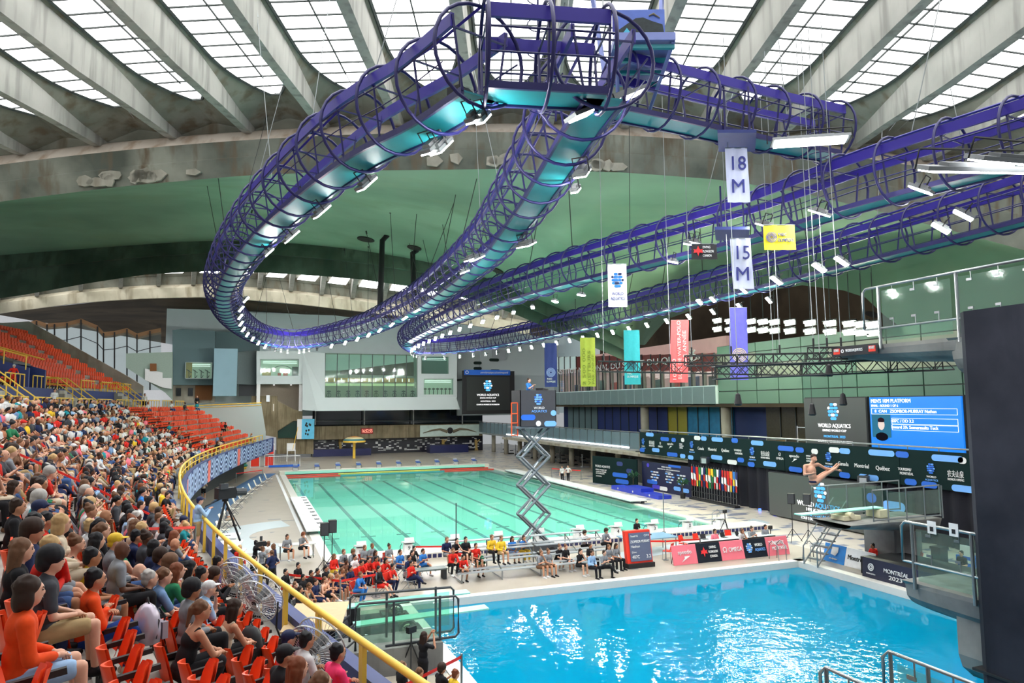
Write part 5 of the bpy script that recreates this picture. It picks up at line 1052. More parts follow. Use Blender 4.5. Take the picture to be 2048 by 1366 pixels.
# --- sponsor boards
PINK = mat('rose_print', rgb(222, 110, 124), .55, var=.03); CHAR = mat('charcoal_print', rgb(24, 30, 40), .7, var=.03, spec=.2)
def board(name, lab, p0, p1, h, m_, lean=.25):
    p0, p1 = Vector(p0), Vector(p1); d = (p1-p0); L = d.length; d.normalize(); nn = d.cross(Z3); up_ = (Z3*h-nn*lean).normalized(); t = thing(name, lab, 'sponsor board', (p0+p1)/2)
    q = MB(); q.hexa([d*-L/2, d*L/2, d*L/2+up_*h, d*-L/2+up_*h], -nn*.04); q.build('face', m_, t); q = MB()
    for s in (-.4, .4): q.cyl(d*(L*s)+up_*h*.8-nn*.04, d*(L*s)-nn*.45, .02, n=4)
    q.build('prop', DKGREY, t); n2 = d.cross(up_)
    return t, d, up_, n2, L
bw = (23.0-15.7)/5
for i, (lab, m_) in enumerate((('rose speedo board left of the diving board row', PINK), ('charcoal DIVING PLONGEON CANADA board with red maple leaf', CHAR), ('rose OMEGA board in the poolside row', PINK), ('charcoal WORLD AQUATICS board in the poolside row', CHAR), ('rose TOURISME MONTRÉAL board at the pool corner', PINK))):
    t, d, up_, n2, L = board('sponsor_board', lab, (15.7+bw*i, -7.65, .02), (15.7+bw*(i+1)-.02, -7.65, .02), .95, m_); c = up_*.5+n2*.03
    if i == 0: text('speedo', c+up_*.1, d, up_, .2, WHITE, t, .8); q = MB(); q.hexa([c+d*a+up_*b for a, b in ((-.05, -.1), (.3, -.1), (-.25, -.38), (-.05, -.2))], n2*.01); q.build('emblem', WHITE, t)
    if i == 1:
        q = MB(); c0 = c-d*.3; q.hexa([c0+d*(a*.4)+up_*(b*.45) for a, b in ((0, -.5), (.12, -.1), (.5, -.15), (.4, .1), (.5, .25), (.2, .2), (.1, .35), (0, .6), (-.1, .35), (-.2, .2), (-.5, .25), (-.4, .1), (-.5, -.15), (-.12, -.1))], n2*.012); q.build('emblem', mat('red_ink', (1, 1, 1)), t)
        for k, s_ in enumerate(('DIVING', 'PLONGEON', 'CANADA')): text(s_, c+d*.25+up_*(.22-.22*k), d, up_, .13, WHITE, t, (.4, .55, .45)[k])
    if i == 2: text('OMEGA', c+d*.18, d, up_, .22, WHITE, t, .85); text('Ω', c-d*.48, d, up_, .26, WHITE, t)
    if i == 3: logo(t, c-d*.4, d, up_, n2, .5, LBLUE, WHITE); text('WORLD', c+d*.22+up_*.12, d, up_, .15, WHITE, t, .5); text('AQUATICS', c+d*.28-up_*.12, d, up_, .15, LBLUE, t, .65)
    if i == 4: text('TOURISME/', c-d*.08+up_*.14, d, up_, .18, WHITE, t, 1.0); text('MONTRÉAL', c+d*.1-up_*.14, d, up_, .18, WHITE, t, 1.0)
t, d, up_, n2, L = board('sponsor_board', 'bright blue board with a white emblem on the right pool edge', (23.5, -9.4, .02), (23.5, -10.75, .02), .9, mat('azure_print', rgb(24, 130, 214), .5)); q = MB(); c = up_*.55+n2*.03; q.hexa([c+d*a+up_*b for a, b in ((-.2, -.15), (.1, -.2), (.25, .0), (.25, .25), (-.15, .22))], n2*.01); q.build('emblem', WHITE, t); text('parc olympique', up_*.2+n2*.03, d, up_, .08, WHITE, t, .5)
t, d, up_, n2, L = board('sponsor_board', 'white Montréal board on the right pool edge', (23.5, -10.78, .02), (23.5, -12.5, .02), .9, mat('white_print', rgb(226, 230, 232), .5)); text('Montréal', up_*.45+n2*.03-d*.15, d, up_, .24, BLACK, t, 1.05); q = MB()
for k in range(4): annulus(q, up_*.47+n2*.03+d*(.6+.1*math.cos(1.57*k))+up_*(.1*math.sin(1.57*k)), d, up_, n2, .06, .08, .01, 10)
q.build('emblem', mat('grey_print', rgb(150, 150, 156), .6), t)
t, d, up_, n2, L = board('sponsor_board', 'black MONTRÉAL 2023 panel hung over the right pool edge', (22.62, -12.7, -.1), (22.55, -16.4, -.1), 1.0, mat('night_blue_print', rgb(18, 26, 52), .5), .1); text('MONTRÉAL', up_*.62+n2*.03, d, up_, .18, WHITE, t, 1.3); text('2023', up_*.36+n2*.03, d, up_, .18, WHITE, t, .7)
for s in (-1.35, 1.35): q = MB(); c = up_*.62+n2*.03+d*s; annulus(q, c, d, up_, n2, .05, .09, .01, 14); annulus(q, c, d, up_, n2, .12, .17, .01, 14); q.build('emblem', WHITE, t); text('WORLD AQUATICS', c-up_*.3, d, up_, .06, WHITE, t, .5)
tb = thing('judges_table', 'long table under a black cloth beside the right pool edge', 'table', (24.4, -14.4, 0)); q = MB(); q.bx((-1.3, -2.4, .72), (1.3, 2.2, .78)); q.build('top', BLACK, tb); q = MB(); q.bx((-1.3, -2.4, 0), (-1.25, 2.2, .72)); q.bx((-1.3, 2.15, 0), (1.3, 2.2, .72)); q.build('cloth_drop', BLACK, tb)
# --- officials' table behind the boards
tb = thing('officials_table', 'long officials table with a black cloth behind the sponsor boards', 'table', (20.4, -5.9, 0)); q = MB(); q.bx((-2.9, -.4, .72), (2.8, .45, .77)); q.build('top', mat('pale_blue_table', rgb(190, 206, 206), .4), tb); q = MB(); q.bx((-2.9, -.42, .1), (2.8, -.38, .76)); q.build('cloth_drop', BLACK, tb)
for s in (-2.7, 2.6):
    for y in (-.3, .35): q = MB(); q.cyl((s, y, 0), (s, y, .72), .025); q.build('leg', STEEL, tb)
for i, x in enumerate((18.9, 20.2, 21.2, 22.2)):
    t = thing('laptop', 'dark laptop on the officials table, %s from the left' % ORD[i], 'laptop', (x, -5.8, .775), .2*i, 'laptops on the officials table'); q = MB(); q.bx((-.17, -.12, 0), (.17, .12, .02)); q.build('base', DKGREY, t); q = MB(); q.hexa([(-.17, .12, .02), (.17, .12, .02), (.17, .2, .24), (-.17, .2, .24)], (0, .012, 0)); q.build('screen', BLACK, t)
tb = thing('work_table', 'blue topped work table behind the red barrier tape', 'table', (16.3, -4.2, 0)); q = MB(); q.bx((-1.5, -.75, .8), (1.5, .75, .85)); q.build('top', mat('blue_table', rgb(120, 160, 184), .3), tb)
for x in (-1.4, 1.4):
    for y in (-.65, .65): q = MB(); q.cyl((x, y, 0), (x, y, .8), .03); q.build('leg', STEEL, tb)
for k in range(9): q = MB(); q.tube([(.2+rt.uniform(-.3, .3), rt.uniform(.0, .5), .87) for _ in range(4)], .02, 4); q.build('cable_coil', BLACK, tb)
def stack_chair(p, rz, lab, m_=RED):
    t = thing('plastic_chair', lab, 'chair', p, rz, 'red plastic chairs'); q = MB(); q.box((0, 0, .44), (.44, .44, .035)); q.build('seat', m_, t); q = MB(); q.hexa([(-.2, -.22, .5), (-.2, .22, .5), (-.28, .18, .85), (-.28, -.18, .85)], (.03, 0, 0)); q.build('backrest', m_, t)
    for x in (-.2, .2):
        for y in (-.2, .2): q = MB(); q.cyl((x, y, .43), (x*1.15, y*1.15, 0), .014, n=5); q.build('leg', STEEL, t)
for i, (x, y, r_) in enumerate(((16.3, -6.2, 2.2), (18.2, -4.9, -1.2), (19.2, -4.8, -1.4), (21.5, -4.6, -1.6), (24.7, -11.3, 3.1), (26.0, -12.8, 2.5))): stack_chair((x, y, 0), r_, ['red plastic chair behind the scoreboard', 'red chair beside the blue work table', 'red chair at the left end of the officials table', 'red chair behind the officials table centre', 'red chair under the official by the concrete springboard stand', 'spare red chair at the judges table'][i])
# --- loudspeakers on stands and tripods
def speaker(p, rz, lab, h=1.75):
    t = thing('loudspeaker', lab, 'loudspeaker', p, rz); q = MB(); q.box((0, 0, h+.28), (.38, .36, .6)); q.build('cabinet', BLACK, t); q = MB(); q.box((0, -.19, h+.28), (.33, .02, .54)); q.build('grille', DKGREY, t); q = MB(); q.cyl((0, 0, .3), (0, 0, h), .022); q.build('pole', BLACK, t)
    for k in range(3): q = MB(); a = 2.09*k+.5; q.cyl((0, 0, .75), (math.cos(a)*.55, math.sin(a)*.55, .02), .018, n=5); q.build('leg', BLACK, t)
speaker((25.6, -5.0, 0), -.9, 'black loudspeaker on a tripod, left of the pair by the corner', 2.2); speaker((26.2, -5.6, 0), -.9, 'black loudspeaker on a tripod, right of the pair by the corner', 2.2); speaker((-.8, -2.9, 0), 0, 'front black loudspeaker on a stand beside the seated swimmers', 1.9); speaker((-.35, -2.2, 0), 0, 'rear black loudspeaker on a stand beside the seated swimmers', 1.9)
def tripod(p, h, lab, head=True):
    t = thing('camera_tripod', lab, 'tripod', p); q = MB(); q.cyl((0, 0, h*.6), (0, 0, h), .025); q.build('column', BLACK, t)
    for k in range(3): q = MB(); a = 2.09*k+.3; q.cyl((0, 0, h*.75), (math.cos(a)*h*.33, math.sin(a)*h*.33, .02), .022, n=5); q.build('leg', BLACK, t)
    if head: q = MB(); q.box((0, 0, h+.08), (.3, .14, .18), .5); q.build('camera', BLACK, t)
tripod((22.7, -2.6, 0), 1.5, 'camera tripod beside the last starting block'); tripod((23.4, -5.7, .0), 1.0, 'small tripod at the right end of the officials table')
t = thing('flag_pole', 'thin dark pole on a tripod in front of the lane pool', 'pole', (5.9, -2.5, 0)); q = MB(); q.cyl((0, 0, 0), (0, 0, 3.0), .03); q.build('mast', DKGREY, t)
for k in range(3): q = MB(); q.cyl((0, 0, 1), (math.cos(2.09*k)*.6, math.sin(2.09*k)*.6, .02), .02, n=5); q.build('leg', DKGREY, t)
t = thing('steel_pole', 'thin grey pole at the edge of the lane pool', 'pole', (19.3, -1.2, .35)); q = MB(); q.cyl((0, 0, 0), (0, 0, 2.4), .03); q.build('mast', STEEL, t); q = MB(); q.cyl((0, 0, 0), (0, 0, .05), .12); q.build('base_plate', STEEL, t)
# --- red barrier tapes
TAPE = mat('red_tape', rgb(222, 40, 30), .6)
def barrier(pts, z, lab, h=.09, posts=True):
    t = thing('barrier_tape', lab, 'barrier', pts[0]); p0 = Vector(pts[0]); P = [Vector(p)-p0 for p in pts]; q = MB()
    for a, b in zip(P, P[1:]): q.hexa([a+Z3*(z-h/2), b+Z3*(z-h/2), b+Z3*(z+h/2), a+Z3*(z+h/2)], (.006, .006, 0))
    q.build('tape', TAPE, t)
    if posts:
        for a in P: q = MB(); q.cyl(a, a+Z3*(z+.08), .035, n=8); q.cyl(a, a+Z3*.03, .16, n=12); q.build('post', STEEL, t)
barrier([(5.3, -3.2, 0), (3.6, -2.6, 0)], .95, 'red tape barrier behind the seated athletes'); barrier([(14.7, -5.6, 0), (16.1, -6.3, 0), (18.1, -6.5, 0)], .95, 'red tape barrier round the blue work table'); barrier([AZ(575, 1195, 0), AZ(680, 1210, 0), AZ(752, 1195, 0)], .95, 'red tape barrier in front of the seated divers')
barrier([(-1.2, -20.5, 0), (2.0-.6, -18.6, 0)], 1.0, 'red tape barrier beside the woman taking a picture'); barrier([(-5.3, 43, 0), (-2.6, 46, 0)], .95, 'far red tape barrier by the end of the stand'); barrier([(27.5, 34.0, 0), (29.4, 30.5, 0)], .95, 'far right red tape barrier beside two officials')
# --- pool ladders
for i, (x, y) in enumerate(((21.5, -8.4), (22.9, -9.3), (25.3, 1.5))):
    t = thing('pool_ladder', ['steel grab rails at the far corner of the diving pool', 'steel grab rails on the right edge of the diving pool', 'steel grab rails at the corner of the lane pool'][i], 'ladder', (x, y, 0))
    for s in (-.25, .25): q = MB(); q.tube([(s, .35, 0), (s, .32, .75), (s, .1, .95), (s, -.3, .75), (s, -.4, -.3)] if i == 0 else [(.35, s, 0), (.32, s, .75), (.1, s, .95), (-.3, s, .75), (-.4, s, -.3)], .025, 6); q.build('grab_rail', STEEL, t, True)
# ---------------------------------------------------------------- banner wall on the right (X = 32)
XW = 32.0; DKG = mat('dark_green_print', rgb(8, 34, 34), .7, var=.05, scale=.4, spec=.15)
wv_ = MB(); wv_.bx((XW, -16, 3.2), (XW+.12, 22.6, 5.35)); bwall = thing('banner_wall', 'long dark green sponsor banner along the right hand gallery', 'banner', (XW, 0, 0))
segs = [22.6, 12.6, 2.6, -7.0, -16.5]
nX = Vector((-1, 0, 0)); rX = Vector((0, -1, 0))
for a, b in zip(segs, segs[1:]): q = MB(); q.bx((0, b+.02, 3.2), (.1, a-.02, 5.3)); q.build('panel', DKG, bwall)
q = MB(); q.cyl((0, 22.6, 5.5), (0, -16, 5.5), .05); q.build('hand_rail', STEEL, bwall)
for k in range(20): q = MB(); q.cyl((0, 22.4-2*k, 5.3), (0, 22.4-2*k, 5.5), .03); q.build('rail_post', STEEL, bwall)
def at_w(y, z): return Vector((-.03, y, z))
sp_items = [('W', 21.9), ('农夫山泉', 20.2), ('ΩOMEGA', 18.5), ('speedo', 16.6), ('DIVING', 14.6), ('W', 12.0), ('Canada', 10.2), ('Montréal', 8.2), ('Québec', 6.2), ('TOURISME/ MONTRÉAL', 4.0), ('W', 1.6), ('农夫山泉', -.3), ('ΩOMEGA', -2.2), ('speedo', -4.1), ('W', -7.4), ('Canada', -9.0), ('Montréal', -10.6), ('Québec', -12.4)]
# positions are read off the photograph along the wall
for s_, px_, py_ in (('W', 1287, 888), ('C', 1304, 888), ('O', 1321, 890), ('S', 1341, 890), ('D', 1361, 892), ('W', 1384, 895), ('Canada', 1402, 897), ('Montréal', 1425, 899), ('Québec', 1451, 901), ('T', 1476, 904), ('W', 1505, 909), ('C', 1531, 911), ('O', 1560, 913), ('S', 1589, 915), ('D', 1616, 917), ('W', 1658, 921), ('Canada', 1687, 928), ('Montréal', 1724, 932), ('Québec', 1766, 937), ('T', 1810, 943), ('W', 1863, 946), ('C', 1912, 953)):
    p = AX(px_, py_, XW); y, z = p.y, p.z
    if s_ == 'W': logo(bwall, at_w(y, z+.25), rX, Z3, nX, .62, BLUE, LBLUE); text('WORLD', at_w(y, z-.22), rX, Z3, .11, WHITE, bwall, .6); text('AQUATICS', at_w(y, z-.4), rX, Z3, .11, LBLUE, bwall, .8)
    elif s_ == 'C': text('农夫山泉', at_w(y, z+.1), rX, Z3, .3, WHITE, bwall, .95); text('NONGFU SPRING', at_w(y, z-.18), rX, Z3, .13, WHITE, bwall, .95)
    elif s_ == 'O': text('Ω', at_w(y, z+.15), rX, Z3, .22, WHITE, bwall); text('OMEGA', at_w(y, z-.15), rX, Z3, .17, WHITE, bwall, .75)
    elif s_ == 'S':
        text('speedo', at_w(y, z+.1), rX, Z3, .2, WHITE, bwall, .95); q = MB(); q.hexa([at_w(y, z)+rX*a+Z3*b for a, b in ((-.05, -.08), (.3, -.08), (-.25, -.34), (-.05, -.18))], nX*.01); q.build('emblem', WHITE, bwall)
    elif s_ == 'D': text('DIVING', at_w(y-.1, z+.17), rX, Z3, .11, WHITE, bwall, .45); text('PLONGEON', at_w(y-.18, z), rX, Z3, .11, WHITE, bwall, .6); text('CANADA', at_w(y-.12, z-.17), rX, Z3, .11, WHITE, bwall, .5)
    elif s_ == 'T': text('TOURISME/', at_w(y, z+.12), rX, Z3, .16, WHITE, bwall, .9); text('MONTRÉAL', at_w(y-.12, z-.12), rX, Z3, .16, WHITE, bwall, .9)
    else: text(s_, at_w(y, z), rX, Z3, .26, WHITE, bwall, (.85, 1.1, 1.0)[('Canada', 'Montréal', 'Québec').index(s_)])
rb_ = random.Random(21)
for (px_, py_, w_, m_) in ((1300, 866, 1.4, LBLUE), (1330, 878, 1.4, BLUE), (1348, 880, .7, BLUE), (1366, 880, .5, WHITE), (1285, 900, .9, BLUE), (1312, 900, 1.3, LBLUE), (1395, 876, .9, WHITE), (1408, 877, .8, LBLUE), (1345, 909, 1.7, BLUE), (1366, 912, .8, LBLUE), (1382, 915, .8, LBLUE), (1435, 879, 1.5, LBLUE), (1470, 881, .8, BLUE), (1434, 915, 1.5, LBLUE), (1482, 920, .8, BLUE), (1465, 929, 1.2, WHITE), (1515, 886, 1.4, LBLUE), (1540, 928, 1.4, LBLUE), (1503, 930, .8, BLUE), (1572, 897, 1.6, BLUE), (1600, 900, .8, BLUE), (1630, 903, .6, WHITE), (1669, 900, .9, WHITE), (1690, 902, .9, LBLUE), (1592, 945, 1.3, BLUE), (1763, 906, 1.9, LBLUE), (1805, 909, .9, BLUE), (1738, 955, 1.5, LBLUE), (1822, 964, .8, BLUE), (1895, 917, 1.9, LBLUE), (1925, 921, .5, WHITE), (1860, 980, 1.0, BLUE), (1932, 982, 1.6, LBLUE), (1690, 951, .9, BLUE)):
    p = AX(px_, py_, XW); q = MB(); pill(q, at_w(p.y, max(3.38, min(5.12, p.z))), rX, Z3, nX, max(w_, .46), .36, .01); q.build('printed_bar', m_, bwall)
# dark curtain below the banner, and the end wall of the gallery
CURT = mat('black_velvet', rgb(14, 16, 28), .9, var=.2)
cu = thing('drape', 'black pleated curtain below the banner wall', 'curtain', (XW+.3, 0, 0))
q = MB(); pts = []; yy = 15.0
while yy > -16: pts.append((yy)); yy -= .22
q.loft([[Vector((.14*math.sin(i*1.3), y, 3.25)) for i, y in enumerate(pts)], [Vector((.16*math.sin(i*1.3), y, .02)) for i, y in enumerate(pts)]]); q.build('cloth', CURT, cu, True)
q = MB(); q.cyl((0, 15, 3.25), (0, -16, 3.25), .04); q.build('track', BLACK, cu)
for y, z in ((5.2, .5), (3.6, .5)): q = MB(); q.cyl((-.5, y, 0), (-.5, y, .18), .1, n=8); q.build('uplight', emit('blue_uplight', rgb(60, 90, 255), 6), cu)
q = MB(); q.bx((33.5, -16, 0), (33.8, 26, 3.2)); struct('wall_gallery_base', q, mat('dark_grey_wall', rgb(52, 56, 56), .8), 'dark wall under the gallery')
# backdrops
def backdrop(name, lab, a, b, h, m_, lines, pills):
    a, b = Vector(a), Vector(b); d = (b-a); L = d.length; d.normalize(); n_ = d.cross(Z3); t = thing(name, lab, 'backdrop', (a+b)/2); q = MB(); q.hexa([d*-L/2, d*L/2, d*L/2+Z3*h, d*-L/2+Z3*h], -n_*.12); q.build('panel', m_, t)
    q = MB(); q.cyl(d*-L/2-n_*.1, d*-L/2-n_*.9+Z3*0, .04, n=4); q.cyl(d*L/2-n_*.1, d*L/2-n_*.9, .04, n=4); q.build('foot', BLACK, t)
    for s_, x, z, h_, w_ in lines: text(s_, d*x+Z3*z+n_*.02, d, Z3, h_, WHITE, t, w_)
    for x, z, w_, hh, mm in pills: q = MB(); pill(q, d*x+Z3*z+n_*.01, d, Z3, n_, w_, hh); q.build('printed_bar', mm, t)
    return t, d, n_
PURPLE = mat('violet_print', rgb(70, 60, 190), .5)
backdrop('backdrop', 'dark green WORLD AQUATICS backdrop by the right hand deck', (29.2, 27.4, 0), (30.6, 20.9, 0), 2.75, DKG, [('WORLD AQUATICS', -1.7, 1.75, .24, 2.3), ('DIVING WORLD CUP', -1.95, 1.4, .13, 1.7), ('COUPE DU MONDE', -1.95, 1.2, .13, 1.6), ('DE PLONGEON', -2.1, 1.02, .13, 1.3), ('#MONTRÉAL', -2.3, .75, .1, .9)], [(.9, 1.1, 2.2, .42, BLUE), (1.2, .5, 1.9, .42, BLUE), (.9, 2.2, .9, .42, NAVY), (2.3, 1.6, .9, .42, NAVY)])
t, d, n_ = backdrop('backdrop', 'navy interview backdrop covered with small sponsor logos behind the podium', (31.1, 20.8, 0), (31.6, 13.6, 0), 2.6, mat('navy_print', rgb(20, 26, 62), .5), [('WORLD AQUATICS', .2, 2.3, .13, 1.4), ('DIVING WORLD CUP - COUPE DU MONDE DE PLONGEON', .5, 2.1, .1, 3.2), ('MONTRÉAL', .5, 1.9, .08, .8)], [(-1.4, .4, 1.2, .35, PURPLE), (-2.0, .8, 1.6, .35, BLUE), (-.3, .35, 1.2, .35, WHITE), (1.7, .55, 1.0, .35, LBLUE), (2.9, .5, .9, .35, LBLUE), (1.4, 2.48, 1.8, .2, BLUE), (-2.6, 2.3, .4, .36, PURPLE)])
for cx in (-1.6, .6, 2.3):
    for r_ in range(4):
        for k in range(3):
            if r_ == 3 and k == 2: continue
            q = MB(); c = d*(cx+(k-1)*.42+(r_ % 2)*.15)+Z3*(1.75-r_*.25)+n_*.015; q.hexa([c-d*.17-Z3*.06, c+d*.17-Z3*.06, c+d*.17+Z3*.06, c-d*.17+Z3*.06], n_*.01); q.build('logo_patch', WHITE if (k+r_) % 3 else LBLUE, t)
# podium
po = thing('medal_podium', 'blue three step medal podium before the backdrops', 'podium', (28.9, 17.6, 0)); BLP = mat('royal_blue_podium', rgb(40, 62, 190), .4)
for i, (y0, y1, h) in enumerate(((1.6, 4.2, .35), (-1.2, 1.6, .6), (-4.0, -1.2, .3))): q = MB(); q.bx((-.6, y0, 0), (.7, y1, h)); q.build('step', BLP, po)
for i in range(3): q = MB(); q.cyl((-.63, (2.9, .2, -2.6)[i], .2), (-.6, (2.9, .2, -2.6)[i], .2), .09, n=10); q.build('emblem', WHITE, po)
def palm(p, lab):
    t = thing('potted_palm', lab, 'plant', p); q = MB(); q.cyl((0, 0, 0), (0, 0, .45), .2, .25, 10); q.build('pot', BLACK, t); q = MB(); q.cyl((0, 0, .4), (0, 0, 1.3), .04); q.build('stem', mat('palm_stem', rgb(70, 60, 40), .8), t); G = mat('palm_green', rgb(24, 74, 44), .6)
    for k in range(12): q = MB(); a = k*2.4; r0 = .5+.15*(k % 3); q.hexa([Vector((0, 0, .9+.03*k)), Vector((math.cos(a-.2)*r0*.6, math.sin(a-.2)*r0*.6, 1.3+.04*k)), Vector((math.cos(a)*r0, math.sin(a)*r0, 1.15+.03*k)), Vector((math.cos(a+.2)*r0*.6, math.sin(a+.2)*r0*.6, 1.3+.04*k))], (0, 0, .01)); q.build('leaf', G, t)
palm((30.0, 20.6, 0), 'potted palm at the left end of the podium'); palm((30.6, 13.4, 0), 'potted palm beside the flags')
# flags
FL = [((200, 30, 30), (240, 240, 240), (200, 30, 30)), ((30, 50, 120), (230, 230, 230), (200, 40, 40)), ((210, 40, 30), (210, 40, 30), (240, 200, 60)), ((30, 130, 70), (240, 210, 60), (30, 130, 70)), ((230, 230, 235), (40, 50, 120), (200, 40, 40)), ((30, 40, 100), (230, 60, 40), (30, 40, 100)), ((20, 110, 60), (240, 240, 240), (210, 60, 40)), ((240, 130, 40), (240, 240, 240), (30, 130, 60)), ((240, 200, 50), (30, 110, 60), (20, 60, 40)), ((20, 100, 60), (240, 240, 240), (200, 40, 40)), ((240, 240, 240), (210, 40, 50), (240, 240, 240)), ((20, 40, 110), (20, 40, 110), (200, 40, 50)), ((210, 40, 50), (240, 240, 240), (30, 50, 120)), ((200, 60, 50), (240, 240, 240), (200, 60, 50)), ((210, 40, 40), (210, 40, 40), (240, 240, 240)), ((240, 140, 40), (220, 40, 40), (240, 200, 60)), ((50, 120, 200), (240, 210, 60), (50, 120, 200)), ((40, 50, 110), (240, 240, 240), (200, 50, 50))]
FN = ['red and white', 'navy, white and red', 'red with yellow', 'green and yellow', 'white, navy and red', 'navy and orange', 'green, white and red', 'orange, white and green', 'yellow and green', 'green, white and red, second', 'white and red', 'deep blue', 'red, white and blue', 'red, white and red', 'plain red', 'orange and red', 'sky blue and yellow', 'red and white striped with navy']
fb = thing('flag_rack', 'black rack that holds the row of national flags', 'rack', (31.2, 0, 0)); q = MB(); q.bx((-.25, 7.0, 0), (.25, 13.0, .15)); q.build('base', BLACK, fb); q = MB(); q.cyl((0, 7, .7), (0, 13, .7), .03); q.build('bar', BLACK, fb)
for k in range(7): q = MB(); q.cyl((0, 7+k, .1), (0, 7+k, .7), .02); q.build('upright', BLACK, fb)
for i in range(18):
    y = 12.9-i*.34; t = thing('national_flag', '%s national flag on a pole in the flag row' % FN[i], 'flag', (31.2, y, .15), 0, 'national flags'); q = MB(); q.cyl((0, 0, 0), (0, 0, 2.75), .016, n=5); q.build('pole', STEEL, t)
    for k in range(3):
        q = MB(); z0 = 2.6-k*.5; q.loft([[Vector((-.03-.05*math.sin(j*2+k+i), -.02-.06*j*(1-.12*k), z0-.05*j*k*.3)) for j in range(5)], [Vector((-.03-.05*math.sin(j*2+k+i+.4), -.02-.06*j*(1-.12*k), z0-.52-.03*j)) for j in range(5)]]); c = FL[i][k]; q.build('cloth', mat('flag_%d_%d_%d' % c, rgb(*c), .8, var=.08), t, True)
# LED screens
def screen(lab, x, ya, yb, z0, z1, col, em, blue=False):
    t = thing('video_screen', lab, 'screen', (x, (ya+yb)/2, z0)); L = ya-yb; H = z1-z0; q = MB(); q.bx((0, -L/2, 0), (.15, L/2, H)); q.build('display', mat('screen_%d' % int(col[2]*1000), col, .35, em=em, emcol=col, var=.02), t); q = MB(); q.bx((.15, -L/2-.06, -.06), (.3, L/2+.06, H+.06)); q.build('frame', BLACK, t)
    if z0 > 3:
        for s in (-.4, .4): q = MB(); q.bx((.1, L*s-.06, -z0+3.1), (.22, L*s+.06, 0)); q.build('leg', BLACK, t)
    return t, L, H
p = lambda y, z: Vector((-.02, y, z))
t, L, H = screen('dark screen with the round emblem above the banner wall', 34, 2.6, -2.9, 5.0, 8.4, rgb(72, 76, 74), .1)
logo(t, p(0, 2.45), rX, Z3, nX, 1.25, GLOWBLUE, GLOWWHITE); [text(a, p(0, z), rX, Z3, h, m_, t, w_) for a, z, h, w_, m_ in (('WORLD AQUATICS', 1.45, .28, 2.9, GLOWWHITE), ('DIVING WORLD CUP', 1.12, .16, 2.1, GLOWWHITE), ('MONTREAL 2023', .7, .17, 1.9, GLOWBLUE), ('COUPE DU MONDE DE PLONGEON', .35, .16, 3.1, GLOWWHITE))]
t, L, H = screen('bright blue result screen for the men\'s 10 metre platform', 33.6, -3.6, -9.9, 4.9, 8.4, rgb(16, 110, 205), .75)
for s_, yy, z, h, w_ in (("MEN'S 10M PLATFORM", 1.55, 3.25, .24, 2.9), ('FINAL - ROUND 1 OF 6', 2.0, 2.95, .15, 2.0), ('8  CAN', 2.3, 2.6, .18, .9), ('ZSOMBOR-MURRAY Nathan', .0, 2.6, .2, 3.2), ('407C / DD 3.2', .75, 2.0, .2, 1.6), ('Inward 3½ Somersaults Tuck', -.05, 1.62, .2, 3.2)): text(s_, p(yy, z), rX, Z3, h, GLOWWHITE, t, w_)
for (ya_, yb_, za, zb_) in ((3.0, -2.9, 2.42, 2.78), (1.5, -2.9, 1.82, 2.18), (1.5, -2.9, 1.44, 1.78)): q = MB(); a, b, c, d_ = p(ya_, za), p(yb_, za), p(yb_, zb_), p(ya_, zb_); [q.cyl(u1, u2, .012, n=4) for u1, u2 in ((a, b), (b, c), (c, d_), (d_, a))]; q.build('outline', GLOWWHITE, t)
q = MB(); q.bx((-.03, 1.6, .95), (-.015, 3.0, 2.4)); q.build('portrait_field', emit('screen_teal', rgb(60, 130, 160), .8), t); q = MB(); q.sph(p(2.3, 1.75), .33, 10, 8, (.1, .8, 1.1)); q.build('portrait_face', emit('screen_face', rgb(245, 225, 215), .95), t); q = MB(); q.sph(p(2.3, 2.02), .3, 10, 8, (.12, .9, .65)); q.build('portrait_hair', emit('screen_hair', rgb(60, 40, 50), .6), t); q = MB(); q.sph(p(2.3, 1.0), .55, 10, 8, (.06, .9, .5)); q.build('portrait_shirt', emit('screen_shirt', rgb(30, 30, 40), .6), t)
q = MB(); pill(q, p(-.1, .15), rX, Z3, nX, .9, .22, .02); q.build('omega_tag', emit('screen_pink', rgb(220, 160, 190), .9), t)
t, L, H = screen('large dark screen with the emblem behind the springboard', 31.0, 3.2, -6.0, .1, 3.1, rgb(70, 78, 74), .08)
logo(t, p(-.3, 2.1), rX, Z3, nX, 1.35, GLOWBLUE, GLOWWHITE); [text(a, p(yy, z), rX, Z3, h, m_, t, w_) for a, yy, z, h, w_, m_ in (('WORLD', 1.05, 1.2, .32, 1.5, GLOWWHITE), ('AQUATICS', -.85, 1.2, .32, 2.1, GLOWBLUE), ('DIVING WORLD CUP', -.3, .85, .22, 2.6, GLOWWHITE), ('MONTREAL 2023', -.3, .52, .2, 2.3, GLOWBLUE), ('COUPE DU MONDE DE PLONGEON', -.3, .24, .18, 3.6, GLOWWHITE))]
t = thing('printed_pillar', 'dark green printed panel with blue dots behind the springboard stand', 'panel', (30.0, -7.2, 0)); q = MB(); q.bx((0, -2.2, 0), (.2, 1.2, 3.0)); q.build('panel', DKG, t)
for y, z, w_, m_ in ((.5, 2.5, .7, BLUE), (.5, 1.6, .7, BLUE), (-1.0, 2.2, 1.5, LBLUE), (.0, .9, .6, WHITE), (-.9, .5, 1.2, LBLUE)): q = MB(); pill(q, (-.02, y, z), rX, Z3, nX, max(w_, .6), .55); q.build('printed_bar', m_, t)
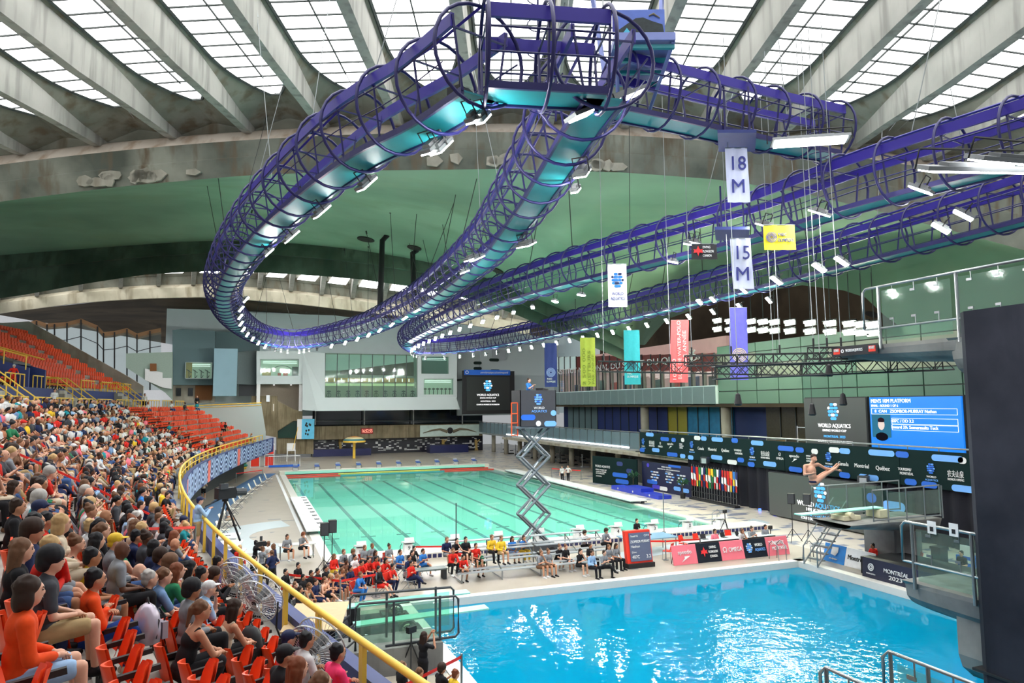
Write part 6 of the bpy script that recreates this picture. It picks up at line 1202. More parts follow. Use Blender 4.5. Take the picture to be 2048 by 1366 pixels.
for i, (x, y) in enumerate(((1410, 920), (1727, 960))): t = thing('projector_lamp', ['grey stage light on the edge of the banner wall', 'grey stage light above the springboard'][i], 'lamp', AX(x, y, 31.5)); q = MB(); q.box((0, 0, 0), (.5, .6, .5), .5); q.build('body', DKGREY, t); q = MB(); q.box((-.26, -.2, -.05), (.06, .4, .4), .5); q.build('hood', ALU, t); q = MB(); q.cyl((0, 0, .2), (.4, 0, .3), .04); q.build('arm', BLACK, t)
# ================================================================ DIVING STRUCTURES
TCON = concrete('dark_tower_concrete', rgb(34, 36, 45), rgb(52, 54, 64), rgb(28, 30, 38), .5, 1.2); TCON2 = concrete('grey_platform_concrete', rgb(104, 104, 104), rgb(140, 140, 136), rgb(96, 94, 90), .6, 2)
TEALB = mat('mint_springboard', rgb(150, 220, 205), .6, var=.05, scale=4)
tw = thing('dive_tower', 'tall dark concrete dive tower column with curved platforms at the right edge', 'dive tower', (13, -26.5, 0))
def off(q): return [Vector(p)-Vector((13, -26.5, 0)) for p in q]
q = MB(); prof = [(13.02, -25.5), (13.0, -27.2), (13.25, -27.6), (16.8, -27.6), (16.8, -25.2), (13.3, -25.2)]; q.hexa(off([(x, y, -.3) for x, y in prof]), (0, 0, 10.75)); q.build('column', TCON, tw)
q = MB(); q.bx(off([(12.98, -27.3, 0)])[0]+Vector((0, 0, 1.3)), off([(16.82, -25.15, 0)])[0]+Vector((0, 0, 1.36))); q.build('joint_line', BLACK, tw)
def barrel(x0, x1, y0, y1, z, d0, d1, nm):
    """platform slab with a rounded underside, tapering from depth d0 (root) to d1 (tip)"""
    q = MB(); rows = []; n = 10
    for i in range(13):
        t = i/12; y = y0+(y1-y0)*t; d = d0+(d1-d0)*t; r = []
        for j in range(n+1): a = math.pi*j/n; cx = (x0+x1)/2; w_ = (x1-x0)/2; r.append(Vector((cx-math.cos(a)*w_*(1 if t < .9 else 1-.12*(t-.9)*10), y, z-.12-math.sin(a)**.7*d)))
        rows.append([Vector((x0, y, z))]+r+[Vector((x1, y, z))])
    q.loft(rows); q.add(rows[-1], [tuple(range(len(rows[-1])))]); q.add([rows[0][0], rows[0][-1], rows[-1][-1], rows[-1][0]], [(0, 1, 2, 3)])
    q.v = [tuple(Vector(v)-Vector((13, -26.5, 0))) for v in q.v]; return q.build(nm, TCON2, tw, False)
barrel(15.3, 18.2, -29, -18.75, 10.02, .95, .3, 'platform'); barrel(15.2, 18.3, -29, -23.3, 10.0, 1.35, 1.15, 'platform_collar'); barrel(13.3, 15.9, -29, -22.9, 3.0, 1.1, .75, 'platform')
q = MB(); pr = [(0, 0), (0, -1.1), (.12, -1.45), (.5, -1.75), (1.6, -2.0), (1.6, 0)]; q.hexa([AZ(1912, 1222, 2.5)+Vector((a, 0, b))-Vector((13, -26.5, 0)) for a, b in pr], (0, -2.2, 0)); q.build('low_platform', TCON2, tw)
def glass_rail(name, lab, X, ya, yb, z0, zt, post_y, zm, zlow, npane, pipe=.045):
    t = thing(name, lab, 'railing', (X, ya, z0)); f = lambda y, z: Vector((0, y-ya, z-z0))
    q = MB(); q.tube([f(ya, zlow), f(ya, zt-.12), f(ya-.12 if yb < ya else ya+.12, zt), f(yb, zt)], pipe, 7); q.build('top_rail', STEEL, t, True)
    q = MB(); q.cyl(f(ya, zm), f(yb, zm), pipe*.8); q.build('mid_rail', STEEL, t)
    for y in post_y: q = MB(); q.cyl(f(y, z0-.15), f(y, zt), pipe*1.1); q.build('post', STEEL, t)
    L = (yb-post_y[0])/npane
    for k in range(npane):
        a, b = post_y[0]+L*k, post_y[0]+L*(k+1); s = .12 if L < 0 else -.12; q = MB(); q.hexa([f(a-s*-1*-1, z0+.1), f(b+s, z0+.1), f(b+s, zt-.15), f(a-s, zt-.15)], (.012, 0, 0)); q.build('glass_pane', GLASS, t)
        for tt in (.2, .5, .8):
            for z1, z2 in ((zt, zt-.28), (zm, zm+.28)): y = a+(b-a)*tt; q = MB(); q.cyl(f(y, z1), f(y, z2), .014, n=5); q.box(f(y+.06, z2), (.03, .16, .07)); q.build('glass_clamp', STEEL, t)
glass_rail('glass_railing', 'steel and glass railing on the ten metre platform', 15.25, -20.31, -29, 10.02, 11.95, [-20.93, -23.7, -26.5], 10.55, 10.55, 3)
glass_rail('glass_railing', 'steel and glass railing on the lower platform beside the tower', 13.25, -23.06, -29, 3.0, 4.68, [-23.4, -25.15, -27.5], 3.58, 3.6, 2)
glass_rail('glass_railing', 'nearest dark glass railing at the lower right edge', 5.5, -29.25, -36, 3.0, 4.02, [-29.4, -30.08, -31.5], 3.1, 3.0, 3, .03); glass_rail('glass_railing', 'second near glass railing at the bottom centre right', 4.05, -29.37, -36, 3.0, 4.0, [-29.5, -30.3, -31.5], 3.1, 3.0, 3, .03)
sl = thing('springboard_stand', 'concrete stand under the two near glass railings', 'stand', (4.8, -33, 0)); q = MB(); q.bx((-.9, -3, 2.6), (.85, 3.5, 2.85)); q.build('deck', TCON2, sl); q = MB(); q.bx((-.5, -3, -.6), (.5, -1, 2.6)); q.build('pier', TCON2, sl)
for i, (x, y) in enumerate(((1894, 1040), (1907, 1044))):
    t = thing('notice', 'small white notice on the lower platform railing, %s one' % ['left', 'right'][i], 'sign', AX((1863, 1907)[i], (1055, 1060)[i], 13.2)); q = MB(); q.hexa([Vector((0, -.13, -.17)), Vector((0, .13, -.17)), Vector((0, .13, .17)), Vector((0, -.13, .17))], (.01, 0, 0)); q.build('sheet', WHITE, t); q = MB(); q.bx((-.01, -.05, -.1), (0, .05, .02)); q.build('symbol', BLACK, t)
bn = thing('platform_banner', 'black WORLD AQUATICS banner on the edge of the ten metre platform', 'banner', (15.22, -19.8, 9.9)); q = MB(); q.bx((0, -1.02, -.17), (.03, .95, .17)); q.build('cloth', mat('charcoal_cloth', (1, 1, 1)), bn); text('WORLDAQUATICS', (-.015, -.05, 0), rX, Z3, .1, WHITE, bn, .72)
for y in (.72, -.8): q = MB(); q.bx((-.012, y-.14, -.1), (0, y+.14, .1)); q.build('red_label', RED, bn); text('农夫山泉', (-.026, y, .03), rX, Z3, .08, WHITE, bn, .22)
q = MB(); annulus(q, (-.012, .45, 0), rX, Z3, nX, .035, .065, .01, 14); q.build('emblem', WHITE, bn)
# --- 3 m springboard stand on the right
sp = thing('springboard_stand', 'concrete three metre springboard stand with steel railings on the right deck', 'springboard', (23.8, -12.8, 0))
q = MB(); q.bx((1.3, .4, 0), (3.1, 2.2, 2.1)); q.build('pier', concrete('grey_pier_concrete', rgb(92, 96, 98), rgb(120, 124, 126), rgb(80, 82, 86), .6, 2), sp)
q = MB(); rows = []
for i in range(9):
    t_ = i/8; x = 2.6-5.6*t_; d_ = .75*(1-t_*.75)+.05; rows.append([Vector((x, -1.15, 2.62))]+[Vector((x, -math.cos(math.pi*j/8)*1.15, 2.6-math.sin(math.pi*j/8)*d_)) for j in range(9)]+[Vector((x, 1.15, 2.62))])
q.loft(rows); q.add([rows[0][0], rows[0][-1], rows[-1][-1], rows[-1][0]], [(0, 1, 2, 3)]); q.build('curved_deck', TCON2, sp, True)
q = MB(); q.hexa([(-4.7, -.05, 3.0), (-4.7, .45, 3.0), (.2, .45, 3.06), (.2, -.05, 3.06)], (0, 0, .05)); q.build('springboard', TEALB, sp)
q = MB(); q.bx((-2.4, -.2, 2.65), (-1.4, .6, 2.85)); q.cyl((-2.0, -.3, 2.9), (-2.0, .7, 2.9), .13, n=12); q.build('fulcrum', mat('ivory_fulcrum', rgb(206, 200, 170), .5), sp); q = MB(); q.bx((-.2, -.2, 2.65), (.4, .6, 3.0)); q.build('hinge_block', mat('ivory_fulcrum', (1, 1, 1)), sp)
for s in (-1.1, 1.1):
    q = MB(); q.tube([(-3.0 if s > 0 else -1.6, s, 2.7), (-3.0 if s > 0 else -1.6, s, 4.1), (2.6, s, 4.15), (2.6, s, 2.7)], .035, 6); q.build('hand_rail', STEEL, sp)
    q = MB(); q.cyl((-3.0 if s > 0 else -1.6, s, 2.75), (2.6, s, 2.75), .03); q.build('bottom_rail', STEEL, sp)
    for k in range(4): x = (-2.0 if s > 0 else -.7)+k*1.15; q = MB(); q.cyl((x, s, 2.6), (x, s, 4.12), .03); q.build('post', STEEL, sp)
    for k in range(3): x = (-2.0 if s > 0 else -.7)+k*1.15; q = MB(); q.bx((x+.08, s-.01, 2.85), (x+1.07, s+.01, 3.95)); q.build('glass_pane', GLASS, sp)
for k in range(9): q = MB(); q.bx((2.6-.0+.28*k*0+1.0*0, -.6, 0), (2.6, .6, 0)); break
for k in range(8): q = MB(); q.bx((.1-.24*k, 2.2, 2.3-.29*k), (.38-.24*k, 3.1, 2.36-.29*k)); q.build('step', STEEL, sp)
for s in (2.2, 3.1): q = MB(); q.cyl((.3, s, 3.2), (-1.8, s, .9), .03); q.cyl((.3, s, 2.3), (-1.8, s, .05), .04); q.cyl((-1.8, s, 0), (-1.8, s, .9), .03); q.build('stair_rail', STEEL, sp)
bn2 = thing('waste_bin', 'black wheeled bin beside the springboard pier', 'bin', (27.3, -13.0, 0)); q = MB(); q.hexa([(-.25, -.25, .05), (.25, -.25, .05), (.25, .25, .05), (-.25, .25, .05)], (0, 0, .9)); q.build('body', BLACK, bn2); q = MB(); q.box((0, 0, 1.0), (.6, .56, .12)); q.build('lid', BLACK, bn2)
bn3 = thing('folding_lounger', 'white and blue folded lounger behind the judges table', 'lounger', (27.8, -14.2, 0)); q = MB(); q.bx((-.3, -.4, 0), (.3, .5, .8)); q.build('blue_crate', BLUE, bn3); q = MB(); q.hexa([(-.31, -.3, .5), (-.31, .3, .5), (-.25, .3, 1.3), (-.25, -.3, 1.3)], (.04, 0, 0)); q.build('slatted_back', WHITE, bn3)
# --- 1 m springboards and rails on the left
lp_ = thing('springboard_plinth', 'dark concrete base of the left springboards with steps', 'springboard base', (-.5, -14.2, 0))
q = MB(); q.bx((-2.2, -2.4, 0), (1.9, -.9, .8)); q.build('plinth', TCON2, lp_); q = MB(); q.bx((-1.6, -.9, 0), (1.9, 1.0, .45)); q.build('low_plinth', TCON, lp_); q = MB(); q.bx((-1.2, 1.0, 0), (1.9, 3.0, .35)); q.build('low_plinth', TCON, lp_)
for k in range(3): q = MB(); q.bx((-2.9+.25*k, -2.3, 0), (-2.2, -1.0, .26*(k+1))); q.build('step', TCON2, lp_)
for i, (y, lab) in enumerate(((-12.1, 'far mint springboard on the left side of the diving pool'), (-14.3, 'near mint springboard on the left side of the diving pool'))):
    t = thing('springboard', lab, 'springboard', (-.9, y, 0)); q = MB(); q.hexa([(-.1, -.26, .92), (4.5, -.26, 1.0), (4.5, .26, 1.0), (-.1, .26, .92)], (0, 0, .05)); q.build('board', TEALB, t); q = MB(); q.cyl((1.6, -.42, .72), (1.6, .42, .72), .15, n=14); q.build('fulcrum_roller', mat('ivory_fulcrum', (1, 1, 1)), t); q = MB(); q.bx((1.2, -.35, .42), (2.0, .35, .6)); q.bx((.0, -.3, .45), (.4, .3, .92)); q.build('stand', BLACK, t)
    q = MB(); annulus(q, (1.6, -.48, .72), X3, Z3, (0, -1, 0), .22, .3, .04, 18); annulus(q, (1.6, -.48, .72), X3, Z3, (0, -1, 0), .05, .1, .04, 10); [q.cyl((1.6, -.5, .72), (1.6+math.cos(a)*.25, -.5, .72+math.sin(a)*.25), .015, n=4) for a in (0, 1.26, 2.5, 3.8, 5.0)]; q.build('hand_wheel', DKGREY, t)
for i, (y, zt, zb, x0, x1) in enumerate(((-15.5, 2.2, .75, -1.3, 2.05), (-16.4, 2.15, .85, -1.25, 1.95))):
    t = thing('springboard_railing', ['far steel railing frame by the left springboards', 'near steel railing frame by the left springboards'][i], 'railing', (0, y, 0)); q = MB(); q.tube([(x0, 0, .8), (x0, 0, zt-.1), (x0+.1, 0, zt), (x1-.1, 0, zt-.06), (x1, 0, zt-.16), (x1, 0, zb+.1), (x1-.1, 0, zb), (x0+.9, 0, zb-.02)], .04, 7); q.build('frame', DKGREY, t, True)
    for x in (x0+1.15, x1-.6): q = MB(); q.cyl((x, 0, .5), (x, 0, zt), .04); q.build('post', DKGREY, t)
    q = MB(); q.bx((x0+.15, -.01, .95), (x1-.15, .01, zt-.2)); q.build('glass_pane', GLASS, t); q = MB(); q.cyl((x0, 0, 1.6), (x0-1.4, 0, .5), .035); q.cyl((x0, 0, 1.1), (x0-1.4, 0, .1), .03); q.build('stair_rail', DKGREY, t)
# ================================================================ STAND FURNITURE
def fan(p, rz, lab):
    t = thing('drum_fan', lab, 'fan', p, rz, 'large drum fans at the front rail'); c = Vector((0, 0, .95)); M_ = Matrix.Rotation(.35, 3, 'Y'); W = mat('wire_guard', rgb(190, 192, 192), .35, .6)
    for k, r_ in enumerate((.1, .18, .26, .34, .42)): q = MB(); q.tube([c+M_@Vector((.12-(r_**2)*.45, math.cos(a)*r_, math.sin(a)*r_)) for a in (6.283*i/28 for i in range(28))], .006 if k < 4 else .014, 4, True); q.build('guard_ring', W, t)
    q = MB()
    for i in range(40): a = 6.283*i/40; q.tube([c+M_@Vector((.12-(r_**2)*.45, math.cos(a)*r_, math.sin(a)*r_)) for r_ in (.05, .2, .34, .42)], .0035, 3); q.tube([c+M_@Vector((-.16, math.cos(a)*r_, math.sin(a)*r_)) for r_ in (.05, .42)], .0035, 3)
    o = q.build('guard_wires', W, t); o['kind'] = 'stuff'
    q = MB(); q.tube([c+M_@Vector((-.16, math.cos(a)*.42, math.sin(a)*.42)) for a in (6.283*i/28 for i in range(28))], .014, 4, True); q.build('guard_ring', W, t)
    for k in range(3):
        q = MB(); a = 2.094*k; pts = [c+M_@Vector((dx, math.cos(a+da)*r_, math.sin(a+da)*r_)) for r_, da, dx in ((.06, -.3, .03), (.38, -.32, .05), (.38, .35, -.06), (.06, .3, -.03))]; q.hexa(pts, M_@Vector((.012, 0, 0))); q.build('blade', ALU, t)
    q = MB(); q.cyl(c+M_@Vector((-.25, 0, 0)), c+M_@Vector((.06, 0, 0)), .08, n=12); q.build('motor', DKGREY, t)
    q = MB()
    for s in (-.3, .3): q.tube([c+Vector((0, s*1.45, 0)), Vector((-.15, s, .45)), Vector((-.35, s, .1))], .018, 5); q.tube([Vector((-.35, s, .1)), Vector((.4, s, .05))], .018, 5)
    q.build('stand_frame', BLACK, t)
    for s in (-.3, .3): q = MB(); q.cyl((-.35, s-.03, .1), (-.35, s+.03, .1), .1, n=12); q.build('wheel', BLACK, t)
for i, y in enumerate((-22.3, -24.1, -27.2)): fan(SP(y, .72, 3.6), -2.15-.1*i, ['drum fan nearest the television camera', 'middle drum fan at the yellow rail', 'drum fan nearest the picture bottom'][i])
t = thing('plywood_platform', 'plywood board on the front walkway by the fans', 'platform', (-3.05, -23.4, 3.6)); q = MB(); q.box((0, 0, .3), (1.1, 1.9, .03), -.22); q.build('sheet', mat('plywood', rgb(196, 172, 132), .7), t); q = MB(); q.box((0, 0, .14), (.9, 1.7, .28), -.22); q.build('frame', BLACK, t)
# television camera on the stand
tv = thing('television_camera', 'large black television camera on a tripod beside the yellow rail', 'camera', AZ(448, 1085, 3.6)); q = MB(); q.box((0, 0, 1.62), (.62, .3, .36), .5); q.build('body', BLACK, tv); q = MB(); q.cyl((.3, .15, 1.62), (.62, .33, 1.6), .13, n=12); q.build('lens', DKGREY, tv); q = MB(); q.box((-.05, -.2, 1.86), (.26, .12, .18), .5); q.build('viewfinder', DKGREY, tv)
for k in range(3): q = MB(); a = 2.09*k; q.cyl((0, 0, 1.4), (math.cos(a)*.5, math.sin(a)*.5, .02), .035, n=6); q.cyl((math.cos(a)*.08, math.sin(a)*.08, 1.2), (math.cos(a)*.5, math.sin(a)*.5, .4), .02, n=5); q.build('leg', BLACK, tv)
q = MB(); q.cyl((0, 0, 1.35), (0, 0, 1.46), .1, n=10); q.build('head', BLACK, tv); q = MB(); q.cyl((-.1, 0, 1.45), (-.6, -.25, 1.25), .018); q.build('pan_handle', BLACK, tv)
# queue posts and red tape on the aisle
def stand_tape(pts, lab):
    t = thing('barrier_tape', lab, 'barrier', pts[0]); p0 = Vector(pts[0]); P = [Vector(p)-p0 for p in pts]
    q = MB(); [q.hexa([a+Z3*.93, b+Z3*.93, b+Z3*1.0, a+Z3*1.0], (.006, .006, 0)) for a, b in zip(P, P[1:])]; q.build('tape', TAPE, t)
    for a in P: q = MB(); q.cyl(a, a+Z3*1.05, .035, n=8); q.build('post', STEEL, t)
stand_tape([SP(-14.7, 1.0, Z0), SP(-14.2, 3.4, Z0+3*RISE), SP(-13.9, 5.9, Z0+6*RISE), SP(-13.7, 7.6, Z0+8*RISE)], 'red tape up the aisle among the crowd'); stand_tape([SP(-15.3, .5, Z0), SP(-20.5, 2.6, Z0+2*RISE)], 'red tape across the lower rows behind the camera')
# bags
def backpack(p, rz, m_, lab):
    t = thing('backpack', lab, 'backpack', p, rz); q = MB(); q.box((.17, 0, .15), (.07, .24, .2)); q.build('front_pocket', m_, t); q = MB(); q.tube([(.02, -.19, .1), (.06, -.17, .3), (.04, 0, .44), (.06, .17, .3), (.02, .19, .1)], .008, 4); q.build('zip', BLACK, t); q = MB(); q.lathe((0, 0, 0), [(.05, 0), (.19, .04), (.2, .2), (.17, .36), (.1, .46), (.03, .5)], 14); q.v = [(x*.75, y, z) for x, y, z in q.v]; q.build('bag', m_, t, True); q = MB(); q.tube([(.12, -.05, .42), (.2, -.05, .3), (.16, -.05, .1)], .015, 5); q.tube([(.12, .07, .42), (.2, .07, .3), (.16, .07, .1)], .015, 5); q.build('strap', BLACK, t); q = MB(); q.tube([(0, -.04, .48), (0, 0, .56), (0, .04, .48)], .012, 5); q.build('handle', BLACK, t)
PEOPLE_BAGS = [(AZ(292, 1290, Z0+3*RISE+.25), .6, mat('silver_nylon', rgb(186, 176, 190), .25, .3), 'silver grey backpack standing on an orange seat'), (AZ(500, 1318, Z0+1*RISE+.2), 1.0, BLACK, 'black backpack on a seat in the second row')]
for a in PEOPLE_BAGS: backpack(*a)
# table with two women, far deck things
tb = thing('folding_table', 'grey folding table by the lane pool that two women sit on', 'table', (-1.75, 1.7, 0)); q = MB(); q.box((0, 0, .73), (1.9, .75, .04)); q.build('top', mat('grey_laminate', rgb(196, 198, 196), .5), tb)
for x in (-.85, .85): q = MB(); q.tube([(x, -.3, 0), (x, -.3, .72), (x, .3, .72), (x, .3, 0)], .018, 5); q.build('leg', BLACK, tb)
ms = thing('water_mushroom', 'striped mushroom fountain on a yellow post at the far end', 'fountain', (11.2, 72, 0)); q = MB(); q.cyl((0, 0, 0), (0, 0, 2.6), .22, n=10); q.build('post', YELLOW, ms)
for k, (r0, z0, r1, z1, m_) in enumerate(((1.75, 2.5, 1.7, 2.75, YELLOW), (1.7, 2.75, 1.45, 3.0, mat('teal_stripe', rgb(50, 120, 130), .5)), (1.45, 3.0, 1.0, 3.25, mat('cream_stripe', rgb(220, 206, 160), .5)), (1.0, 3.25, .2, 3.4, mat('orange_stripe', rgb(210, 150, 80), .5)))): q = MB(); q.lathe((0, 0, 0), [(r0, z0), (r1, z1)], 20); q.build('cap_band', m_, ms)
gl = thing('water_polo_goal', 'white water polo goal standing on the far deck', 'goal', (.4, 60, 0)); q = MB(); q.tube([(-2.0, 0, .1), (-2.0, 0, 1.5), (2.0, 0, 1.5), (2.0, 0, .1)], .06, 6); q.build('frame', WHITE, gl); q = MB(); q.bx((-2, .4, .05), (2, .9, .3)); q.build('float', BLUE, gl); q = MB(); [q.cyl((-2+.25*k, .05, 1.5), (-2+.25*k, .8, .3), .012, n=3) for k in range(17)]; o = q.build('net', WHITE, gl); o['kind'] = 'stuff'
lg = thing('lifeguard_chair', 'white lifeguard chair beside the far concrete wall', 'chair', (1.9, 71, 0)); q = MB(); q.bx((-.6, -.5, 1.5), (.6, .5, 1.65)); q.build('seat', WHITE, lg); q = MB(); q.bx((-.6, .4, 1.6), (.6, .5, 2.6)); q.build('backrest', WHITE, lg)
for x in (-.6, .6):
    for y in (-.6, .5): q = MB(); q.cyl((x, y, 0), (x*.9, y*.8, 1.6), .05, n=5); q.build('leg', WHITE, lg)
q = MB(); q.cyl((.2, 0, 1.6), (.9, 0, 5.0), .04); q.build('rescue_pole', YELLOW, lg)
for i, (x, y) in enumerate(((-3.2, 62), (-1.4, 62.5))):
    t = thing('equipment_cage', 'white cage of orange floats under the stand end, %s of two' % ['left', 'right'][i], 'cage', (x, y, 0)); q = MB()
    for a in (-.6, .6):
        for b in (-.4, .4): q.cyl((a, b, 0), (a, b, 3), .04, n=4)
    for z in (.05, 1.6, 3): q.tube([(-.6, -.4, z), (.6, -.4, z), (.6, .4, z), (-.6, .4, z)], .035, 4, True)
    q.build('frame', WHITE, t); q = MB(); q.bx((-.5, -.3, .15), (.5, .3, 1.3)); q.bx((-.5, -.3, 1.7), (.5, .3, 2.7)); q.build('floats', RED, t)
st_ = thing('foam_float_stack', 'stack of yellow and teal foam floats under the stand end', 'float stack', (-5.0, 60, 0))
for k in range(9): q = MB(); q.lathe((.1*math.sin(k*2), 0, .02+.3*k), [(.7, 0), (.85, .14), (.7, .28)], 14); q.build('float', [YELLOW, mat('teal_foam', rgb(20, 120, 110), .7), mat('green_foam', rgb(50, 130, 70), .7)][k % 3], st_)
for i in range(11):
    y = 10+i*3.2; p = SP(y, -2.3, 0); t = thing('deck_chair', 'pale folding deck chair beside the blue walkway, %s from the near end' % nth(i), 'chair', p, -.2, 'deck chairs beside the walkway'); q = MB(); q.box((0, 0, .4), (.6, .5, .03)); q.build('seat', CREAM, t); q = MB(); q.hexa([(-.3, -.25, .4), (-.3, .25, .4), (-.55, .25, .95), (-.55, -.25, .95)], (.03, 0, 0)); q.build('backrest', CREAM, t)
    for s in (-.25, .25): q = MB(); q.cyl((-.35, s, 0), (.3, s, .6), .018, n=5); q.cyl((.3, s, 0), (-.3, s, .6), .018, n=5); q.build('leg', STEEL, t)
for i in range(4):
    y = -1+i*2.6; t = thing('starting_platform', 'stored white starting platform by the walkway, %s from the near end' % ORD[i], 'platform', SP(y, -2.5, 0), -.15, 'stored white starting platforms'); q = MB(); q.bx((-.6, -.9, .45), (.6, .9, .55)); q.build('top', WHITE, t); q = MB(); q.bx((-.5, -.8, 0), (.5, .8, .45)); q.build('base', CREAM, t); q = MB(); annulus(q, (0, 0, .55), X3, Y3, Z3, .1, .16, .01, 10); q.build('number_mark', BLACK, t)
# right-hand concourse clutter
ys2 = thing('yellow_stair', 'bright yellow green stair with railings at the far right', 'stair', (41, -4.2, 7.0)); YG = mat('lime_steel', rgb(186, 200, 40), .5)
q = MB(); q.hexa([(0, 3.4, .6), (0, 3.0, -1.1), (0, -1.5, -1.1), (0, -5, 1.6), (0, -5, 2.4), (0, -1.6, .1), (0, 3.2, .2)], (.3, 0, 0)); q.build('stringer', YG, ys2)
for k in range(10): q = MB(); q.bx((.3, -1.6-.34*k, -.8+.3*k), (1.5, -1.3-.34*k, -.72+.3*k)); q.build('tread', YG, ys2)
q = MB(); q.cyl((.1, 3, .9), (.1, -1.5, .9), .04); q.cyl((.1, -1.5, .9), (.1, -5, 3.4), .04); q.build('handrail', YG, ys2)
for k in range(8): q = MB(); q.cyl((.1, 2.8-k*.6, -.2), (.1, 2.8-k*.6, .9), .025, n=5); q.build('baluster', YG, ys2)
sf = thing('scaffold', 'aluminium scaffold tower behind the banner wall', 'scaffold', (36, 3.6, 3.1))
for a in (-.7, .7):
    for b in (-1.2, 1.2): q = MB(); q.cyl((a, b, 0), (a, b, 3.2), .04, n=5); q.build('upright', ALU, sf)
q = MB(); [q.cyl((-.7, -1.2, z), (-.7, 1.2, z), .035, n=4) for z in (.3, 1.2, 2.1, 3.1)]; [q.cyl((-.7, -1.2+.6*k, .3), (-.7, -.6+.6*k, 1.2), .02, n=4) for k in range(4)]; q.build('brace', ALU, sf); q = MB(); q.bx((-.7, -1.2, 2.1), (.7, 1.2, 2.16)); q.build('plank', ROOMB, sf)
for i, (y, h, m_, lab) in enumerate(((7.4, 2.0, mat('tan_crate', rgb(190, 150, 90), .7), 'tall tan crate behind the banner wall'), (9.4, 1.3, RED, 'red equipment case behind the banner wall'), (10.8, 1.6, BLUE, 'blue equipment case behind the banner wall'), (12.3, 1.4, ALU, 'grey ice chest behind the banner wall'))): t = thing('equipment_case', lab, 'case', (35.5, y, 3.1)); q = MB(); q.bx((-.5, -.6, 0), (.5, .6, h)); q.build('body', m_, t); q = MB(); q.bx((-.53, -.63, h), (.53, .63, h+.08)); q.build('lid', DKGREY, t)
# ================================================================ PEOPLE
TMP = bpy.data.scenes.new('scratch')
def remesh(mb, name, vox, m_, it=3):
    me = bpy.data.meshes.new(name); me.from_pydata(mb.v, [], mb.f); bm = bmesh.new(); bm.from_mesh(me); bmesh.ops.recalc_face_normals(bm, faces=bm.faces); bm.to_mesh(me); bm.free()
    o = bpy.data.objects.new(name, me); TMP.collection.objects.link(o); r = o.modifiers.new('r', 'REMESH'); r.mode = 'VOXEL'; r.voxel_size = vox; s = o.modifiers.new('s', 'SMOOTH'); s.factor = .5; s.iterations = it
    TMP.view_layers[0].update(); dg = TMP.view_layers[0].depsgraph; out = bpy.data.meshes.new_from_object(o.evaluated_get(dg)); bpy.data.objects.remove(o); bpy.data.meshes.remove(me)
    out.name = name; out.materials.clear(); out.materials.append(m_); out.shade_smooth(); return out
def cap(mb, a, b, r0, r1, n=10): a, b = Vector(a), Vector(b); mb.cyl(a, b, r0, r1, n); mb.sph(a, r0, n, 6); mb.sph(b, r1, n, 6)
SKIN = objcol('skin', .55, .06); CLOTH = objcol('woven_cloth', .85, .14); HAIR = objcol('hair_strands', .6, .25); SHOE = objcol('shoe_rubber', .6, .1); FEAT = mat('face_features', rgb(44, 26, 24), .5); 
def skeleton(kind, lean=.12, arms='lap', legs='std'):
    J = {}; sit = kind == 'sit'; hz_ = .5 if sit else .92
    J['pel'] = Vector((0, 0, hz_)); up_ = Vector((math.sin(lean), 0, math.cos(lean))); J['chest'] = J['pel']+up_*.36; J['neck'] = J['pel']+up_*.50; J['head'] = J['neck']+Vector((math.sin(lean)*.1+.035, 0, .165)); J['up'] = up_
    for s, k in ((1, 'L'), (-1, 'R')):
        J['sh'+k] = J['neck']+Vector((0, s*.175, -.055)); J['hip'+k] = J['pel']+Vector((0, s*.09, -.02))
        if sit:
            kx, kz, ax, az = .43, .52, .45, .09
            if legs == 'out': kx, kz, ax, az = .44, .47, .72, .09
            if legs == 'tuck': kx, kz, ax, az = .40, .56, .28, .09
            J['kn'+k] = Vector((kx, s*.14, kz)); J['an'+k] = Vector((ax, s*.13, az))
            if legs == 'cross' and s < 0: J['kn'+k] = Vector((.42, -.02, .62)); J['an'+k] = Vector((.62, .16, .36))
        else:
            d = .04*s if legs == 'std' else .14*s; J['kn'+k] = Vector((.02+d, s*.10, .49)); J['an'+k] = Vector((-.02+d*1.3, s*.11, .08))
        N, C = J['neck'], J['chest']; e = Vector((0, s*.24, -.29))
        if arms == 'lap': J['el'+k] = J['sh'+k]+Vector((.03, s*.07, -.27)); J['wr'+k] = J['pel']+Vector((.26, s*.07, .13))
        elif arms == 'knee': J['el'+k] = J['sh'+k]+Vector((.14, s*.05, -.25)); J['wr'+k] = Vector((.40, s*.09, .64))
        elif arms == 'cross': J['el'+k] = J['sh'+k]+Vector((.08, s*.07, -.25)); J['wr'+k] = C+Vector((.2, -s*.1, -.06))
        elif arms == 'chin': J['el'+k] = J['sh'+k]+Vector((.2, s*.0, -.2)) if s > 0 else J['sh'+k]+Vector((.1, s*.03, -.27)); J['wr'+k] = J['head']+Vector((.11, s*.03, -.16)) if s > 0 else C+Vector((.2, .1, -.12))
        elif arms == 'phone': J['el'+k] = J['sh'+k]+Vector((.16, s*.05, -.23)); J['wr'+k] = J['neck']+Vector((.33, s*.06, -.12))
        elif arms == 'raised': J['el'+k] = J['sh'+k]+Vector((.22, s*.06, -.1)); J['wr'+k] = J['head']+Vector((.3, s*.05, .0))
        elif arms == 'down': J['el'+k] = J['sh'+k]+Vector((-.03, s*.06, -.29)); J['wr'+k] = J['sh'+k]+Vector((.05, s*.07, -.54))
        elif arms == 'hip': J['el'+k] = J['sh'+k]+Vector((-.06, s*.17, -.24)); J['wr'+k] = J['pel']+Vector((.05, s*.17, .1))
    return J
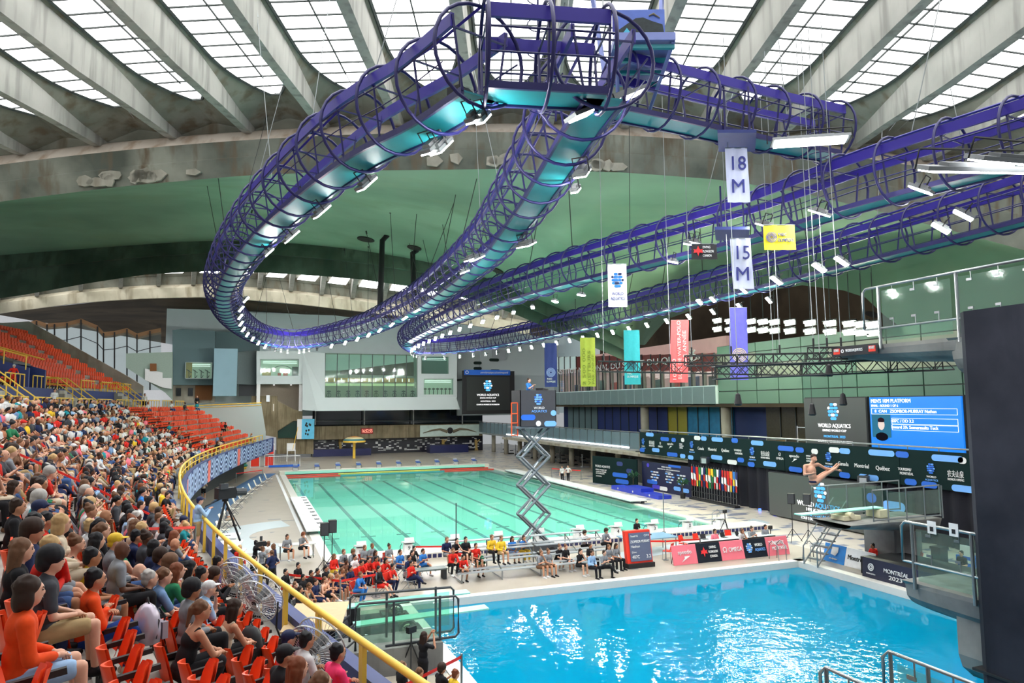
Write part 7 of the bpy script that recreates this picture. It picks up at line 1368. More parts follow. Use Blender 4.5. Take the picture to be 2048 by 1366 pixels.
def torso(mb, J, g):
    M_ = Matrix.Rotation(math.asin(max(-.9, min(.9, J['up'].x))), 3, 'Y')
    mb.sph(J['chest']+J['up']*.02, 1, 14, 10, (.105+g, .155+g, .15+g), M_); mb.sph(J['pel']+J['up']*.17, 1, 14, 10, (.1+g, .135+g, .16+g), M_); mb.sph(J['pel']+Vector((0, 0, .02)), 1, 14, 10, (.115+g, .155+g, .12+g), M_)
    cap(mb, J['shL'], J['shR'], .058+g, .058+g)
def hand(mb, J, k, fingers):
    w_, e = J['wr'+k], J['el'+k]; d = (w_-e).normalized(); s = 1 if k == 'L' else -1; side = d.cross(Vector((0, 0, 1))); side = side.normalized() if side.length > .1 else Vector((0, 1, 0)); up_ = side.cross(d)
    c = w_+d*.05; mb.sph(c, 1, 8, 6, (.045, .04, .026)); 
    if fingers:
        for j in range(4): b = c+d*.03+side*(.03-.02*j); L = (.05, .06, .056, .042)[j]; mb.tube([b, b+d*L*.55-up_*.008, b+d*L*.85-up_*.03, b+d*L*.9-up_*.05], [.0095, .009, .008, .006], 5)
        b = c+side*(.035)*(-s if False else 1); mb.tube([c, c+side*.045+d*.015, c+side*.055+d*.05-up_*.01], [.012, .0105, .008], 5)
def person_meshes(J, vox, fine):
    P = {}; b = MB(); H = J['head']
    torso(b, J, -.006); cap(b, J['neck']-J['up']*.03, H+Vector((-.01, 0, -.06)), .056, .052)
    b.sph(H, 1, 14, 12, (.096, .077, .118)); b.sph(H+Vector((.035, 0, -.06)), 1, 10, 8, (.055, .055, .06)); b.sph(H+Vector((.095, 0, -.018)), 1, 8, 6, (.022, .016, .026)); b.sph(H+Vector((.082, 0, .03)), 1, 8, 6, (.02, .05, .02))
    for s in (-1, 1): b.sph(H+Vector((-.005, s*.078, -.01)), 1, 6, 5, (.022, .012, .034))
    for k in 'LR':
        cap(b, J['sh'+k], J['el'+k], .05, .04); cap(b, J['el'+k], J['wr'+k], .041, .027); hand(b, J, k, False)
        cap(b, J['hip'+k], J['kn'+k], .085, .058); cap(b, J['kn'+k], J['an'+k], .056, .038); d = Vector((1, 0, 0)); cap(b, J['an'+k]+Vector((-.03, 0, -.04)), J['an'+k]+Vector((.15, 0, -.055)), .036, .03)
    P['body'] = remesh(b, 'person', vox, SKIN)
    if fine:    # fingers grow out of the palms of the same surface
        f = MB()
        for k in 'LR': hand(f, J, k, True)
        bm = bmesh.new(); bm.from_mesh(P['body']); fm = f.mesh('fingers', SKIN); bm.from_mesh(fm); bm.to_mesh(P['body']); bm.free(); P['body'].shade_smooth()
    for nm, long in (('tee', 0), ('sleeve', 1), ('tank', -1)):
        b = MB(); torso(b, J, .014)
        if nm == 'tank':
            b = MB(); M_ = Matrix.Rotation(math.asin(max(-.9, min(.9, J['up'].x))), 3, 'Y'); b.sph(J['chest']-J['up']*.02, 1, 14, 10, (.118, .148, .135), M_); b.sph(J['pel']+J['up']*.17, 1, 14, 10, (.114, .149, .17), M_); b.sph(J['pel']+Vector((0, 0, .03)), 1, 12, 8, (.125, .165, .1), M_)
            for k in 'LR': cap(b, J['sh'+k]*.75+J['neck']*.25+Vector((.0, 0, .045)), J['chest']+Vector((.07, .06*(1 if k == 'L' else -1), 0)), .022, .03); cap(b, J['sh'+k]*.75+J['neck']*.25+Vector((0, 0, .045)), J['chest']+Vector((-.07, .05*(1 if k == 'L' else -1), 0)), .022, .03)
        for k in 'LR':
            if long == 0: cap(b, J['sh'+k], J['sh'+k].lerp(J['el'+k], .72), .066, .06)
            if long == 1: cap(b, J['sh'+k], J['el'+k], .068, .058); cap(b, J['el'+k], J['el'+k].lerp(J['wr'+k], .88), .057, .044)
        if long >= 0: cap(b, J['neck']-J['up']*.04, J['neck']+J['up']*.02, .075, .062)
        P[nm] = remesh(b, 'shirt', vox, CLOTH)
    for nm, fr in (('shorts', .8), ('trousers', 1)):
        b = MB(); M_ = Matrix.Rotation(math.asin(max(-.9, min(.9, J['up'].x))), 3, 'Y'); b.sph(J['pel']+Vector((0, 0, .0)), 1, 14, 10, (.132, .172, .12), M_)
        for k in 'LR':
            cap(b, J['hip'+k], J['hip'+k].lerp(J['kn'+k], fr), .102, .086 if fr < 1 else .072)
            if fr == 1: cap(b, J['kn'+k], J['kn'+k].lerp(J['an'+k], .92), .072, .056)
        P[nm] = remesh(b, 'trousers', vox, CLOTH)
    b = MB()
    for k in 'LR': cap(b, J['an'+k]+Vector((-.03, 0, -.035)), J['an'+k]+Vector((.16, 0, -.052)), .05, .042); b.sph(J['an'+k]+Vector((0, 0, 0)), .046, 8, 6)
    P['shoes'] = remesh(b, 'shoes', max(vox, .016), SHOE)
    P['J'] = J; return P
def hair_meshes(vox):
    D = {}; rh = random.Random(8)
    def fin(nm, b):
        if nm != 'cap':      # tufts that break up the outline
            for i in range(22): a, e_ = rh.uniform(1.0, 5.28), rh.uniform(.1, 1.45); b.sph((-.024+math.cos(a)*math.cos(e_)*.088, math.sin(a)*math.cos(e_)*.078, .04+math.sin(e_)*.088), 1, 6, 5, (rh.uniform(.02, .034), .024, rh.uniform(.018, .03)))
        D[nm] = remesh(b, 'hair', vox, HAIR, 1)
    b = MB(); b.sph((-.022, 0, .035), 1, 14, 10, (.1, .088, .1)); b.sph((-.06, 0, -.02), 1, 10, 8, (.06, .078, .075)); fin('short', b)
    b = MB(); b.sph((-.022, 0, .04), 1, 14, 10, (.105, .094, .1)); b.sph((-.07, 0, -.06), 1, 10, 8, (.06, .09, .11)); [b.sph((-.02, s*.075, -.05), 1, 8, 6, (.05, .025, .09)) for s in (-1, 1)]; fin('bob', b)
    b = MB(); b.sph((-.022, 0, .04), 1, 14, 10, (.104, .092, .1)); [cap(b, (-.07, y, 0), (-.115, y*1.2, -.32), .055, .03) for y in (-.05, 0, .05)]; [cap(b, (-.01, s*.08, 0), (-.05, s*.1, -.2), .03, .025) for s in (-1, 1)]; fin('long', b)
    b = MB(); b.sph((-.022, 0, .038), 1, 14, 10, (.1, .086, .098)); b.sph((-.12, 0, .04), .045, 8, 6); cap(b, (-.13, 0, .03), (-.17, 0, -.15), .035, .018); fin('tail', b)
    b = MB(); b.sph((-.02, 0, .038), 1, 14, 10, (.1, .086, .095)); b.sph((-.07, 0, .13), .05, 8, 6); fin('bun', b)
    b = MB(); b.sph((-.02, 0, .06), 1, 14, 10, (.125, .115, .115)); b.sph((-.07, 0, 0), 1, 10, 8, (.08, .1, .1)); fin('curly', b)
    b = MB(); b.sph((-.01, 0, .045), 1, 14, 10, (.108, .09, .09)); b.sph((.1, 0, .05), 1, 10, 6, (.085, .07, .012)); b.sph((-.06, 0, -.02), 1, 8, 6, (.05, .075, .06)); fin('cap', b)
    return D
def feat_mesh():
    b = MB()
    for s in (-1, 1): b.sph((.083, s*.032, .008), 1, 6, 4, (.012, .013, .007)); b.sph((.09, s*.034, .03), 1, 6, 4, (.008, .02, .005))
    b.sph((.089, 0, -.062), 1, 6, 4, (.008, .024, .006)); return b.mesh('face_features', FEAT, True)
FEATM = feat_mesh(); HN, HF = hair_meshes(.012), hair_meshes(.022)
SITP = [dict(lean=.05, arms='lap', legs='std'), dict(lean=.3, arms='knee', legs='tuck'), dict(lean=.1, arms='cross', legs='cross'), dict(lean=.22, arms='chin', legs='std'), dict(lean=-.08, arms='lap', legs='out'), dict(lean=.15, arms='phone', legs='std')]
STP = [dict(arms='down'), dict(arms='hip', legs='wide'), dict(arms='phone'), dict(arms='raised')]
SKEL = {('sit', i): skeleton('sit', **p) for i, p in enumerate(SITP)}; SKEL.update({('stand', i): skeleton('stand', lean=.03, **p) for i, p in enumerate(STP)})
NEAR = {k: person_meshes(J, .017, True) for k, J in SKEL.items()}; FARP = {k: person_meshes(J, .032, False) for k, J in SKEL.items()}
bpy.data.scenes.remove(TMP)
C_ = {'black': (26, 26, 30), 'white': (214, 214, 214), 'grey': (128, 132, 138), 'navy': (30, 40, 76), 'red': (206, 40, 30), 'orange': (226, 74, 22), 'beige': (206, 190, 166), 'pink': (236, 120, 136), 'yellow': (226, 186, 50), 'blue': (50, 120, 196), 'light blue': (150, 182, 216), 'green': (40, 120, 80), 'brown': (110, 78, 56), 'dark grey': (62, 64, 70), 'denim': (58, 84, 130), 'khaki': (170, 146, 104), 'teal': (30, 140, 150), 'purple': (90, 70, 120), 'striped blue': (110, 140, 180), 'plaid': (176, 116, 84), 'royal blue': (24, 58, 130), 'bright pink': (240, 60, 110), 'blond': (196, 162, 112), 'dark brown': (52, 36, 28), 'silver': (176, 172, 166), 'auburn': (120, 66, 40), 'tan': (196, 140, 104)}
SK = {'fair': (216, 166, 140), 'mid': (192, 138, 108), 'olive': (170, 118, 86), 'dark': (96, 62, 46)}
ALLP = []
def person(pos, rz, kind, pose, top, topk, bot, botk, hair, hairc, skin, shoe, label, group, near=False, scale=1, feats=True):
    P = (NEAR if near else FARP)[(kind, pose)]; o = link('person', P['body'], None, pos, rz, rgb(*SK[skin])); tag(o, label, 'person', group); o.scale = (scale,)*3
    if topk: link('shirt', P[topk], o, col=rgb(*C_[top]))
    if botk: link('trousers' if botk == 'trousers' else 'shorts', P[botk], o, col=rgb(*C_[bot]))
    if shoe: link('shoes', P['shoes'], o, col=rgb(*C_[shoe]))
    H = P['J']['head']
    if hair: link('cap' if hair == 'cap' else 'hair', (HN if near else HF)[hair], o, H, col=rgb(*C_[hairc]))
    if feats: link('face_features', FEATM, o, H)
    ALLP.append(o); return o
HW = {'short': 'short', 'bob': 'bobbed', 'long': 'long', 'tail': 'tied', 'bun': 'bunned', 'curly': 'curly', 'cap': 'cap'}
def hairwords(h, c): return 'bald' if not h else ('%s cap' % c if h == 'cap' else '%s %s hair' % (HW[h], c))
def topwords(t, k): return '%s %s' % (t, {'tee': 'T-shirt', 'sleeve': 'jumper', 'tank': 'tank top', None: 'swimwear'}[k])
LOOK = Vector((13, -19, 0))
def heading(p, base=None, w=.55):
    d = LOOK-Vector((p[0], p[1], 0)); a = math.atan2(d.y, d.x)
    if base is None: return a
    df = (a-base+math.pi) % (2*math.pi)-math.pi; return base+df*w
TAKEN = []
def by_head(px, py, hh=1.245):
    """row, and place on the floor, of a seated spectator whose head shows at a point of the picture"""
    best = None
    for k in range(NR):
        P = AZ(px, py, Z0+k*RISE+hh); y = P.y
        for _ in range(3):
            n = nrm(y); y = P.y-((P-front(y)).dot(n))*n.y
        b = (P-front(y)).dot(nrm(y)); e = abs(b-(.95+.82*k+.03))
        if best is None or e < best[0]: best = (e, k, y, P)
    return best
NP = [  # head x, y, top colour, kind, bottom, kind, hair, hair colour, skin, shoes, pose, label
 (61, 1163, 'orange', 'sleeve', 'light blue', 'shorts', 'bob', 'dark brown', 'fair', 'black', 0, 'woman in an orange sweater and denim shorts, nearest at the lower left'),
 (106, 1105, 'dark grey', 'tee', 'khaki', 'shorts', 'curly', 'black', 'fair', 'black', 0, 'bearded man in a dark grey T-shirt beside the woman in the orange sweater'),
 (193, 1144, 'orange', 'sleeve', 'royal blue', 'trousers', 'short', 'black', 'mid', 'beige', 2, 'person in an orange jacket and blue track pants with crossed legs'),
 (46, 1085, 'black', 'tee', 'navy', 'trousers', 'long', 'brown', 'fair', 'black', 0, 'woman with long light brown hair and a black T-shirt near the left edge'),
 (186, 1102, 'yellow', 'tee', 'grey', 'shorts', 'short', 'black', 'olive', 'white', 0, 'boy in a yellow T-shirt behind the orange jacket'),
 (244, 1088, 'grey', 'tee', 'black', 'trousers', None, '', 'dark', 'black', 0, 'balding man in a grey polo shirt'),
 (279, 1129, 'plaid', 'tee', 'khaki', 'trousers', None, '', 'fair', 'brown', 1, 'bald man in a brown plaid shirt'),
 (301, 1146, 'black', 'sleeve', 'black', 'trousers', 'short', 'silver', 'fair', 'black', 0, 'person with short silver hair and a black top'),
 (330, 1139, 'striped blue', 'tee', 'black', 'trousers', 'tail', 'brown', 'fair', 'black', 1, 'person in a striped blue T-shirt beside the silver haired one'),
 (155, 1075, 'black', 'tank', 'black', 'trousers', 'bun', 'brown', 'fair', 'black', 3, 'woman in a black tank top with tied brown hair'),
 (73, 1032, 'black', 'tee', 'denim', 'trousers', 'short', 'black', 'mid', 'black', 0, 'man with glasses in a black T-shirt, left side'),
 (37, 1003, 'black', 'tee', 'black', 'trousers', 'short', 'dark brown', 'mid', 'black', 0, 'heavy man in a black T-shirt close to the left edge'),
 (70, 983, 'white', 'tee', 'grey', 'trousers', 'short', 'dark brown', 'fair', 'black', 0, 'man in a white T-shirt close to the left edge'),
 (125, 1035, 'beige', 'sleeve', 'beige', 'trousers', 'bob', 'blond', 'fair', 'white', 0, 'person with pale blond hair and a beige top'),
 (137, 1062, 'grey', 'tee', 'black', 'trousers', 'tail', 'black', 'mid', 'black', 0, 'woman with a black ponytail and a grey T-shirt'),
 (180, 1006, 'white', 'tee', 'navy', 'shorts', 'bun', 'black', 'mid', 'white', 0, 'woman in a loose white T-shirt with a black bun'),
 (211, 1022, 'navy', 'tee', 'black', 'trousers', None, '', 'olive', 'black', 3, 'bald man in a navy T-shirt'),
 (203, 1043, 'white', 'sleeve', 'green', 'trousers', 'tail', 'black', 'mid', 'white', 0, 'woman in a white hoodie with a black ponytail'),
 (232, 1072, 'grey', 'sleeve', 'denim', 'trousers', 'cap', 'yellow', 'fair', 'white', 0, 'woman in a yellow cap and grey top'),
 (275, 1063, 'navy', 'tee', 'black', 'trousers', 'short', 'black', 'mid', 'black', 3, 'man with hand on his face in a navy T-shirt'),
 (310, 1085, 'navy', 'tee', 'yellow', 'shorts', 'bob', 'black', 'mid', 'white', 0, 'girl with bobbed black hair in a navy T-shirt'),
 (350, 1078, 'black', 'tee', 'black', 'trousers', None, '', 'mid', 'black', 1, 'bald man leaning forward near the tripod'),
 (343, 1113, 'grey', 'tee', 'denim', 'trousers', 'curly', 'brown', 'fair', 'white', 1, 'person with curly brown hair leaning forward, middle rows'),
 (383, 1126, 'beige', 'sleeve', 'black', 'trousers', 'long', 'black', 'mid', 'white', 0, 'woman with long black hair and a beige top near the fans'),
 (405, 1138, 'grey', 'tee', 'black', 'trousers', 'short', 'black', 'mid', 'black', 0, 'man with short black hair and a grey T-shirt near the fans'),
 (430, 1140, 'black', 'sleeve', 'black', 'trousers', 'curly', 'dark brown', 'olive', 'red', 5, 'man with sunglasses in a black top near the yellow rail'),
 (437, 1116, 'purple', 'tee', 'black', 'trousers', 'short', 'black', 'mid', 'black', 0, 'boy in a purple T-shirt beside the yellow rail'),
 (386, 1167, 'grey', 'sleeve', 'black', 'trousers', 'curly', 'black', 'olive', 'black', 0, 'man with curly black hair in a grey hoodie'),
 (419, 1165, 'light blue', 'tee', 'light blue', 'trousers', 'cap', 'white', 'fair', 'orange', 3, 'woman in a white visor and pale blue top'),
 (405, 1204, 'black', 'tank', 'black', 'trousers', 'tail', 'brown', 'tan' if False else 'mid', 'white', 1, 'woman in a black strappy top with clasped hands'),
 (472, 1201, 'beige', 'tank', 'black', 'trousers', 'long', 'dark brown', 'mid', 'black', 1, 'woman with long dark brown hair and black leggings by the fan'),
 (578, 1266, 'pink', 'sleeve', 'dark grey', 'trousers', 'cap', 'navy', 'fair', 'black', 0, 'man in a navy cap and pink shirt at the front row'),
 (571, 1296, 'black', 'tee', 'black', 'trousers', 'cap', 'black', 'mid', 'black', 0, 'man in a black cap and black T-shirt behind the navy cap'),
 (615, 1269, 'white', 'tee', 'navy', 'trousers', 'short', 'black', 'mid', 'white', 2, 'man in a white T-shirt at the front row by the fan'),
 (598, 1322, 'black', 'tee', 'black', 'trousers', 'long', 'auburn', 'fair', 'black', 0, 'woman with long auburn hair in a black T-shirt near the bottom edge'),
 (677, 1293, 'bright pink', 'sleeve', 'denim', 'trousers', 'short', 'black', 'mid', 'red', 2, 'child in a bright pink top beside the fan'),
 (645, 1352, 'grey', 'tee', 'beige', 'shorts', 'tail', 'brown', 'fair', 'white', 0, 'person with tied brown hair cut by the bottom edge'),
 (30, 965, 'grey', 'tee', 'black', 'shorts', 'long', 'dark brown', 'fair', 'black', 5, 'woman with long dark brown hair at the left edge, above the white T-shirt'),
 (255, 1005, 'white', 'tee', 'black', 'shorts', 'bob', 'black', 'mid', 'white', 0, 'person with bobbed black hair and a white T-shirt beside the red tape'),
 (237, 995, 'dark grey', 'sleeve', 'black', 'trousers', 'tail', 'black', 'mid', 'black', 0, 'woman in a dark grey top behind the red tape'),
 (283, 1005, 'white', 'tee', 'light blue', 'trousers', 'short', 'dark brown', 'fair', 'white', 0, 'man in a white T-shirt and pale jeans beside the red tape'),
]
for r_ in NP:
    px, py, top, tk, bot, bk, hr, hc, sk_, sh, po_, lab = r_
    e, k, y, P = by_head(px, py); n = nrm(y); base = math.atan2(-n.y, -n.x); rz = heading(P, base, .35); J = SKEL[('sit', po_)]; h = J['head']
    z = Z0+k*RISE; dz = (P.z-z)-h.z
    pos = Vector((P.x-math.cos(rz)*h.x, P.y-math.sin(rz)*h.x, z+max(-.12, min(.12, dz))*0)); TAKEN.append((k, pos.x, pos.y)); person(pos, rz, 'sit', po_, top, tk, bot, bk, hr, hc, sk_, sh, lab, 'spectators in the grandstand', True)
# --- everyone else in the stand
rs = random.Random(17)
tops = ['black']*9+['white']*9+['grey']*4+['navy']*4+['beige']*4+['red']*4+['dark grey']*3+['light blue']*2+['pink', 'yellow', 'blue', 'green', 'brown', 'teal', 'plaid', 'striped blue']
occ, empty = [], []
for s_ in SEATS:
    k, i, y, p, ang, tier = s_
    if tier == 1:
        (occ if (k < 3 and -1 < y < 6 and rs.random() < .5) else empty).append(s_); continue
    near_t = any(kk == k and math.hypot(p.x-x_, p.y-y_) < .42 for kk, x_, y_ in TAKEN)
    if near_t: continue
    lim = 26-(8-k)*.4+rs.uniform(-2.5, 1.5)
    vac = (k <= 3 and y < -26.3+1.0*(k == 1)) or (k == 4 and y < -28.5) or y < -31.5+.3*k or (k == 0 and (-28 < y < -17 or -14 < y < -8)) or (k == 1 and -26.5 < y < -22)
    if y < lim and not vac and rs.random() < .93: occ.append(s_)
    elif y > lim and rs.random() < .03: occ.append(s_)
    else: empty.append(s_)
def vis(s_):
    x, y, D = PX(s_[3]+Vector((0, 0, 1.0))); return -40 < x < 2090 and y < 1500 and D > 1
occ = [s_ for s_ in occ if vis(s_)]; empty = [s_ for s_ in empty if vis(s_)]
occ.sort(key=lambda s_: (s_[3]-CAM).length); empty.sort(key=lambda s_: (s_[3]-CAM).length)
NIND = 172
def attrs():
    t = rs.choice(tops); tk = rs.choice(['tee', 'tee', 'tee', 'sleeve', 'tank' if t in ('black', 'white') else 'tee']); hr = rs.choice(['short', 'short', 'short', 'bob', 'long', 'long', 'tail', 'bun', 'curly', 'cap', None]); hc = rs.choice(['black']*5+['dark brown']*3+['brown', 'blond', 'silver', 'auburn']) if hr != 'cap' else rs.choice(['black', 'white', 'red', 'navy', 'beige'])
    return t, tk, rs.choice(['black', 'denim', 'navy', 'beige', 'grey', 'khaki']), rs.choice(['trousers', 'trousers', 'shorts']), hr, hc, rs.choice(['fair', 'fair', 'mid', 'mid', 'olive', 'dark']), rs.choice(['black', 'white', 'grey', 'brown'])
cnt = {}
for s_ in sorted(occ[:NIND], key=lambda s_: (s_[0], s_[2])):
    k, i, y, p, ang, tier = s_; t, tk, b_, bk, hr, hc, sk_, sh = attrs(); cnt[k] = cnt.get(k, 0)+1
    lab = 'spectator, %s, %s, %s row above rail, %s from near end' % (topwords(t, tk), hairwords(hr, hc), ORD[k], nth(cnt[k]-1))
    person(p+Vector((math.cos(ang), math.sin(ang), 0))*.02, heading(p, ang, .5)+rs.uniform(-.25, .25), 'sit', rs.choice([0, 0, 1, 2, 3, 4, 5]), t, tk, b_, bk, hr, hc, sk_, sh, lab, 'spectators in the grandstand', (p-CAM).length < 17, rs.uniform(.94, 1.04))
# the far crowd, too many to count, as one mass with a colour on each face
cm = MB(); cols = []
def addc(f0, c): cols.extend([c]*(len(cm.f)-f0))
for s_ in occ[NIND:]:
    k, i, y, p, ang, tier = s_; t, tk, b_, bk, hr, hc, sk_, sh = attrs(); a = heading(p, ang, .5)+rs.uniform(-.3, .3); Rm = Matrix.Rotation(a, 3, 'Z'); p = p+Vector((rs.uniform(-.12, .12), rs.uniform(-.14, .14), 0)); sz = rs.uniform(.92, 1.08); T = lambda x, y_, z: p+Rm@Vector((x, y_, z*sz)); ln = rs.uniform(0, .16)
    f0 = len(cm.f); cm.sph(T(.03+ln, 0, 1.2), 1, 7, 5, (.09, .08, .115)); [cm.cyl(T(.1, s*.2, .75), T(.3, s*.1, .64), .045, .035, 5) for s in (-1, 1)]; [cm.cyl(T(.42, s*.13, .5), T(.45, s*.13, .1), .055, .045, 5) for s in (-1, 1)] if bk == 'shorts' else None; addc(f0, SK[sk_])
    f0 = len(cm.f); cm.sph(T(ln*.7, 0, .86), 1, 8, 5, (.13, .19, .22), Rm); cm.sph(T(0, 0, .62), 1, 8, 5, (.14, .17, .18), Rm); [cm.cyl(T(ln, s*.18, .98), T(.08, s*.23, .73), .062, .055, 5) for s in (-1, 1)]; addc(f0, C_[t])
    f0 = len(cm.f); [cm.cyl(T(0, s*.1, .52), T(.43, s*.13, .53), .1, .075, 6) for s in (-1, 1)]; [cm.cyl(T(.43, s*.13, .53), T(.45, s*.13, .08), .07, .055, 5) for s in (-1, 1)] if bk == 'trousers' else None; addc(f0, C_[b_])
    if hr:
        f0 = len(cm.f); cm.sph(T(-.005+ln, 0, 1.24), 1, 7, 5, (.1, .09, .095)); 
        if hr in ('long', 'tail', 'bob'): cm.cyl(T(-.06+ln, 0, 1.2), T(-.12+ln, 0, .98 if hr != 'bob' else 1.1), .08, .05, 5)
        addc(f0, C_[hc])
MATS['crowd_colours'] = None; m_, t_, N_, L_, B_ = nodes('crowd_colours'); at_ = N_.new('ShaderNodeAttribute'); at_.attribute_name = 'tint'; L_.new(at_.outputs['Color'], B_.inputs['Base Color']); B_.inputs['Roughness'].default_value = .8; B_.inputs['Specular IOR Level'].default_value = .2
me = cm.mesh('crowd', m_, True); ca = me.color_attributes.new('tint', 'FLOAT_COLOR', 'CORNER'); buf = []
for pl, c in zip(me.polygons, cols): buf += list(rgb(*c)+(1,))*pl.loop_total
ca.data.foreach_set('color', buf)
o = link('crowd', me); o['kind'] = 'stuff'; o['label'] = 'dense far crowd of seated spectators filling the stand'; o['category'] = 'crowd'
# --- seats: the nearest empty ones are things, the mass beyond is one body
ES = empty[:290]; rowc = {}
for s_ in sorted(ES, key=lambda s_: (s_[5], s_[0], s_[2])):
    k, i, y, p, ang, tier = s_; rowc[(tier, k)] = rowc.get((tier, k), 0)+1
    t = thing('stadium_seat', 'empty orange seat, %s row of %s tier, %s empty one from near end' % (ORD[k], ['lower', 'upper'][tier], nth(rowc[(tier, k)]-1)), 'seat', p, ang, 'orange stadium seats')
    for nm, me in (('backrest', SB), ('seat', SS), ('armrest', SA), ('bracket', SF)): link(nm, me, t)
fs = MB()
for s_ in empty[290:]: far_seat(fs, s_[3], s_[4])
for s_ in occ[:NIND]:
    c, sn = math.cos(s_[4]), math.sin(s_[4]); p = s_[3]; fs.hexa([p+Vector((-.22*c-y_*-sn*-1*0-y_*sn, -.22*sn+y_*c, z)) for y_, z in ((-.21, .42), (.21, .42), (.15, .82), (-.15, .82))], (-.03*c, -.03*sn, 0))
o = fs.build('stadium_seats', ORANGE); o['kind'] = 'stuff'; o['label'] = 'mass of orange plastic seats in the far blocks and upper tier'; o['category'] = 'seats'
for r_ in NP:    # seat pans and backs under the named spectators
    pass
for (k, x, y), r_ in zip(TAKEN, NP):
    n = nrm(y); t = thing('stadium_seat', 'occupied orange seat under the '+' '.join(r_[11].split()[:9]), 'seat', (x, y, Z0+k*RISE), math.atan2(-n.y, -n.x), 'orange stadium seats'); link('backrest', SB, t); link('armrest', SA, t)
# --- athletes, officials and others round the pools
rd = random.Random(31)
AG = 'athletes seated by the diving pool'
def at_deck(px, py, zf, kind, pose, *a, near=False, rz=None, scale=1, label='', group=None, feats=True):
    J = SKEL[(kind, pose)]; h = J['head']; P = AZ(px, py, zf+h.z*scale); r = heading(P) if rz is None else rz
    return person(Vector((P.x-math.cos(r)*h.x, P.y-math.sin(r)*h.x, zf)), r, kind, pose, *a, label, group, near, scale, feats)
def chair_for(o, lab, CM=ALU):
    t = thing('folding_chair', lab, 'chair', o.location, o.rotation_euler.z, 'folding chairs under the athletes'); q = MB(); q.box((.02, 0, .40), (.42, .42, .03)); q.build('seat', CM, t); q = MB(); q.box((-.2, 0, .66), (.03, .42, .34 if CM is RED else .2)); q.build('backrest', CM, t)
    for s in (-.2, .2): q = MB(); q.cyl((-.22, s, .8), (.2, s, 0), .013, n=5); q.cyl((.15, s, .4), (-.25, s, 0), .013, n=5); q.build('leg', STEEL, t)
DA = [(572, 1144, 'black', 'sleeve', 'red', 'shorts', 'short', 'black', 0), (597, 1131, 'black', 'tee', 'black', 'trousers', 'short', 'black', 0), (623, 1147, 'black', 'tee', 'black', 'trousers', 'short', 'black', 0), (636, 1143, 'black', 'sleeve', 'black', 'trousers', 'short', 'black', 0), (653, 1137, 'black', 'sleeve', 'black', 'trousers', 'tail', 'black', 0), (607, 1155, 'black', 'tee', 'black', 'trousers', 'short', 'black', 0), (591, 1170, 'black', 'tee', 'black', 'trousers', 'short', 'brown', 3), (601, 1179, 'black', 'tee', 'black', 'trousers', 'long', 'dark brown', 0), (620, 1172, 'beige', 'tank', 'navy', None, 'tail', 'brown', 1), (632, 1164, 'navy', 'tee', 'navy', 'shorts', 'bun', 'dark brown', 4), (651, 1160, 'tan', 'tank', 'black', None, 'tail', 'brown', 2), (663, 1153, 'navy', 'tank', 'navy', None, 'tail', 'blond', 1), (673, 1149, 'navy', 'tank', 'navy', None, 'bun', 'brown', 0), (685, 1141, 'navy', 'tank', 'navy', 'shorts', 'tail', 'brown', 0), (702, 1137, 'navy', 'tee', 'navy', 'shorts', 'short', 'black', 0), (722, 1150, 'blue', 'tee', 'blue', 'trousers', 'short', 'brown', 1), (758, 1138, 'black', 'sleeve', 'red', 'shorts', 'short', 'black', 4), (786, 1134, 'red', 'tee', 'navy', 'trousers', 'short', 'black', 1), (823, 1127, 'red', 'sleeve', 'navy', 'trousers', 'short', 'black', 2), (724, 1126, 'red', 'tee', 'navy', 'trousers', 'short', 'black', 1), (738, 1120, 'red', 'tee', 'navy', 'trousers', 'short', 'black', 1), (753, 1118, 'red', 'tee', 'navy', 'trousers', 'short', 'black', 1), (772, 1121, 'red', 'sleeve', 'navy', 'trousers', 'bob', 'black', 3), (710, 1115, 'white', 'tee', 'grey', 'shorts', 'short', 'black', 0), (692, 1123, 'brown', 'tank', 'black', 'shorts', 'bun', 'black', 0), (669, 1113, 'red', 'sleeve', 'yellow', 'trousers', 'long', 'brown', 0), (688, 1104, 'grey', 'tee', 'black', 'shorts', 'short', 'brown', 0), (707, 1104, 'grey', 'tee', 'black', 'shorts', 'curly', 'brown', 1), (730, 1096, 'grey', 'tee', 'black', 'shorts', 'short', 'brown', 0), (745, 1092, 'grey', 'tee', 'black', 'shorts', 'short', 'brown', 0), (752, 1106, 'dark grey', 'tee', 'black', 'shorts', 'long', 'dark brown', 0), (779, 1093, 'grey', 'tee', 'white', 'shorts', 'bun', 'dark brown', 0), (801, 1105, 'blue', 'tee', 'navy', 'trousers', 'tail', 'dark brown', 0), (819, 1116, 'navy', 'tee', 'navy', 'trousers', 'short', 'black', 0), (825, 1106, 'black', 'tee', 'black', 'shorts', 'short', 'black', 0), (829, 1097, 'black', 'tee', 'black', 'shorts', 'short', 'black', 1), (847, 1103, 'blue', 'tee', 'blue', 'shorts', 'tail', 'dark brown', 2)]
for n_i, (px, py, t, tk, b_, bk, hr, hc, po_) in enumerate(DA):
    bk2 = bk or 'shorts'
    o = at_deck(px, py, 0, 'sit', po_, t, tk, b_, bk2 if bk else 'shorts', hr, hc, rd.choice(['fair', 'mid', 'mid', 'olive']) if n_i != 24 else 'dark', rd.choice(['black', 'white']), near=True, label='athlete, %s, %s, %s from left among those on chairs' % (topwords(t, tk), hairwords(hr, hc), nth(sorted(d[0] for d in DA).index(px))), group=AG, scale=.97)
    chair_for(o, '%s chair, %s from the left under the seated athletes' % ('red' if 712 < px < 800 else 'grey', nth(sorted(d[0] for d in DA).index(px))), RED if 712 < px < 800 else ALU)
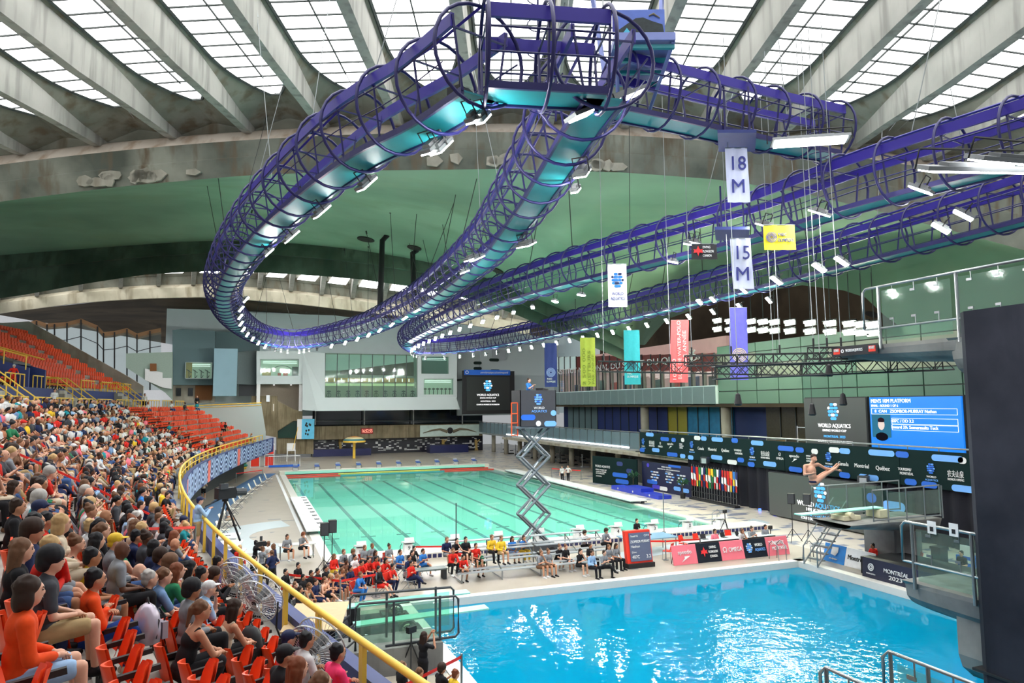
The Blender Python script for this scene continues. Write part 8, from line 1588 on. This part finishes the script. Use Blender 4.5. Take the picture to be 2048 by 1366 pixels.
BA = [(894, 1080, 'navy', 'tee', 'grey', 'shorts', 'short', 'brown', 0), (914, 1082, 'black', 'tee', 'red', 'shorts', 'tail', 'black', 3), (932, 1079, 'black', 'tee', 'black', 'shorts', 'tail', 'black', 0), (907, 1102, 'red', 'sleeve', 'black', 'trousers', 'tail', 'brown', 1), (936, 1092, 'tan', 'tank', 'black', 'shorts', 'long', 'brown', 0), (952, 1092, 'red', 'tee', 'black', 'shorts', 'short', 'black', 0), (927, 1115, 'red', 'tee', 'black', 'shorts', 'short', 'black', 1), (960, 1106, 'green', 'sleeve', 'grey', 'shorts', 'short', 'black', 1), (984, 1075, 'yellow', 'sleeve', 'black', 'trousers', 'short', 'brown', 0), (1003, 1077, 'yellow', 'sleeve', 'khaki', 'shorts', 'short', 'brown', 0), (1025, 1078, 'blue', 'tee', 'light blue', 'shorts', 'long', 'dark brown', 0), (1048, 1076, 'blue', 'tee', 'yellow', 'trousers', 'tail', 'dark brown', 3), (1083, 1106, 'grey', 'tee', 'brown', 'shorts', 'bun', 'brown', 3), (1097, 1103, 'grey', 'tee', 'brown', 'shorts', 'bun', 'brown', 0), (1120, 1094, 'black', 'tee', 'black', 'shorts', 'bun', 'brown', 1), (1132, 1094, 'black', 'tee', 'black', 'shorts', 'bun', 'brown', 0), (1162, 1103, 'black', 'tee', 'black', 'shorts', 'tail', 'dark brown', 3), (1181, 1092, 'black', 'tee', 'black', 'trousers', 'short', 'dark brown', 0), (1184, 1106, 'light blue', 'sleeve', 'black', 'trousers', 'short', 'dark brown', 0), (1209, 1106, 'grey', 'tee', 'black', 'trousers', 'short', 'dark brown', 2), (1218, 1094, 'grey', 'tee', 'black', 'trousers', 'short', 'brown', 0), (1233, 1092, 'grey', 'tee', 'black', 'trousers', 'long', 'dark brown', 0), (1170, 1066, 'white', 'tee', 'black', 'trousers', 'curly', 'dark brown', 5), (1213, 1062, 'grey', 'tee', 'black', 'trousers', 'curly', 'dark brown', 1)]
for px, py, t, tk, b_, bk, hr, hc, po_ in BA:
    h = SKEL[('sit', po_)]['head'].z*.97; best = min(range(4), key=lambda k: abs(AZ(px, py, .34*k-.03+h).y-(-6.85+.72*k)))
    at_deck(px, py, .34*best-.02, 'sit', po_, t, tk, b_, bk, hr, hc, rd.choice(['fair', 'mid', 'mid']), rd.choice(['black', 'white']), near=True, label='%s, %s, %s, %s from left on the bleachers' % ('athlete' if px < 1060 else 'official', topwords(t, tk), hairwords(hr, hc), nth(sorted(d[0] for d in BA).index(px))), group='people on the bleachers', scale=.97, rz=-1.35 if px < 1060 else -1.2)
for px, py, zf, k, po_, t, tk, b_, bk, hr, hc, rz, lab in (
  (1274, 1042, -.1, 'sit', 0, 'black', 'tee', 'grey', 'shorts', 'short', 'dark brown', -1.3, 'man with headphones in a black T-shirt sitting on the pool ledge'),
  (1430, 1063, 0, 'sit', 0, 'pink', 'tee', 'black', 'trousers', 'short', 'dark brown', -1.5, 'official in a pink shirt at the left of the long table'), (1485, 1062, 0, 'sit', 3, 'white', 'tee', 'black', 'trousers', 'bob', 'brown', -1.5, 'woman in white working at a laptop on the long table'), (1504, 1058, 0, 'sit', 5, 'grey', 'tee', 'black', 'trousers', 'bun', 'dark brown', -1.6, 'woman in grey with a bun at the long table'), (1531, 1054, 0, 'sit', 0, 'grey', 'tee', 'black', 'trousers', 'short', 'black', -1.5, 'bearded man in grey at the right end of the long table'),
  (1745, 1092, 0, 'sit', 2, 'red', 'tee', 'black', 'trousers', 'short', 'black', 3.1, 'official in a red shirt below the springboard stand'), (1922, 1107, 0, 'sit', 0, 'black', 'tee', 'black', 'trousers', 'short', 'black', 3.1, 'man in black seated behind the lower glass railing'),
  (1124, 934, 0, 'stand', 0, 'white', 'tee', 'black', 'trousers', 'short', 'dark brown', -2.2, 'left of two officials standing on the far right deck'), (1136, 933, 0, 'stand', 1, 'white', 'tee', 'black', 'trousers', 'short', 'black', -2.2, 'right of two officials standing on the far right deck'),
  (849, 1272, 0, 'stand', 3, 'black', 'tee', 'black', 'trousers', 'long', 'dark brown', .5, 'woman in black raising a phone at the pool edge'), (806, 1332, 0, 'sit', 0, 'black', 'tee', 'black', 'trousers', 'short', 'brown', .3, 'person seated below the stand, left of the tripod'), (885, 1337, 0, 'sit', 5, 'black', 'tee', 'black', 'trousers', 'curly', 'dark brown', .3, 'photographer seated low at the pool edge'), (912, 1348, 0, 'sit', 0, 'yellow', 'tee', 'black', 'trousers', 'short', 'auburn', .3, 'person in yellow seated low at the pool edge'), (840, 1345, 0, 'sit', 0, 'beige', 'tee', 'grey', 'trousers', 'tail', 'brown', .3, 'person with tied hair seated below the stand'),
  (513, 1086, 0, 'stand', 3, 'black', 'tee', 'black', 'trousers', 'short', 'black', .2, 'cameraman in black with a shoulder camera by the stand'), (526, 1098, 0, 'stand', 2, 'grey', 'tee', 'black', 'trousers', 'short', 'brown', .6, 'man in a grey T-shirt in the camera crew'), (536, 1088, 0, 'stand', 2, 'white', 'tee', 'black', 'trousers', 'short', 'brown', 2.5, 'man in a white T-shirt in the camera crew'), (546, 1093, 0, 'stand', 0, 'navy', 'sleeve', 'navy', 'trousers', 'bob', 'brown', 2.8, 'person in a navy jacket in the camera crew'), (543, 1106, 0, 'stand', 1, 'navy', 'tee', 'black', 'trousers', 'tail', 'brown', 2.2, 'woman in navy with a hand on her hip in the camera crew'), (509, 1117, 0, 'stand', 0, 'black', 'tee', 'black', 'trousers', 'short', 'black', .3, 'man in a black T-shirt in front of the camera crew'), (480, 1096, 0, 'stand', 0, 'red', 'sleeve', 'black', 'trousers', 'bob', 'blond', -1.3, 'blond woman in a red jacket by the yellow rail'), (467, 1093, 0, 'stand', 0, 'black', 'tee', 'black', 'trousers', 'short', 'brown', -1.0, 'man in black beside the woman in the red jacket'),
  (575, 1074, .25, 'sit', 0, 'grey', 'tee', 'black', 'shorts', 'tail', 'dark brown', -1.1, 'left of two women sitting on the grey table'), (607, 1070, .25, 'sit', 3, 'grey', 'tee', 'black', 'shorts', 'curly', 'auburn', -1.0, 'right of two women sitting on the grey table'),
  (400, 1001, 3.6, 'stand', 2, 'light blue', 'sleeve', 'khaki', 'shorts', 'cap', 'navy', .3, 'cameraman in a navy cap operating the television camera'), (408, 962, 0, 'stand', 2, 'beige', 'tee', 'black', 'shorts', 'tail', 'brown', -1.2, 'woman in a beige top walking along the blue walkway'), (456, 1018, 0, 'sit', 0, 'grey', 'tee', 'beige', 'shorts', 'short', 'black', 0, 'man in grey sitting alone beside the walkway')):
    D_ = None
    at_deck(px, py, zf, k, po_, t, tk, b_, bk, hr, hc, rd.choice(['fair', 'mid']), rd.choice(['black', 'white']), near=True, label=lab, rz=rz)
def on_walk(px, b, zf):
    y = min((k*.1 for k in range(-200, 600)), key=lambda y_: abs(PX(SP(y_, b, zf+1))[0]-px)); return SP(y, b, zf)
for px, b, zf, po_, t, tk, b_, bk, hr, hc, lab in ((108, UB-2.0, ZT, 0, 'white', 'tee', 'navy', 'trousers', 'short', 'dark brown', 'man in a white T-shirt standing on the upper walkway'), (27, UB+.7, uz0, 1, 'red', 'tee', 'red', 'trousers', 'cap', 'white', 'person in red standing at the front of the upper tier'), (289, UB-2.6, ZT, 0, 'white', 'tee', 'black', 'shorts', 'bob', 'black', 'person in white standing far along the upper walkway'), (394, UB-3.2, ZT, 0, 'black', 'sleeve', 'black', 'trousers', None, '', 'man in a black jacket standing at the end of the walkway')):
    p_ = on_walk(px, b, zf); person(p_, heading(p_), 'stand', po_, t, tk, b_, bk, hr, hc, 'fair', 'black', lab, None, True)
person(Vector((10.1, -2.3, zc+.12+.91)), -.9, 'stand', 2, 'blue', 'tee', 'navy', 'trousers', 'short', 'dark brown', 'fair', 'black', 'cameraman in a blue T-shirt on top of the scissor lift', None, True)
tc_ = thing('television_camera', 'black television camera beside the man on the scissor lift', 'camera', (10.75, -2.5, zc+1.02)); q = MB(); q.box((0, 0, 1.05), (.5, .2, .26), -.9); q.build('body', BLACK, tc_); q = MB(); q.cyl((.1, -.2, 1.05), (.25, -.42, 1.05), .09, n=10); q.build('lens', BLACK, tc_); q = MB(); q.cyl((0, 0, .0), (0, 0, .95), .06); q.build('pedestal', BLACK, tc_)
sc_ = thing('shoulder_camera', 'black shoulder camera held by the cameraman by the stand', 'camera', AZ(522, 1088, 1.62)); q = MB(); q.box((0, 0, 0), (.45, .16, .22), .2); q.build('body', BLACK, sc_); q = MB(); q.cyl((.2, .04, 0), (.38, .08, 0), .07, n=10); q.build('lens', BLACK, sc_); q = MB(); q.box((0, 0, .25), (.12, .08, .22)); q.build('microphone', DKGREY, sc_)
bench = thing('massage_bench', 'low dark bench beside the seated athletes', 'bench', (3.6, -5.6, 0)); q = MB(); q.bx((-.9, -.3, .45), (.9, .3, .52)); q.build('top', mat('grey_green_bench', rgb(96, 110, 110), .5), bench)
for x in (-.8, .8): q = MB(); q.bx((x-.08, -.25, 0), (x+.08, .25, .45)); q.build('leg', DKGREY, bench)
# --- the diver in mid-air, pike position
def diver():
    pel = AV(1628, 962, 21.5); SCL = 1.0; R_, U_ = RH, Vector((0, 0, 1)); Fw = FH
    def p(a, b, c=0): return R_*a*SCL+U_*b*SCL+Fw*c*SCL
    px = 21.5/FPX
    def pt(x, y, c=0): return R_*((x-1628)*px)+U_*(-(y-962)*px)+Fw*c
    b = MB(); neck = pt(1624, 930, .02); head = pt(1629, 917, -.02); chest = pt(1623, 942); pv = pt(1628, 964)
    b.sph(chest, 1, 12, 10, (.15, .15, .17)); b.sph(chest.lerp(pv, .5), 1, 12, 10, (.125, .125, .15)); b.sph(pv, 1, 12, 10, (.15, .15, .14)); cap(b, neck, head+Vector((0, 0, -.06)), .055, .05); b.sph(head, 1, 14, 12, (.085, .085, .118)); b.sph(head+R_*.02-Fw*.07-U_*.05, 1, 8, 6, (.05, .05, .05)); b.sph(head-Fw*.092-U_*.02+R_*.02, 1, 8, 6, (.016, .022, .024)); cap(b, pt(1612, 933), pt(1637, 930), .06, .06)
    for s, (sh, el, wr) in ((-1, (pt(1611, 933), pt(1607, 949, -.1), pt(1617, 946, -.25))), (1, (pt(1638, 930), pt(1653, 938, .05), pt(1678, 942, .1)))):
        cap(b, sh, el, .052, .042); cap(b, el, wr, .042, .028); d = (wr-el).normalized(); c = wr+d*.05; b.sph(c, 1, 8, 6, (.045, .03, .03)); sd = d.cross(Fw).normalized()
        for j in range(4): bb = c+d*.02+sd*(.03-.02*j); b.tube([bb, bb+d*.05, bb+d*(.085 if j in (1, 2) else .07)-Fw*.01], [.011, .01, .008], 6)
        b.tube([c, c+sd*.05+d*.02, c+sd*.07+d*.05], [.013, .011, .009], 6)
    for c in (-.06, .1):
        hip, kn, an = pv+Fw*c+R_*.03, pt(1648, 950, c), pt(1671, 937, c); cap(b, hip, kn, .095, .064); cap(b, kn, an, .064, .038); cap(b, an, pt(1678, 929, c), .036, .026)
    o = remesh2(b, 'person', .016, SKIN); o = link('person', o, None, pel, 0, rgb(*SK['fair'])); tag(o, 'diver in mid-air in a pike position beside the emblem screen', 'person')
    h = MB(); h.sph(head+U_*.04+R_*.0+Fw*.015, 1, 12, 9, (.095, .092, .095)); link('hair', remesh2(h, 'hair', .014, HAIR), o, col=rgb(*C_['dark brown'])); t_ = MB(); t_.sph(pv+U_*.01, 1, 12, 10, (.158, .158, .085)); link('swim_briefs', remesh2(t_, 'swim_briefs', .016, CLOTH), o, col=rgb(*C_['navy']))
    f = MB(); [f.sph(head-Fw*.085+R_*(.02+s*.03)+U_*.005, 1, 6, 4, (.013, .008, .007)) for s in (-1, 1)]; f.sph(head-Fw*.1+R_*.02-U_*.06, 1, 6, 4, (.02, .008, .005)); link('face_features', f.mesh('face_features', FEAT), o)
TMP = bpy.data.scenes.new('scratch'); remesh2 = remesh
diver(); bpy.data.scenes.remove(TMP)

tripod(AZ(822, 1350, 0), 1.25, 'black tripod with a long microphone beside the red tape')
# lettering and prints belong to the surface that carries them
CARRY = ('cloth', 'display', 'face', 'panel', 'board', 'wrap', 'header', 'base', 'case')
for o in list(COL.objects):
    if o.parent is None and o.get('category') in ('banner', 'screen', 'sponsor board', 'backdrop', 'scoreboard', 'starting block', 'clock', 'panel', 'sign'):
        kids = list(o.children); car = [c for c in kids if c.name.split('.')[0] in CARRY and c.type == 'MESH']
        if not car: continue
        def mid(c):
            b = [Vector(v) for v in c.bound_box]; m_ = sum(b, Vector())/8; return c.matrix_basis@m_ if c.name.startswith('lettering') else m_
        for c in kids:
            nm = c.name.split('.')[0]
            if nm in ('lettering', 'emblem', 'printed_bar', 'printed_dot', 'logo_patch', 'outline', 'red_label', 'omega_tag') or nm.startswith('portrait'):
                c.parent = min(car, key=lambda k: (mid(k)-mid(c)).length)
